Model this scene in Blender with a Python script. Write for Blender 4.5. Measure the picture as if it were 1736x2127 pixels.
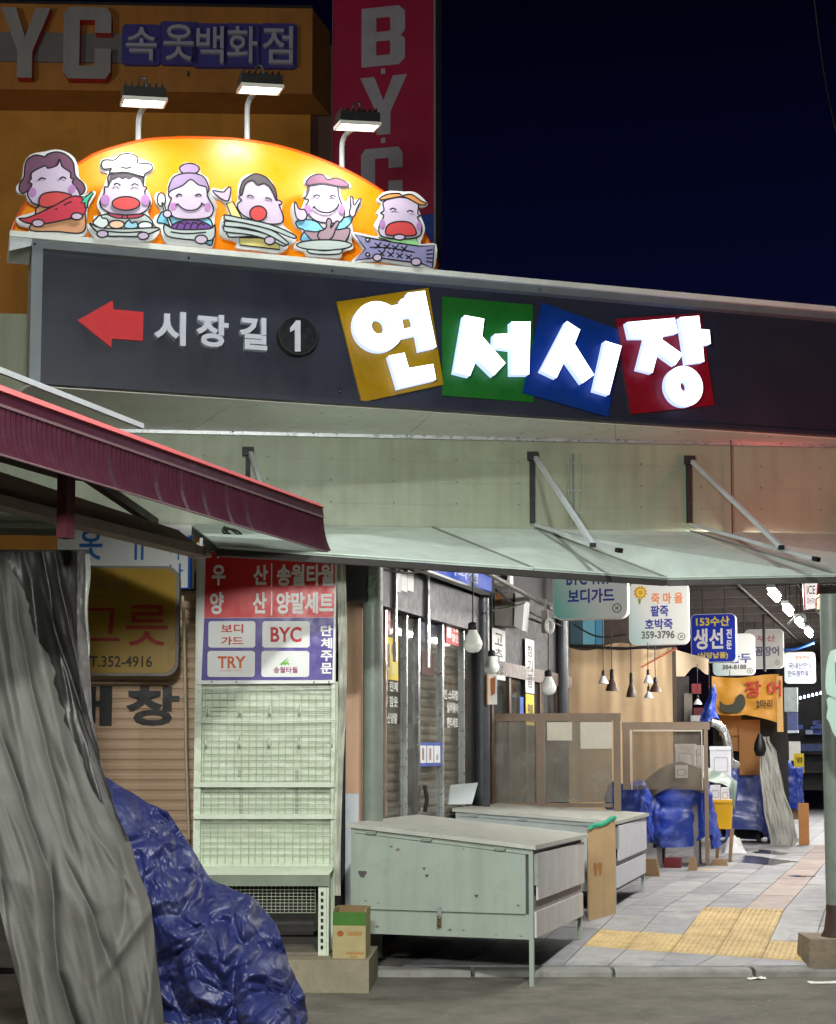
import bpy, math, random
from mathutils import Vector, Matrix, noise as mn
random.seed(7)
for o in list(bpy.data.objects):
    bpy.data.objects.remove(o)
SC = bpy.context.scene
COL = SC.collection
R = math.radians

# ------------------------------------------------------------------ camera
FPX, CX, CY, PW, PH = 3200.0, 868.0, 1298.0, 1736.0, 2127.0   # calibrated from the photograph
EYE = Vector((0, 0, 1.58))
PITCH = math.atan((1566 - CY) / FPX)
cam_d = bpy.data.cameras.new('camera')
cam_d.sensor_fit = 'HORIZONTAL'
cam_d.sensor_width = 36.0
cam_d.lens = 36.0 * FPX / PW
cam_d.shift_y = (CY - PH / 2) / PW
cam_d.clip_start = 0.1
cam_d.clip_end = 500
cam = bpy.data.objects.new('camera', cam_d)
COL.objects.link(cam)
cam.location = EYE
cam.rotation_euler = (math.pi / 2 + PITCH, 0, 0)
SC.camera = cam

# ------------------------------------------------------------------ night sky
W = bpy.data.worlds.new('World')
SC.world = W
W.use_nodes = True
wn, wl = W.node_tree.nodes, W.node_tree.links
bg = wn['Background']
sky = wn.new('ShaderNodeTexSky')
sky.sky_type = 'NISHITA'
sky.sun_disc = False
sky.sun_elevation = R(8)
sky.sun_rotation = R(200)
sky.air_density = 1.6
sky.ozone_density = 4.0
tint = wn.new('ShaderNodeMix')
tint.data_type = 'RGBA'
tint.blend_type = 'MULTIPLY'
tint.inputs[0].default_value = 1.0
tint.inputs[7].default_value = (0.28, 0.2, 1.0, 1)
wl.new(sky.outputs[0], tint.inputs[6])
# city skyglow thins out with height
gtc = wn.new('ShaderNodeTexCoord'); gsp = wn.new('ShaderNodeSeparateXYZ'); gmr = wn.new('ShaderNodeMapRange')
gmr.inputs[1].default_value = 0.2; gmr.inputs[2].default_value = 0.48; gmr.inputs[3].default_value = 1.5; gmr.inputs[4].default_value = 0.22
gmx = wn.new('ShaderNodeMix'); gmx.data_type = 'RGBA'; gmx.blend_type = 'MULTIPLY'; gmx.inputs[0].default_value = 1
gcc = wn.new('ShaderNodeCombineColor')
wl.new(gtc.outputs['Generated'], gsp.inputs[0]); wl.new(gsp.outputs[2], gmr.inputs[0])
for i in range(3): wl.new(gmr.outputs[0], gcc.inputs[i])
wl.new(tint.outputs[2], gmx.inputs[6]); wl.new(gcc.outputs[0], gmx.inputs[7])
wl.new(gmx.outputs[2], bg.inputs[0])
bg.inputs[1].default_value = 0.0045

SC.view_settings.view_transform = 'Standard'
SC.view_settings.look = 'None'
SC.view_settings.exposure = 0.0
SC.view_settings.gamma = 1.0
SC.view_settings.use_curve_mapping = False
SC.cycles.use_denoising = True
SC.cycles.max_bounces = 8
SC.cycles.transparent_max_bounces = 16
SC.cycles.sample_clamp_indirect = 4.0
SC.cycles.caustics_reflective = False
SC.cycles.caustics_refractive = False

sun_d = bpy.data.lights.new('moon', 'SUN')
sun_d.energy = 0.012
sun_d.angle = R(10)
sun_d.color = (0.75, 0.82, 1.0)
sun = bpy.data.objects.new('moon', sun_d)
COL.objects.link(sun)
sun.rotation_euler = (R(50), 0, R(20))

# light levels, tuned against the photograph
FLOOD_W = 10.0
LED_S = 430.0
STREET = (-0.8, 3.0, 3.7)
STREET_W = 1600.0
STREET_C = (0.99, 1.0, 0.94)
HIGH = (0.9, 1.5, 8.0)
HIGH_W = 4600.0
RED_W = 40.0
LEFT_FILL = (-6.5, 11.0, 7.5)  # added fill lamp, out of view, for the orange building
LEFT_FILL_W = 450.0

# ------------------------------------------------------------------ helpers: rays, frames
def ray(px, py):
    x, y = (px - CX) / FPX, (CY - py) / FPX
    c, s = math.cos(PITCH), math.sin(PITCH)
    return Vector((x, c - y * s, s + y * c))
def P(px, py, Y):
    d = ray(px, py)
    return EYE + d * (Y / d.y)
def PZ(px, py, z):
    d = ray(px, py)
    return EYE + d * ((z - EYE.z) / d.z)
class Fr:
    """upright local frame: x along, y into the scene, z up"""
    def __init__(s, o, ang):
        s.o = Vector(o); s.ang = ang
        c, n = math.cos(R(ang)), math.sin(R(ang))
        s.ex, s.ey = Vector((c, n, 0)), Vector((-n, c, 0))
        s.M = Matrix.Translation(s.o) @ Matrix.Rotation(R(ang), 4, 'Z')
    def px(s, x, y, w=0.0):
        d = ray(x, y)
        t = (w - (EYE - s.o).dot(s.ey)) / d.dot(s.ey)
        q = EYE + d * t - s.o
        return (q.dot(s.ex), q.z)
    def loc(s, p):
        q = Vector(p) - s.o
        return Vector((q.dot(s.ex), q.dot(s.ey), q.z))
    def world(s, u, w, z):
        return s.o + s.ex * u + s.ey * w + Vector((0, 0, z))

# ------------------------------------------------------------------ helpers: mesh builder
class MB:
    def __init__(s):
        s.v, s.f, s.m, s.s = [], [], [], []
    def add(s, vs, fs, mi=0, sm=False):
        b = len(s.v)
        s.v += [tuple(q) for q in vs]
        for f in fs:
            s.f.append(tuple(b + i for i in f)); s.m.append(mi); s.s.append(sm)
        return s
    def box(s, x0, x1, y0, y1, z0, z1, mi=0):
        vs = [(x, y, z) for z in (z0, z1) for y in (y0, y1) for x in (x0, x1)]
        return s.add(vs, [(0, 2, 3, 1), (4, 5, 7, 6), (0, 1, 5, 4), (2, 6, 7, 3), (0, 4, 6, 2), (1, 3, 7, 5)], mi)
    def hexa(s, vs, mi=0):
        return s.add(vs, [(0, 2, 3, 1), (4, 5, 7, 6), (0, 1, 5, 4), (2, 6, 7, 3), (0, 4, 6, 2), (1, 3, 7, 5)], mi)
    def bar(s, p0, p1, w, h, mi=0, up=(0, 0, 1)):
        p0, p1 = Vector(p0), Vector(p1)
        d = (p1 - p0).normalized()
        sd = d.cross(Vector(up))
        if sd.length < 1e-4: sd = d.cross(Vector((1, 0, 0)))
        sd.normalize(); u = sd.cross(d).normalized()
        vs = []
        for uu in (-h / 2, h / 2):
            for q in (p0, p1):
                for ww in (-w / 2, w / 2):
                    vs.append(q + sd * ww + u * uu)
        return s.hexa(vs, mi)
    def tube(s, pts, r, n=10, mi=0, caps=True, rs=None):
        pts = [Vector(q) for q in pts]
        rings = []
        a = None
        for i, q in enumerate(pts):
            d = (pts[min(i + 1, len(pts) - 1)] - pts[max(i - 1, 0)]).normalized()
            if a is None:
                a = d.cross(Vector((0, 0, 1)))
                if a.length < 1e-3: a = d.cross(Vector((1, 0, 0)))
            a = (a - d * a.dot(d)).normalized()
            b = d.cross(a)
            rr = rs[i] if rs else r
            rings.append([q + (a * math.cos(2 * math.pi * k / n) + b * math.sin(2 * math.pi * k / n)) * rr for k in range(n)])
        vs = [q for ring in rings for q in ring]
        fs = []
        for i in range(len(pts) - 1):
            for k in range(n):
                fs.append((i * n + k, i * n + (k + 1) % n, (i + 1) * n + (k + 1) % n, (i + 1) * n + k))
        s.add(vs, fs, mi, True)
        if caps:
            s.add(rings[0], [tuple(range(n))], mi); s.add(rings[-1], [tuple(range(n))], mi)
        return s
    def lathe(s, prof, c=(0, 0, 0), n=16, mi=0):
        vs = [(c[0] + r * math.cos(2 * math.pi * k / n), c[1] + r * math.sin(2 * math.pi * k / n), c[2] + z) for r, z in prof for k in range(n)]
        fs = [(i * n + k, i * n + (k + 1) % n, (i + 1) * n + (k + 1) % n, (i + 1) * n + k) for i in range(len(prof) - 1) for k in range(n)]
        return s.add(vs, fs, mi, True)
    def prism(s, poly, y0, y1, mi=0, ms=None):
        """poly in (x, z); front face at y0, back at y1"""
        n = len(poly)
        vs = [(x, y0, z) for x, z in poly] + [(x, y1, z) for x, z in poly]
        s.add(vs, [tuple(range(n))], mi)
        s.add(vs, [tuple(range(2 * n - 1, n - 1, -1))] + [(i, n + i, n + (i + 1) % n, (i + 1) % n) for i in range(n)], mi if ms is None else ms)
        return s
    def face(s, poly, y, mi=0):
        return s.add([(x, y, z) for x, z in poly], [tuple(range(len(poly)))], mi)
    def ribbon(s, poly, y, hw, mi=0, closed=True):
        n = len(poly)
        vs = []
        for i in range(n):
            a = poly[(i - 1) % n] if closed or i > 0 else poly[0]
            b = poly[(i + 1) % n] if closed or i < n - 1 else poly[-1]
            t = Vector((b[0] - a[0], b[1] - a[1]))
            t = t.normalized() if t.length > 1e-9 else Vector((1, 0))
            w = hw
            nn = Vector((-t.y, t.x)) * w
            vs += [(poly[i][0] + nn.x, y, poly[i][1] + nn.y), (poly[i][0] - nn.x, y, poly[i][1] - nn.y)]
        fs = [(2 * i, 2 * i + 1, 2 * ((i + 1) % n) + 1, 2 * ((i + 1) % n)) for i in range(n if closed else n - 1)]
        return s.add(vs, fs, mi)
    def ring(s, cx, cz, rx, rz, hx, hz, y0, y1, n=40, mi=0, ms=None):
        ms = mi if ms is None else ms
        o = [(cx + rx * math.cos(2 * math.pi * k / n), cz + rz * math.sin(2 * math.pi * k / n)) for k in range(n)]
        h = [(cx + hx * math.cos(2 * math.pi * k / n), cz + hz * math.sin(2 * math.pi * k / n)) for k in range(n)]
        vs = [(x, y0, z) for x, z in o] + [(x, y0, z) for x, z in h] + [(x, y1, z) for x, z in o] + [(x, y1, z) for x, z in h]
        f, sd = [], []
        for k in range(n):
            j = (k + 1) % n
            f.append((k, j, n + j, n + k))
            sd += [(k, 2 * n + k, 2 * n + j, j), (n + k, n + j, 3 * n + j, 3 * n + k), (2 * n + k, 3 * n + k, 3 * n + j, 2 * n + j)]
        s.add(vs, f, mi); s.add(vs, sd, ms)
        return s
    def grid(s, fn, nu, nv, mi=0, sm=True, wrap=False):
        m = nu if wrap else nu + 1
        vs = [fn(i / nu, j / nv) for j in range(nv + 1) for i in range(m)]
        fs = [(j * m + i, j * m + (i + 1) % m, (j + 1) * m + (i + 1) % m, (j + 1) * m + i) for j in range(nv) for i in range(nu)]
        return s.add(vs, fs, mi, sm)
    def xf(s, M):
        s.v = [tuple(M @ Vector(q)) for q in s.v]
        return s
    def mesh(s, name, mats):
        me = bpy.data.meshes.new(name)
        me.from_pydata(s.v, [], s.f)
        for m in (mats if isinstance(mats, (list, tuple)) else [mats]):
            me.materials.append(m)
        me.polygons.foreach_set('material_index', s.m)
        me.polygons.foreach_set('use_smooth', s.s)
        me.update()
        return me
    def build(s, name, mats, parent=None, frame=None):
        return link(name, s.mesh(name, mats), parent, frame)

def link(name, me, parent=None, frame=None):
    o = bpy.data.objects.new(name, me)
    COL.objects.link(o)
    if parent is not None: o.parent = parent
    if frame is not None: o.matrix_world = frame.M
    return o
def tag(o, label=None, cat=None, group=None, kind=None):
    if label: o['label'] = label
    if cat: o['category'] = cat
    if group: o['group'] = group
    if kind: o['kind'] = kind
    return o
def thing(name, label, cat, frame=None, group=None):
    o = bpy.data.objects.new(name, None)
    o.empty_display_size = 0.2
    COL.objects.link(o)
    if frame is not None: o.matrix_world = frame.M
    return tag(o, label, cat, group)
def copy_tree(o, parent=None):
    c = o.copy()
    COL.objects.link(c)
    if parent is not None: c.parent = parent
    for ch in [k for k in bpy.data.objects if k.parent == o and k != c]:
        copy_tree(ch, c)
    return c

_tc = {}
def text_data(s, bold=0.0):
    key = (s, bold)
    if key not in _tc:
        cu = bpy.data.curves.new('lettering', 'FONT')
        cu.body = s; cu.resolution_u = 3; cu.offset = bold
        cu.align_x = 'CENTER'
        ob = bpy.data.objects.new('lettering', cu)
        COL.objects.link(ob)
        dg = bpy.context.evaluated_depsgraph_get()
        me = bpy.data.meshes.new_from_object(ob.evaluated_get(dg))
        vs = [(v.co.x, v.co.y) for v in me.vertices]
        fs = [tuple(p.vertices) for p in me.polygons]
        bpy.data.objects.remove(ob); bpy.data.curves.remove(cu); bpy.data.meshes.remove(me)
        _tc[key] = (vs, fs)
    return _tc[key]
def text(mb, s, u0, u1, v0, v1, y, mi=0, bold=0.02, depth=0.0, rot=0.0):
    """flat lettering fitted into the box u0..u1, v0..v1, at local y; depth>0 gives raised letters"""
    vs, fs = text_data(s, bold)
    xs = [a for a, b in vs]; zs = [b for a, b in vs]
    ax, bx, az, bz = min(xs), max(xs), min(zs), max(zs)
    q = [(u0 + (a - ax) / (bx - ax + 1e-9) * (u1 - u0), v0 + (b - az) / (bz - az + 1e-9) * (v1 - v0)) for a, b in vs]
    if rot:
        cx, cz = (u0 + u1) / 2, (v0 + v1) / 2
        c, n = math.cos(rot), math.sin(rot)
        q = [(cx + (a - cx) * c - (b - cz) * n, cz + (a - cx) * n + (b - cz) * c) for a, b in q]
    if depth <= 0:
        mb.add([(a, y, b) for a, b in q], fs, mi)
    else:
        cnt = {}
        for f in fs:
            for i in range(len(f)):
                e = (f[i], f[(i + 1) % len(f)]); cnt[e] = 1
        n = len(q)
        vv = [(a, y, b) for a, b in q] + [(a, y + depth, b) for a, b in q]
        side = [(a, b, n + b, n + a) for (a, b) in cnt if (b, a) not in cnt]
        mb.add(vv, fs + side, mi)
    return mb
def ptext(mb, fr, s, x0, y0, x1, y1, w, mi=0, bold=0.02, depth=0.0, rot=0.0):
    """lettering placed by the photograph's box on the frame's plane y=w"""
    u0, v1 = fr.px(x0, y0, w); u1, v0 = fr.px(x1, y1, w)
    return text(mb, s, u0, u1, v0, v1, w, mi, bold, depth, rot)
def smooth(pts, n=4, closed=True):
    out, m = [], len(pts)
    for i in range(m if closed else m - 1):
        p0 = pts[(i - 1) % m] if closed or i > 0 else pts[0]
        p1, p2 = pts[i], pts[(i + 1) % m]
        p3 = pts[(i + 2) % m] if closed or i + 2 < m else pts[-1]
        for k in range(n):
            t = k / n
            out.append(tuple(0.5 * (2 * p1[c] + (p2[c] - p0[c]) * t + (2 * p0[c] - 5 * p1[c] + 4 * p2[c] - p3[c]) * t * t + (3 * p1[c] - p0[c] - 3 * p2[c] + p3[c]) * t ** 3) for c in range(len(p1))))
    if not closed: out.append(tuple(pts[-1]))
    return out
def ell(cx, cy, rx, ry, n=24):
    return [(cx + rx * math.cos(2 * math.pi * k / n), cy + ry * math.sin(2 * math.pi * k / n)) for k in range(n)]
def rrect(u0, u1, v0, v1, r, n=5):
    out = []
    for cx, cz, a in ((u1 - r, v1 - r, 0), (u0 + r, v1 - r, 90), (u0 + r, v0 + r, 180), (u1 - r, v0 + r, 270)):
        for k in range(n + 1):
            t = R(a + 90 * k / n)
            out.append((cx + r * math.cos(t), cz + r * math.sin(t)))
    return out

# ------------------------------------------------------------------ helpers: materials
def lin(c):
    return tuple(((x / 255) / 12.92 if x / 255 <= 0.04045 else ((x / 255 + 0.055) / 1.055) ** 2.4) for x in c)
def mat(name, col, rough=0.6, metal=0.0, var=0.18, scale=5.0, bump=0.0, bscale=60.0, streak=0.0, dirt=(60, 50, 40), dirt_amt=0.0, spec=0.4, emit=None, es=0.0, trans=0.0, rnd=0.0, speck=0.0):
    m = bpy.data.materials.new(name)
    m.use_nodes = True
    nt = m.node_tree; N, L = nt.nodes, nt.links
    b = N['Principled BSDF']
    c = lin(col)
    b.inputs['Roughness'].default_value = rough
    b.inputs['Metallic'].default_value = metal
    b.inputs['Specular IOR Level'].default_value = spec
    tc = N.new('ShaderNodeTexCoord')
    def mixc(f, a, bb):
        x = N.new('ShaderNodeMix'); x.data_type = 'RGBA'
        if hasattr(f, 'links'): L.new(f, x.inputs[0])
        else: x.inputs[0].default_value = f
        for i, q in ((6, a), (7, bb)):
            if hasattr(q, 'links'): L.new(q, x.inputs[i])
            else: x.inputs[i].default_value = (*q, 1)
        return x.outputs[2]
    def nz(sc, det=5, mapping=None, lo=0.3, hi=0.7, rg=0.6):
        n = N.new('ShaderNodeTexNoise'); n.inputs['Scale'].default_value = sc; n.inputs['Detail'].default_value = det
        n.inputs['Roughness'].default_value = rg
        if mapping:
            mp = N.new('ShaderNodeMapping'); mp.inputs['Scale'].default_value = mapping
            L.new(tc.outputs['Object'], mp.inputs[0]); L.new(mp.outputs[0], n.inputs[0])
        else:
            L.new(tc.outputs['Object'], n.inputs[0])
        r = N.new('ShaderNodeMapRange'); r.inputs[1].default_value = lo; r.inputs[2].default_value = hi
        L.new(n.outputs['Fac'], r.inputs[0])
        return r.outputs[0]
    cur = c
    if var:
        cur = mixc(nz(scale), tuple(x * (1 - var) for x in c), tuple(min(1, x * (1 + var)) for x in c))
    if streak:
        f = nz(7, 4, (1.0, 1.0, 0.08), 0.45, 0.8)
        k = N.new('ShaderNodeMath'); k.operation = 'MULTIPLY'; k.inputs[1].default_value = streak; L.new(f, k.inputs[0])
        cur = mixc(k.outputs[0], cur, tuple(x * y for x, y in zip(c, (0.45, 0.42, 0.36))))
    if dirt_amt:
        f = nz(scale * 0.6 + 1.3, 8, None, 0.52, 0.72, 0.7)
        k = N.new('ShaderNodeMath'); k.operation = 'MULTIPLY'; k.inputs[1].default_value = dirt_amt; L.new(f, k.inputs[0])
        cur = mixc(k.outputs[0], cur, lin(dirt))
    if speck:
        f = nz(170, 2, None, 0.35, 0.65)
        sm_ = N.new('ShaderNodeMapRange'); sm_.inputs[3].default_value = 1 - speck; sm_.inputs[4].default_value = 1 + speck; L.new(f, sm_.inputs[0])
        y_ = N.new('ShaderNodeMix'); y_.data_type = 'RGBA'; y_.blend_type = 'MULTIPLY'; y_.inputs[0].default_value = 1
        L.new(cur, y_.inputs[6]); cc_ = N.new('ShaderNodeCombineColor'); [L.new(sm_.outputs[0], cc_.inputs[i]) for i in range(3)]
        L.new(cc_.outputs[0], y_.inputs[7]); cur = y_.outputs[2]
    if rnd:
        oi = N.new('ShaderNodeObjectInfo'); r_ = N.new('ShaderNodeMapRange'); r_.inputs[3].default_value = 1 - rnd; r_.inputs[4].default_value = 1.0
        L.new(oi.outputs['Random'], r_.inputs[0])
        x_ = N.new('ShaderNodeMix'); x_.data_type = 'RGBA'; x_.blend_type = 'MULTIPLY'; x_.inputs[0].default_value = 1
        L.new(cur, x_.inputs[6]); cb = N.new('ShaderNodeCombineColor'); [L.new(r_.outputs[0], cb.inputs[i]) for i in range(3)]
        L.new(cb.outputs[0], x_.inputs[7]); cur = x_.outputs[2]
    if hasattr(cur, 'links'): L.new(cur, b.inputs['Base Color'])
    else: b.inputs['Base Color'].default_value = (*c, 1)
    if var:
        rr = N.new('ShaderNodeMapRange'); rr.inputs[3].default_value = max(0.02, rough - 0.1); rr.inputs[4].default_value = min(1, rough + 0.1)
        L.new(nz(scale * 3), rr.inputs[0]); L.new(rr.outputs[0], b.inputs['Roughness'])
    if bump:
        bp = N.new('ShaderNodeBump'); bp.inputs['Strength'].default_value = bump; bp.inputs['Distance'].default_value = 0.01
        n = N.new('ShaderNodeTexNoise'); n.inputs['Scale'].default_value = bscale; n.inputs['Detail'].default_value = 4
        L.new(tc.outputs['Object'], n.inputs[0]); L.new(n.outputs['Fac'], bp.inputs['Height']); L.new(bp.outputs[0], b.inputs['Normal'])
    if es:
        b.inputs['Emission Color'].default_value = (*lin(emit or col), 1)
        b.inputs['Emission Strength'].default_value = es
    if trans:
        b.inputs['Transmission Weight'].default_value = trans
    return m
def glassy(name, tintc=(235, 240, 238), refl=0.12, haze=0.0, rough=0.05, hazec=(200, 205, 200)):
    """pane of glass or clear film: see-through, mirror-like at grazing angles, slightly dusty"""
    m = bpy.data.materials.new(name); m.use_nodes = True
    N, L = m.node_tree.nodes, m.node_tree.links
    N.remove(N['Principled BSDF'])
    out = N['Material Output']
    t = N.new('ShaderNodeBsdfTransparent'); t.inputs[0].default_value = (*lin(tintc), 1)
    g = N.new('ShaderNodeBsdfGlossy'); g.inputs['Roughness'].default_value = rough
    fr = N.new('ShaderNodeLayerWeight'); fr.inputs[0].default_value = 0.5
    pw = N.new('ShaderNodeMath'); pw.operation = 'POWER'; pw.inputs[1].default_value = 4.0; L.new(fr.outputs['Facing'], pw.inputs[0])
    ad = N.new('ShaderNodeMath'); ad.operation = 'MULTIPLY_ADD'; ad.inputs[1].default_value = 0.35; ad.inputs[2].default_value = 0.02 + refl * 0.15; L.new(pw.outputs[0], ad.inputs[0])
    mx = N.new('ShaderNodeMixShader'); L.new(ad.outputs[0], mx.inputs[0]); L.new(t.outputs[0], mx.inputs[1]); L.new(g.outputs[0], mx.inputs[2])
    if haze:
        d = N.new('ShaderNodeBsdfDiffuse'); d.inputs[0].default_value = (*lin(hazec), 1)
        tc = N.new('ShaderNodeTexCoord'); n = N.new('ShaderNodeTexNoise'); n.inputs['Scale'].default_value = 5; n.inputs['Detail'].default_value = 6
        L.new(tc.outputs['Object'], n.inputs[0])
        k = N.new('ShaderNodeMapRange'); k.inputs[1].default_value = 0.3; k.inputs[2].default_value = 0.75; k.inputs[3].default_value = haze * 0.5; k.inputs[4].default_value = haze * 1.4
        L.new(n.outputs['Fac'], k.inputs[0])
        m2 = N.new('ShaderNodeMixShader'); L.new(k.outputs[0], m2.inputs[0]); L.new(mx.outputs[0], m2.inputs[1]); L.new(d.outputs[0], m2.inputs[2])
        L.new(m2.outputs[0], out.inputs[0])
    else:
        L.new(mx.outputs[0], out.inputs[0])
    return m
def glow(name, col, s):
    m = bpy.data.materials.new(name); m.use_nodes = True
    N, L = m.node_tree.nodes, m.node_tree.links
    N.remove(N['Principled BSDF'])
    e = N.new('ShaderNodeEmission'); e.inputs[0].default_value = (*lin(col), 1); e.inputs[1].default_value = s
    L.new(e.outputs[0], N['Material Output'].inputs[0])
    return m
_fm = {}
def flat(col, rough=0.55, var=0.06):
    k = (col, rough)
    if k not in _fm: _fm[k] = mat('paint', col, rough, var=var, scale=9)
    return _fm[k]
def lamp(name, kind, loc, energy, col, parent=None, size=0.2, size_y=None, aim=None, spot=None, blend=0.5):
    d = bpy.data.lights.new(name, kind)
    d.energy = energy; d.color = col
    if kind == 'AREA':
        d.shape = 'RECTANGLE'; d.size = size; d.size_y = size_y or size
    else:
        d.shadow_soft_size = size
    if kind == 'SPOT':
        d.spot_size = R(spot or 100); d.spot_blend = blend
    o = bpy.data.objects.new(name, d); COL.objects.link(o)
    o.location = loc
    if aim is not None:
        o.rotation_euler = (Vector(aim) - Vector(loc)).to_track_quat('-Z', 'Y').to_euler()
    return o
# ------------------------------------------------------------------ materials
M_asphalt = mat('asphalt', (104, 101, 93), 0.85, var=0.3, scale=3, bump=0.5, bscale=180, dirt_amt=0.6, dirt=(66, 63, 58), speck=0.4)
M_kerb = mat('kerb_stone', (142, 142, 136), 0.8, var=0.2, scale=6, bump=0.25, bscale=120, dirt_amt=0.5, dirt=(90, 88, 82), rnd=0.2)
M_joint = mat('paving_joint', (120, 118, 116), 0.9, var=0.2)
M_slab = mat('paving_stone', (158, 158, 160), 0.7, var=0.16, scale=4, bump=0.2, bscale=150, dirt_amt=0.7, dirt=(112, 108, 104), rnd=0.2)
M_slab2 = mat('paving_stone_grey', (144, 145, 149), 0.7, var=0.16, scale=4, bump=0.2, bscale=150, dirt_amt=0.7, dirt=(105, 102, 100), rnd=0.2)
M_slabp = mat('paving_stone_pink', (160, 145, 138), 0.7, var=0.16, scale=4, bump=0.2, bscale=150, dirt_amt=0.4, dirt=(120, 105, 98), rnd=0.2)
M_tact = mat('tactile_yellow', (196, 170, 118), 0.7, var=0.16, scale=5, bump=0.2, bscale=120, dirt_amt=0.65, dirt=(140, 112, 74), rnd=0.2)
M_conc = mat('concrete', (140, 132, 112), 0.85, var=0.22, scale=4, bump=0.4, bscale=70, dirt_amt=0.5, dirt=(66, 60, 50), speck=0.25)
M_clad = mat('cladding_panel', (146, 156, 134), 0.42, var=0.07, scale=2, bump=0.05, bscale=30, streak=0.4, dirt_amt=0.35, dirt=(120, 112, 90))
M_soff = mat('soffit_sheet', (218, 216, 208), 0.35, metal=0.1, var=0.08, scale=3, bump=0.06, bscale=20, streak=0.15)
M_alu = mat('aluminium', (190, 195, 198), 0.32, metal=0.75, var=0.1, scale=8)
M_steelw = mat('white_steel', (205, 212, 214), 0.35, metal=0.25, var=0.08, scale=9)
M_frame = mat('sign_frame', (118, 126, 130), 0.45, metal=0.2, var=0.1, scale=7, streak=0.2)
M_face = mat('sign_face', (42, 46, 60), 0.42, var=0.1, scale=1.1, bump=0.02, bscale=3, streak=0.12)
M_dark = mat('dark_metal', (34, 33, 34), 0.6, var=0.2)
M_black = flat((16, 16, 17), 0.5)
M_bolt = mat('bolt_head', (90, 92, 94), 0.4, metal=0.8, var=0)
M_white = mat('white_board', (222, 224, 222), 0.45, var=0.05, scale=6)
M_awn = mat('awning_sheet', (204, 220, 212), 0.4, var=0.08, scale=2, streak=0.3, bump=0.05, bscale=12, dirt_amt=0.3, dirt=(150, 150, 135))
M_dirtgreen = mat('pale_green_steel', (154, 166, 155), 0.5, var=0.08, scale=3, bump=0.08, bscale=9, streak=0.35, dirt_amt=0.35, dirt=(118, 116, 98))
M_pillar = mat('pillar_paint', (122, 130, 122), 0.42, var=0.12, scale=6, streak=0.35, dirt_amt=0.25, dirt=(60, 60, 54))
M_galv = mat('galvanised', (170, 172, 170), 0.4, metal=0.5, var=0.16, scale=7, streak=0.3)

# ------------------------------------------------------------------ ground
KY = 11.12
def zpv(Y):
    t = max(0.0, min(1.0, (Y - KY) / 2.25))
    return 0.045 + 0.2 * t
mb = MB(); mb.box(-60, 60, -30, KY + 0.02, -0.2, 0.0)
tag(mb.build('road', M_asphalt), kind='structure')
ALLEY = 18.0
A0 = PZ(1393, 1984, 0.075); A0.z = 0
AF = Fr(A0, -ALLEY)
pav = MB()
ys = [KY + 0.15, 12, 12.6, 13.37, 24, 90]
for i in range(len(ys) - 1):
    a, b = ys[i], ys[i + 1]
    pav.add([(-8, a, zpv(a) - 0.012), (40, a, zpv(a) - 0.012), (40, b, zpv(b) - 0.012), (-8, b, zpv(b) - 0.012)], [(0, 1, 2, 3)])
pav.add([(-8, ys[0], -0.2), (40, ys[0], -0.2), (40, ys[0], zpv(ys[0]) - 0.012), (-8, ys[0], zpv(ys[0]) - 0.012)], [(0, 1, 2, 3)])
pavement = tag(pav.build('pavement', [M_joint]), kind='structure')
# tile joints further along the alley carry on in the material of one sheet
far = MB()
q = [AF.world(-6, 11.8, 0), AF.world(5, 11.8, 0), AF.world(5, 60, 0), AF.world(-6, 60, 0)]
far.add([(p.x, p.y, 0.245) for p in q], [(0, 1, 2, 3)])
Mfar = bpy.data.materials.new('paving_far'); Mfar.use_nodes = True
N, L = Mfar.node_tree.nodes, Mfar.node_tree.links
br = N.new('ShaderNodeTexBrick'); br.offset = 0; br.inputs['Scale'].default_value = 1
br.inputs['Brick Width'].default_value = 0.66; br.inputs['Row Height'].default_value = 0.33; br.inputs['Mortar Size'].default_value = 0.006
br.inputs['Color1'].default_value = (*lin((172, 174, 178)), 1); br.inputs['Color2'].default_value = (*lin((158, 160, 166)), 1); br.inputs['Mortar'].default_value = (*lin((90, 88, 86)), 1)
tcn = N.new('ShaderNodeTexCoord'); mpn = N.new('ShaderNodeMapping'); mpn.inputs['Rotation'].default_value = (0, 0, R(ALLEY - 90))
L.new(tcn.outputs['Object'], mpn.inputs[0]); L.new(mpn.outputs[0], br.inputs[0]); L.new(br.outputs[0], N['Principled BSDF'].inputs['Base Color'])
N['Principled BSDF'].inputs['Roughness'].default_value = 0.6
tag(far.build('pavement_beyond', Mfar), kind='structure')
# kerb stones (each its own)
kx = -2.6
kroot = tag(MB().box(-8, 40, KY + 0.005, KY + 0.15, -0.2, 0.0).build('kerb', M_joint), kind='structure')
rnd = random.Random(3)
while kx < 7:
    wdt = 0.98
    h = 0.047 + rnd.uniform(-0.003, 0.003)
    k = MB()
    y0 = KY + rnd.uniform(-0.004, 0.004)
    k.add([(kx + .004, y0, 0), (kx + wdt - .004, y0, 0), (kx + wdt - .004, y0 + .008, h - .012), (kx + .004, y0 + .008, h - .012),
           (kx + .004, y0 + .025, h), (kx + wdt - .004, y0 + .025, h), (kx + wdt - .004, y0 + .155, h + .006), (kx + .004, y0 + .155, h + .006), (kx + .004, y0 + .155, 0), (kx + wdt - .004, y0 + .155, 0)],
          [(0, 1, 2, 3), (3, 2, 5, 4), (4, 5, 6, 7), (7, 6, 9, 8), (0, 3, 4, 7, 8), (1, 9, 6, 5, 2)])
    k.build('kerb_stone', M_kerb, kroot)
    kx += 1.0
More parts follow.
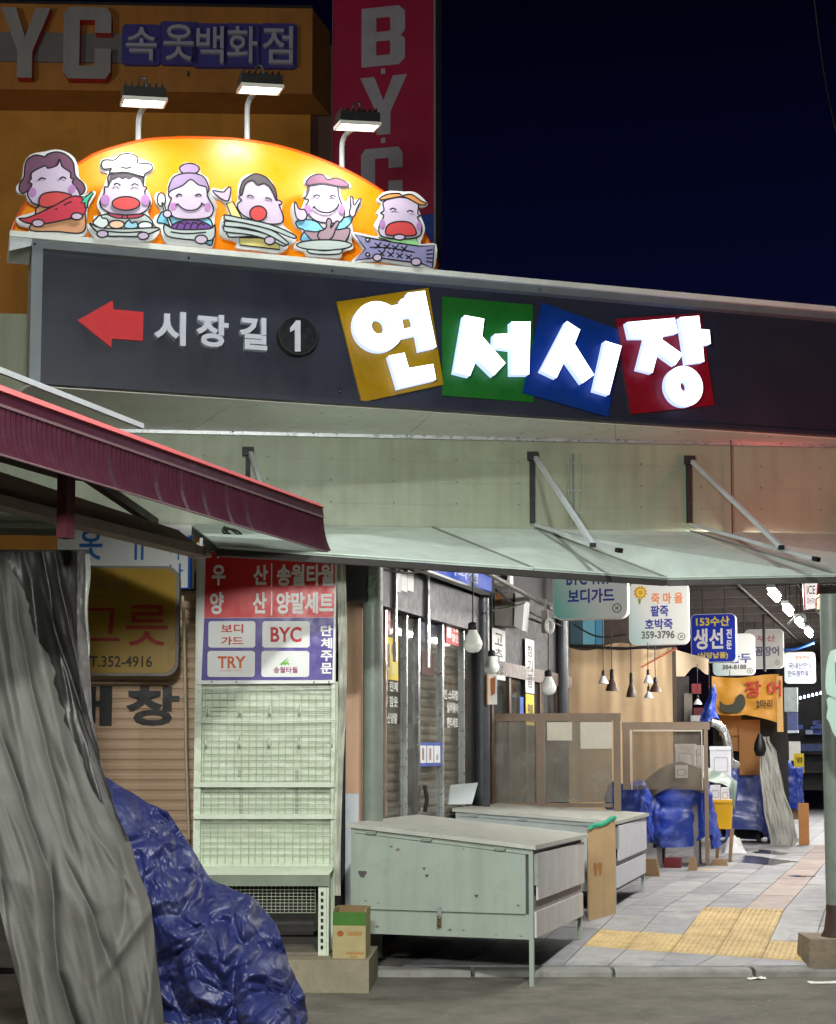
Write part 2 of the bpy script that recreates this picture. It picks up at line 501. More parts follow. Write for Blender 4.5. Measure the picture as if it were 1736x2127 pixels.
# paving slabs and tactile tiles
T = 0.335
def paver(u0, u1, v0, v1, m, name, bars=False):
    g = 0.003
    cs = [(u0 + g, v0 + g), (u1 - g, v0 + g), (u1 - g, v1 - g), (u0 + g, v1 - g)]
    ws = [AF.world(a, b, 0) for a, b in cs]
    YL = KY + 0.165
    if all(w.y < YL for w in ws): return
    for w in ws: w.y = max(w.y, YL)
    dz = rnd.uniform(-0.002, 0.002)
    top = [(w.x, w.y, zpv(w.y) + dz) for w in ws]
    bot = [(w.x, w.y, zpv(w.y) - 0.03) for w in ws]
    k = MB(); k.add(top + bot, [(0, 1, 2, 3), (0, 4, 5, 1), (1, 5, 6, 2), (2, 6, 7, 3), (3, 7, 4, 0)])
    if bars:
        n = 8
        for i in range(n):
            for j in range(2):
                ua, ub = u0 + T * (i + 0.22) / n, u0 + T * (i + 0.78) / n
                va, vb = v0 + T * (j + 0.1) / 2, v0 + T * (j + 0.9) / 2
                pp = []
                for ins, hh in ((0, 0.0), (0.006, 0.006)):
                    for a, b in ((ua + ins, va + ins), (ub - ins, va + ins), (ub - ins, vb - ins), (ua + ins, vb - ins)):
                        w = AF.world(a, b, 0); pp.append((w.x, w.y, zpv(w.y) + dz + hh))
                if min(p[1] for p in pp) < YL: continue
                k.add(pp, [(4, 5, 6, 7), (0, 1, 5, 4), (1, 2, 6, 5), (2, 3, 7, 6), (3, 0, 4, 7)])
    k.build(name, m, pavement)
tact = set()
for i in range(-2, 4):
    for j in range(0, 2): tact.add((i, j))
for i in (0, 1):
    for j in range(2, 6): tact.add((i, j))
for i, j in sorted(tact):
    paver(i * T, (i + 1) * T, j * T, (j + 1) * T, M_tact, 'tactile_tile', True)
for i in range(-5, 6):
    for j in range(-4, 36, 2):
        if (i, j) in tact and (i, j + 1) in tact: continue
        w = AF.world(i * T, j * T, 0)
        if w.y < KY - 0.5: continue
        m = M_slabp if i == 1 and j >= 6 else (M_slab if (i * 7 + j * 3) % 5 < 3 else M_slab2)
        paver(i * T, (i + 1) * T, j * T, (j + 2) * T, m, 'paving_slab')

# ------------------------------------------------------------------ main market building: cladding wall, soffit
WF = Fr(P(290, 893, 11.9), 5.9)           # wall frame, z=0 at the trim line under the sign
zb = WF.px(900, 1094)[1]
def wz(z): return z - WF.o.z
b0 = thing('market_building', 'market hall front with pale green cladding band above the awning', 'building', WF)
x = -1.2; i = 0
pw = [1.62, 1.6, 1.66, 1.65, 1.6, 1.6]
hgt = (0 - 0.03) - zb
# horizontal cladding panels in four courses
for r_ in range(4):
    z0, z1 = zb + hgt * r_ / 4, zb + hgt * (r_ + 1) / 4
    MB().box(-1.4, 7.2, 0, 0.0028, z0 + 0.0006, z1 - 0.0006).build('cladding_panel', M_clad, b0)
MB().box(-1.4, 7.2, 0.003, 0.4, zb - 0.06, 0.9).build('wall', M_clad, b0)
MB().box(-1.4, 7.2, -0.03, 0.06, -0.028, 0.028).build('trim_rail', M_alu, b0)
for px_ in (483, 651, 880, 1075, 1282, 1620):
    u, z = WF.px(px_, 912)
    MB().lathe([(0, 0.012), (0.008, 0.008), (0.01, 0)], n=8).xf(Matrix.Translation((u, -0.03, 0)) @ Matrix.Rotation(R(90), 4, 'X')).build('bolt', M_bolt, b0)
for r_ in range(1, 4):
    for i in range(16):
        MB().lathe([(0, 0.004), (0.005, 0.003), (0.006, 0)], n=6).xf(Matrix.Translation((-1.0 + i * 0.5, -0.0005, zb + hgt * r_ / 4 + 0.012)) @ Matrix.Rotation(R(90), 4, 'X')).build('screw', M_bolt, b0)
for px_ in (1180, 1190, 1205):
    u, z = WF.px(px_, 1000)
    MB().tube([(u, -0.008, zb + 0.02), (u, -0.008, -0.12)], 0.008, 8).build('conduit', M_frame if px_ == 1190 else M_clad, b0)
    for zz in (-0.2, -0.42, -0.6):
        MB().box(u - .016, u + .016, -.014, 0, zz - .008, zz + .008).build('clip', M_galv, b0)

# ------------------------------------------------------------------ the long sign
SF = Fr(P(60, 795, 10.38), 16.4)
SLEN = 7.3
zt = SF.px(60, 500)[1]
sg = thing('market_sign', 'long dark grey market sign with arrow and four glowing letters', 'sign', SF)
MB().box(0.03, SLEN, 0.05, 0.075, 0.03, zt - 0.03).build('face_panel', M_face, sg)
MB().box(-0.0, SLEN, 0.08, 0.62, 0.0, zt).build('sign_box', mat('sign_box', (120, 118, 112), 0.5, var=0.15, streak=0.4), sg)
MB().box(0.0, 0.075, -0.03, 0.08, 0.0, zt - 0.055).build('end_frame', M_frame, sg)
MB().box(0.0, SLEN, -0.03, 0.08, zt - 0.055, zt).build('top_frame', M_frame, sg)
MB().box(-0.15, SLEN, -0.06, 0.55, zt + 0.002, zt + 0.042).build('cap_rail', mat('cap_rail', (225, 232, 226), 0.4, var=0.06, scale=4, dirt_amt=0.2), sg)
MB().box(0.075, SLEN, 0.0, 0.05, 0.0, 0.03).build('bottom_lip', M_face, sg)
MB().prism([(-0.15, zt), (0.0, zt), (-0.005, zt - 0.05), (-0.15, zt - 0.1)], -0.05, -0.04).build('bracket', M_steelw, sg)
for px_, py_ in ((65, 508), (106, 535)):
    pass
for px_ in (62, 72, 392, 690, 1120):
    u, _ = SF.px(px_, 520, -0.03)
    MB().lathe([(0, 0.012), (0.008, 0.008), (0.01, 0)], n=8).xf(Matrix.Translation((u, -0.03, zt - 0.03)) @ Matrix.Rotation(R(90), 4, 'X')).build('bolt', M_bolt, sg)
for px_, py_ in ((357, 800), (505, 828), (707, 806), (705, 815)):
    u, z = SF.px(px_, py_, 0.05)
    MB().lathe([(0, 0.02), (0.006, 0.018), (0.007, 0)], n=8).xf(Matrix.Translation((u, 0.05, max(0.04, z))) @ Matrix.Rotation(R(90), 4, 'X')).build('bolt', M_bolt, sg)
# soffit between the sign and the wall
pA, pB = SF.world(0.0, 0.08, 0), SF.world(SLEN, 0.08, 0)
qA, qB = WF.world(-1.3, 0, 0.03), WF.world(7.2, 0, 0.03)
zs = SF.o.z
sf = MB()
for k in range(5):
    t0, t1 = k / 5 + 0.0003, (k + 1) / 5 - 0.0003
    def lp(a, b, t): return a + (b - a) * t
    a0, a1, c0, c1 = lp(pA, pB, t0), lp(pA, pB, t1), lp(qA, qB, t0), lp(qA, qB, t1)
    k_ = MB(); pts = [a0, a1, c0, c1]
    vs = [(p.x, p.y, zs - 0.006) for p in pts] + [(p.x, p.y, zs + 0.02) for p in pts]
    me = k_.hexa(vs).mesh('soffit_panel', M_soff)
    o = link('soffit_panel', me); o.parent = b0; o.matrix_parent_inverse = WF.M.inverted()
# z4 = coordinates of my enlargement of the left half of the sign
def z4(x, y): return (x / 1.939, 477.5 + y / 1.939)
def z5(x, y): return (671.4 + x / 1.6306, 567 + y / 1.6306)
def spoly(pts, conv, w): return [SF.px(*conv(x, y), w) for x, y in pts]
M_red = mat('red_plastic', (205, 40, 48), 0.45, var=0.05, scale=10)
MB().prism(spoly([(312, 364), (453, 285), (457, 320), (578, 331), (575, 447), (451, 438), (448, 474)], z4, 0.03), 0.03, 0.05).build('arrow', M_red, sg)
M_letw = mat('letter_white', (205, 212, 225), 0.4, var=0.04)
lw = 0.0
for ch, bx in (('시', (622, 322, 748, 468)), ('장', (792, 335, 920, 476)), ('길', (966, 347, 1076, 486))):
    k = MB(); x0, y0 = z4(bx[0], bx[1]); x1, y1 = z4(bx[2], bx[3])
    ptext(k, SF, ch, x0, y0, x1, y1, -0.02, bold=0.035, depth=0.065)
    k.build('letter', M_letw, sg)
dc = SF.px(*z4(1200, 426), -0.03)
rad = abs(SF.px(*z4(1278, 426), -0.03)[0] - dc[0])
k = MB(); k.ring(dc[0], dc[1], rad, rad, rad * 0.93, rad * 0.93, -0.04, 0.05, 40)
disc = k.build('number_disc', M_dark, sg)
MB().prism(ell(dc[0], dc[1], rad * 0.94, rad * 0.94, 40), -0.03, 0.049).build('disc_face', flat((26, 28, 34), 0.4), disc)
k = MB(); k.prism([SF.px(*z4(*p), -0.034) for p in ((1168, 395), (1192, 365), (1210, 365), (1210, 490), (1187, 490), (1187, 402), (1168, 412))], -0.036, -0.03); k.build('numeral', M_letw, disc)
# glowing letters on coloured panels
M_glow = glow('letter_light', (250, 252, 255), 3.2)
M_side = mat('letter_side', (150, 158, 178), 0.4, var=0, emit=(170, 188, 245), es=1.5)
PAN = [('yellow', (164, 126, 8), [(45, 98), (356, 50), (407, 378), (130, 438)], 0.030),
       ('green', (30, 104, 34), [(403, 80), (710, 108), (712, 438), (403, 415)], 0.036),
       ('blue', (14, 54, 130), [(742, 100), (1012, 196), (965, 488), (675, 405)], 0.024),
       ('red', (130, 18, 32), [(992, 155), (1278, 137), (1325, 447), (1043, 478)], 0.020)]
LET = {
 'yellow': [('ring', 187, 180, 84, 84, 23, 26), ('poly', [(226, 112), (268, 104), (262, 90), (284, 82), (284, 68), (344, 60), (383, 250), (327, 262), (317, 208), (262, 220), (226, 220), (240, 196), (302, 183), (306, 166), (300, 146), (262, 152), (228, 150)]), ('poly', [(222, 280), (275, 270), (290, 322), (372, 308), (382, 360), (255, 390)])],
 'green': [('poly', [(478, 143), (545, 155), (538, 214), (617, 305), (578, 347), (520, 290), (497, 348), (445, 335)]), ('poly', [(637, 165), (702, 165), (697, 343), (638, 343), (637, 258), (578, 250), (580, 207), (637, 205)])],
 'blue': [('poly', [(825, 163), (870, 192), (851, 240), (917, 345), (878, 373), (820, 292), (790, 355), (738, 330)]), ('poly', [(955, 230), (1010, 247), (968, 412), (918, 397)])],
 'red': [('poly', [(1028, 167), (1190, 152), (1200, 203), (1152, 212), (1147, 225), (1217, 275), (1192, 312), (1133, 270), (1115, 338), (1065, 325), (1092, 220), (1040, 220)]), ('poly', [(1208, 150), (1272, 145), (1278, 190), (1308, 193), (1312, 240), (1285, 242), (1290, 300), (1232, 307)]), ('ring', 1223, 383, 62, 68, 14, 18)]}
for nm, col, quad, w in PAN:
    pn = MB().prism(spoly(quad, z5, w), w, 0.05).build('colour_panel', mat('panel_' + nm, col, 0.35, var=0.06, scale=4), sg)
    tag(pn, nm + ' panel behind a glowing letter')
    k = MB(); wf = -0.07; wb = w - 0.02
    for it in LET[nm]:
        if it[0] == 'ring':
            c = SF.px(*z5(it[1], it[2]), wf)
            sx = abs(SF.px(*z5(it[1] + 100, it[2]), wf)[0] - c[0]) / 100
            sz = abs(SF.px(*z5(it[1], it[2] + 100), wf)[1] - c[1]) / 100
            k.ring(c[0], c[1], it[3] * sx, it[4] * sz, it[5] * sx, it[6] * sz, wf, wb, 40, 0, 1)
        else:
            k.prism(spoly(it[1], z5, wf), wf, wb, 0, 1)
    k.build('letter', [M_glow, M_side], pn)

# ------------------------------------------------------------------ arch board with cut-outs and floodlights
def z1(x, y): return (x / 1.79, y / 1.79)
def z2(x, y): return (x / 3.324, 268.6 + y / 3.324)
def z3(x, y): return (447.6 + x / 3.324, 268.6 + y / 3.324)
AW = 0.18
M_orange = mat('orange_board', (242, 150, 14), 0.35, var=0.05, scale=3)
arch = [SF.px(x, y, AW) for x, y in [(26, 484), (36, 455), (60, 418), (110, 370), (162, 341), (207, 316), (290, 293), (350, 287), (413, 286), (514, 292), (614, 313), (715, 352), (793, 397), (849, 441), (885, 490), (906, 540), (910, 552)]]
zcap = zt + 0.042
crv = smooth(arch, 4, False)
poly = [(crv[0][0], zcap)] + [p for p in crv if p[1] > zcap + 0.002] + [(crv[-1][0], zcap)]
ab = thing('arched_board', 'orange arched board rising behind the cartoon cut-outs on the sign', 'sign board', SF)
MB().prism(poly, AW, AW + 0.05).build('board', M_orange, ab)
MB().tube([(x, AW + 0.012, z) for x, z in crv if z > zcap], 0.016, 8).build('edge_trim', mat('edge_trim', (225, 92, 12), 0.4, var=0.05), ab)

M_line = flat((24, 22, 28), 0.6)
M_cut = mat('cutout_white', (216, 220, 222), 0.5, var=0.03)
FIG = {}
class Fig:
    """a flat printed cut-out: a thick plate with the parts of the drawing laid on it in thin layers"""
    def __init__(s, label, conv, plate, w):
        s.conv, s.w, s.k = conv, w, 1
        s.t = thing('cartoon_cutout', label, 'cut-out figure', SF, 'cartoon cut-outs along the top of the sign')
        s.pp = [SF.px(*conv(x, y), w) for x, y in smooth(plate, 4)]
        MB().prism(s.pp, w, w + 0.035).build('plate', M_cut, s.t)
    def c(s, pts, sm=True, closed=True):
        q = smooth(pts, 4, closed) if sm else pts
        return [SF.px(*s.conv(x, y), s.w) for x, y in q]
    def part(s, name, col, polys, sm=True, line=0.0085, lines=()):
        for i, p in enumerate(polys):
            k = MB()
            q = s.c(p, sm)
            y = s.w - 0.0012 * s.k
            k.face(q, y, 0)
            if line: k.ribbon(q, y - 0.0006, line / 2 * 1.25, 1)
            if i == len(polys) - 1:
                for p2 in lines: k.ribbon(s.c(p2, True, False), y - 0.0009, line / 2 * 1.25 if line else 0.003, 1, False)
            s.k += 1
            k.build(name, [flat(col), M_line], s.t)
        s.k += 1
    def ink(s, name, lines):
        k = MB()
        for p in lines: k.ribbon(s.c(p, len(p) > 2, False), s.w - 0.0012 * s.k, 0.0055, 0, False)
        s.k += 1
        return k.build(name, M_line, s.t)
SKIN, CHEEK, MOUTH = (196, 182, 208), (172, 124, 182), (200, 70, 72)
def el(cx, cy, rx, ry): return ell(cx, cy, rx, ry, 14)
# 1 woman with a chilli
f = Fig('cartoon woman with wavy plum hair holding a long red chilli', z2,
  [(240, 165), (305, 155), (380, 140), (455, 155), (515, 200), (540, 270), (550, 335), (592, 380), (602, 425), (575, 455), (640, 428), (660, 445), (615, 525), (602, 570), (598, 640), (582, 735), (400, 725), (205, 715), (213, 680), (130, 655), (112, 615), (150, 595), (235, 570), (255, 530), (195, 495), (175, 450), (128, 440), (112, 400), (150, 340), (165, 240), (195, 190)], -0.02)
f.part('hair', (108, 72, 98), [[(175, 240), (200, 200), (250, 178), (310, 190), (330, 172), (390, 157), (455, 175), (505, 230), (520, 320), (570, 370), (588, 415), (560, 452), (520, 435), (400, 430), (200, 430), (160, 445), (133, 420), (140, 370), (165, 330)]])
f.part('blouse', (206, 152, 112), [[(245, 590), (262, 535), (400, 520), (560, 560), (592, 625), (565, 715), (390, 708), (212, 700), (225, 640)]])
f.part('face', SKIN, [[(222, 300), (310, 255), (330, 272), (395, 250), (411, 207), (430, 260), (485, 300), (488, 340), (510, 345), (500, 372), (540, 425), (553, 475), (530, 520), (400, 540), (250, 522), (205, 485), (190, 440), (220, 385), (198, 365), (215, 345)]])
f.part('cheek', CHEEK, [el(225, 440, 26, 34), el(498, 415, 24, 30)], line=0)
f.part('mouth', MOUTH, [[(268, 505), (290, 455), (370, 436), (450, 445), (492, 472), (350, 540), (282, 535)]])
f.ink('eyes', [[(265, 358), (285, 342), (316, 350)], [(410, 350), (432, 335), (458, 348)]])
f.part('chilli', (196, 52, 74), [[(130, 622), (180, 618), (250, 592), (380, 530), (480, 475), (540, 468), (588, 500), (592, 565), (560, 600), (400, 640), (280, 660), (180, 650)]], lines=[[(440, 530), (465, 515), (495, 505)], [(380, 560), (395, 552)]])
f.part('chilli_stalk', (70, 190, 150), [[(560, 470), (585, 475), (635, 436), (642, 450), (608, 500), (600, 550), (588, 545), (585, 512), (560, 512), (575, 490)]], sm=False)
f.part('hand', SKIN, [el(262, 655, 42, 25), el(530, 608, 38, 24)])
# 2 chef
f = Fig('cartoon chef in a tall white hat carrying a plate of food', z2,
  [(688, 245), (710, 205), (800, 192), (840, 166), (910, 163), (957, 200), (1050, 237), (1058, 285), (1012, 322), (1002, 395), (1020, 420), (1048, 500), (1022, 575), (1062, 640), (1062, 675), (1098, 690), (1092, 725), (1030, 772), (850, 775), (750, 768), (650, 748), (600, 660), (640, 640), (650, 600), (700, 588), (668, 520), (698, 430), (718, 390), (742, 310), (698, 290)], -0.05)
f.part('jacket', (184, 196, 196), [[(690, 600), (800, 585), (1000, 590), (1050, 680), (850, 700), (660, 680)]])
f.part('face', SKIN, [[(755, 310), (870, 300), (985, 330), (988, 390), (1012, 405), (998, 440), (1036, 500), (1010, 560), (940, 590), (800, 590), (712, 552), (690, 500), (720, 440), (722, 400), (748, 395)]])
f.part('hair', (70, 64, 74), [[(760, 305), (870, 302), (940, 315), (985, 325), (988, 400), (968, 345), (925, 328), (888, 345), (870, 332), (845, 345), (825, 330), (775, 350), (752, 395)]], sm=False, line=0.003)
f.part('hat', (196, 200, 200), [[(700, 240), (722, 215), (790, 215), (832, 180), (900, 172), (950, 200), (950, 235), (1035, 242), (1048, 280), (998, 312), (990, 330), (870, 300), (760, 305), (768, 275), (715, 278)]], lines=[[(830, 262), (870, 272), (905, 265)]])
f.part('cheek', CHEEK, [el(725, 490, 32, 37), el(1002, 490, 30, 36)], line=0)
f.part('mouth', MOUTH, [el(868, 517, 95, 47)])
f.ink('eyes', [[(785, 392), (806, 378), (830, 396)], [(905, 396), (928, 382), (955, 396)]])
f.part('scarf', (176, 58, 88), [[(740, 585), (860, 598), (985, 590), (955, 616), (860, 622), (785, 615)]], lines=[[(845, 600), (840, 620)], [(875, 600), (880, 622)]])
f.part('food', (218, 232, 232), [[(640, 655), (665, 620), (690, 600), (705, 620), (735, 625), (745, 665), (700, 690)], el(1000, 672, 48, 28)])
f.part('egg', (238, 200, 168), [el(803, 665, 52, 28)])
f.part('dumpling', (150, 205, 230), [[(855, 685), (865, 655), (890, 635), (905, 655), (940, 650), (945, 685), (900, 695)]])
f.part('plate_dish', (184, 198, 196), [[(615, 657), (690, 690), (850, 697), (1090, 690), (1050, 722), (960, 748), (850, 748), (700, 738)]], lines=[[(720, 712), (850, 722), (980, 716)]])
f.part('hand', SKIN, [el(705, 732, 38, 25), el(985, 746, 38, 25)])
# 3 grandmother
f = Fig('cartoon grandmother with a grey bun smiling over a bowl of purple noodles', z2,
  [(1235, 270), (1260, 238), (1310, 230), (1370, 248), (1388, 305), (1435, 340), (1450, 420), (1482, 480), (1497, 540), (1482, 610), (1478, 780), (1440, 818), (1300, 805), (1160, 790), (1118, 730), (1108, 690), (1062, 650), (1068, 600), (1110, 570), (1072, 500), (1068, 450), (1105, 433), (1145, 468), (1162, 370), (1200, 312), (1238, 302)], -0.02)
f.part('jacket', (126, 200, 226), [[(1085, 640), (1120, 570), (1165, 598), (1300, 610), (1440, 615), (1470, 700), (1465, 790), (1430, 795), (1300, 720), (1140, 655)]])
f.part('hair', (150, 130, 168), [el(1307, 275, 68, 38), [(1170, 445), (1175, 370), (1212, 322), (1300, 303), (1390, 320), (1430, 370), (1432, 440), (1300, 460)]])
f.part('face', SKIN, [[(1170, 470), (1162, 450), (1182, 425), (1258, 392), (1315, 350), (1370, 387), (1420, 402), (1430, 450), (1432, 470), (1470, 540), (1455, 600), (1380, 622), (1250, 622), (1190, 602), (1160, 550), (1182, 482)]])
f.part('cheek', CHEEK, [el(1195, 535, 24, 28), el(1432, 540, 22, 28)], line=0)
f.ink('smile', [[(1210, 530), (1230, 518)], [(1225, 520), (1260, 552), (1310, 566), (1365, 552), (1395, 515)], [(1385, 512), (1412, 528)], [(1212, 470), (1232, 452), (1255, 462)], [(1345, 465), (1368, 452), (1390, 464)]])
f.part('spoon', (216, 230, 230), [el(1112, 490, 28, 46), [(1118, 530), (1130, 528), (1190, 680), (1176, 686)]])
f.part('noodles', (112, 66, 150), [[(1190, 692), (1205, 655), (1300, 632), (1400, 645), (1455, 690), (1320, 700)]], lines=[[(1215, 690), (1235, 650), (1265, 660)], [(1265, 692), (1285, 652), (1310, 660)], [(1310, 692), (1330, 650), (1365, 662)], [(1355, 690), (1380, 655), (1410, 668)]])
f.part('bowl', (184, 198, 198), [[(1132, 668), (1200, 695), (1320, 700), (1450, 692), (1480, 668), (1462, 770), (1300, 768), (1150, 742)]], lines=[[(1175, 715), (1280, 728), (1420, 718)]])
f.part('hand', SKIN, [el(1152, 592, 28, 26), el(1385, 768, 42, 30)])
# 4 man with white noodle sticks
f = Fig('cartoon man in yellow with one arm raised hugging white rice cake sticks', z3,
  [(-28, 405), (40, 415), (88, 395), (108, 408), (110, 490), (132, 530), (150, 480), (158, 380), (190, 328), (260, 305), (340, 322), (402, 380), (432, 478), (462, 500), (458, 560), (472, 600), (468, 660), (545, 728), (550, 780), (495, 802), (500, 818), (430, 854), (300, 835), (148, 818), (140, 772), (45, 742), (28, 680), (48, 600), (88, 590), (68, 522), (35, 490), (-20, 460)], -0.045)
f.part('sleeve', (232, 222, 140), [[(75, 515), (120, 500), (180, 610), (110, 605)], [(165, 750), (300, 750), (435, 780), (442, 832), (300, 815), (168, 800)]], sm=False)
f.part('face', SKIN, [[(178, 450), (200, 385), (232, 362), (260, 358), (290, 385), (330, 375), (365, 392), (395, 435), (415, 490), (432, 490), (456, 505), (450, 522), (438, 525), (465, 600), (458, 645), (400, 657), (300, 642), (200, 602), (160, 562), (150, 520), (178, 492), (158, 470)]])
f.part('hair', (84, 78, 82), [[(165, 440), (180, 375), (205, 345), (270, 310), (340, 330), (390, 380), (415, 430), (422, 495), (400, 450), (370, 400), (332, 377), (290, 387), (258, 357), (232, 362), (202, 387), (180, 455)]])
f.part('mouth', MOUTH, [el(293, 585, 58, 52)])
f.ink('eyes', [[(215, 468), (238, 460), (262, 475)], [(340, 480), (365, 480), (388, 497)]])
f.part('hand', SKIN, [[(-22, 430), (50, 438), (70, 420), (92, 403), (104, 415), (96, 470), (78, 500), (30, 480)]])
f.part('rice_cake', (184, 200, 200), [
  [(85, 740), (90, 715), (300, 715), (440, 755), (430, 778), (300, 745), (110, 750)],
  [(55, 695), (65, 675), (250, 705), (400, 740), (480, 790), (465, 812), (380, 775), (240, 735), (75, 715)],
  [(60, 655), (68, 640), (220, 655), (380, 700), (490, 780), (480, 800), (360, 735), (220, 690), (70, 675)],
  [(58, 615), (68, 598), (200, 625), (380, 665), (540, 735), (530, 758), (380, 700), (200, 655), (66, 632)]])
f.part('fist', SKIN, [el(370, 775, 36, 28)])
# 5 man with a cap and chicken
f = Fig('cartoon man in a plum cap making thumb and victory signs over roast chicken', z3,
  [(615, 345), (640, 325), (690, 306), (760, 318), (802, 342), (900, 358), (935, 400), (862, 412), (872, 470), (902, 505), (922, 466), (960, 488), (1005, 478), (1005, 530), (962, 600), (942, 650), (952, 720), (938, 765), (950, 820), (880, 845), (862, 888), (750, 884), (640, 878), (612, 842), (540, 820), (558, 780), (590, 768), (598, 700), (550, 670), (528, 600), (522, 540), (545, 506), (582, 560), (618, 480), (602, 460), (635, 395), (612, 378)], -0.02)
f.part('shirt', (130, 202, 232), [[(555, 640), (620, 622), (700, 640), (760, 690), (870, 620), (940, 600), (932, 650), (882, 700), (870, 780), (600, 775), (612, 700), (570, 680)]])
f.part('face', SKIN, [[(645, 388), (740, 376), (840, 398), (850, 460), (862, 500), (888, 560), (882, 610), (842, 647), (720, 642), (650, 602), (620, 540), (642, 490), (608, 478), (628, 458)]])
f.part('hair', (84, 70, 80), [[(640, 385), (650, 388), (645, 430), (625, 470), (630, 420)], [(838, 400), (850, 398), (852, 460), (842, 440)]], line=0.002)
f.part('cap', (118, 74, 102), [[(622, 382), (640, 342), (690, 315), (740, 318), (772, 350), (830, 340), (890, 363), (918, 397), (850, 397), (740, 378), (650, 390)]])
f.part('cheek', CHEEK, [el(632, 558, 26, 32), el(868, 556, 18, 34)], line=0)
f.ink('smile', [[(668, 552), (682, 535)], [(675, 540), (715, 572), (780, 580), (830, 552), (850, 518)], [(672, 470), (695, 458), (718, 470)], [(785, 472), (805, 462), (825, 472)]])
f.part('hand', SKIN, [[(540, 520), (552, 512), (572, 555), (610, 560), (628, 600), (610, 632), (572, 632), (550, 600)], [(918, 580), (930, 540), (925, 478), (942, 475), (952, 530), (985, 488), (1000, 495), (968, 560), (958, 600), (935, 610)]])
f.part('chicken', (160, 136, 150), [[(608, 710), (690, 715), (755, 690), (762, 640), (778, 622), (795, 640), (790, 690), (820, 650), (840, 640), (848, 655), (830, 700), (920, 690), (905, 760), (840, 822), (740, 822), (670, 782)]], lines=[[(720, 700), (700, 745), (740, 778), (800, 755), (825, 690)]])
f.part('plate_dish', (184, 198, 196), [el(745, 806, 190, 36), [(635, 836), (745, 846), (862, 836), (852, 866), (745, 872), (645, 862)]])
# 6 boy with a fish
f = Fig('cartoon boy with fair hair and open mouth holding a grilled fish', z3,
  [(1115, 490), (1140, 448), (1200, 425), (1290, 430), (1380, 436), (1462, 510), (1442, 535), (1402, 535), (1418, 600), (1445, 680), (1432, 740), (1418, 792), (1525, 798), (1505, 970), (1420, 955), (1330, 945), (1140, 915), (942, 915), (1018, 830), (940, 712), (1100, 738), (1128, 718), (1096, 660), (1126, 600), (1110, 572), (1145, 520)], -0.05)
f.part('shirt', (150, 216, 150), [[(1125, 748), (1160, 722), (1380, 742), (1408, 812), (1250, 790)]], sm=False)
f.part('face', SKIN, [[(1160, 500), (1270, 470), (1390, 505), (1395, 580), (1412, 598), (1392, 612), (1422, 670), (1402, 742), (1280, 760), (1150, 742), (1126, 680), (1160, 600), (1138, 580), (1162, 560)]])
f.part('hair', (214, 144, 84), [[(1130, 482), (1180, 452), (1260, 445), (1290, 460), (1350, 452), (1420, 498), (1452, 512), (1440, 525), (1400, 520), (1360, 497), (1290, 467), (1220, 477), (1150, 490)]])
f.part('cheek', CHEEK, [el(1148, 655, 20, 32), el(1402, 672, 18, 32)], line=0)
f.part('mouth', MOUTH, [[(1170, 720), (1190, 662), (1270, 640), (1350, 655), (1382, 722), (1340, 740), (1200, 735)]])
f.ink('eyes', [[(1200, 560), (1222, 550), (1245, 562)], [(1318, 575), (1340, 566), (1362, 576)]])
f.part('fish', (140, 140, 186), [[(958, 730), (1030, 750), (1200, 782), (1400, 812), (1506, 808), (1492, 962), (1420, 932), (1100, 890), (958, 910), (1030, 830)]], sm=False,
       lines=[[(1060, 820), (1200, 825), (1370, 855)]] + [[(1095 + 60 * i, 790 + 8 * i), (1140 + 60 * i, 825 + 8 * i)] for i in range(4)] + [[(1140 + 60 * i, 785 + 8 * i), (1100 + 60 * i, 828 + 8 * i)] for i in range(4)] + [[(1120 + 62 * i, 838 + 10 * i), (1160 + 62 * i, 880 + 8 * i)] for i in range(4)] + [[(1165 + 62 * i, 842 + 10 * i), (1125 + 62 * i, 880 + 6 * i)] for i in range(4)] + [[(1450, 845 + 24 * i), (1495, 835 + 30 * i)] for i in range(4)])
f.part('fish_eye', (205, 208, 190), [el(1045, 768, 13, 11), el(1045, 870, 13, 11)])
f.part('hand', SKIN, [el(1112, 892, 30, 24), el(1378, 922, 34, 26), el(1262, 752, 40, 20)])

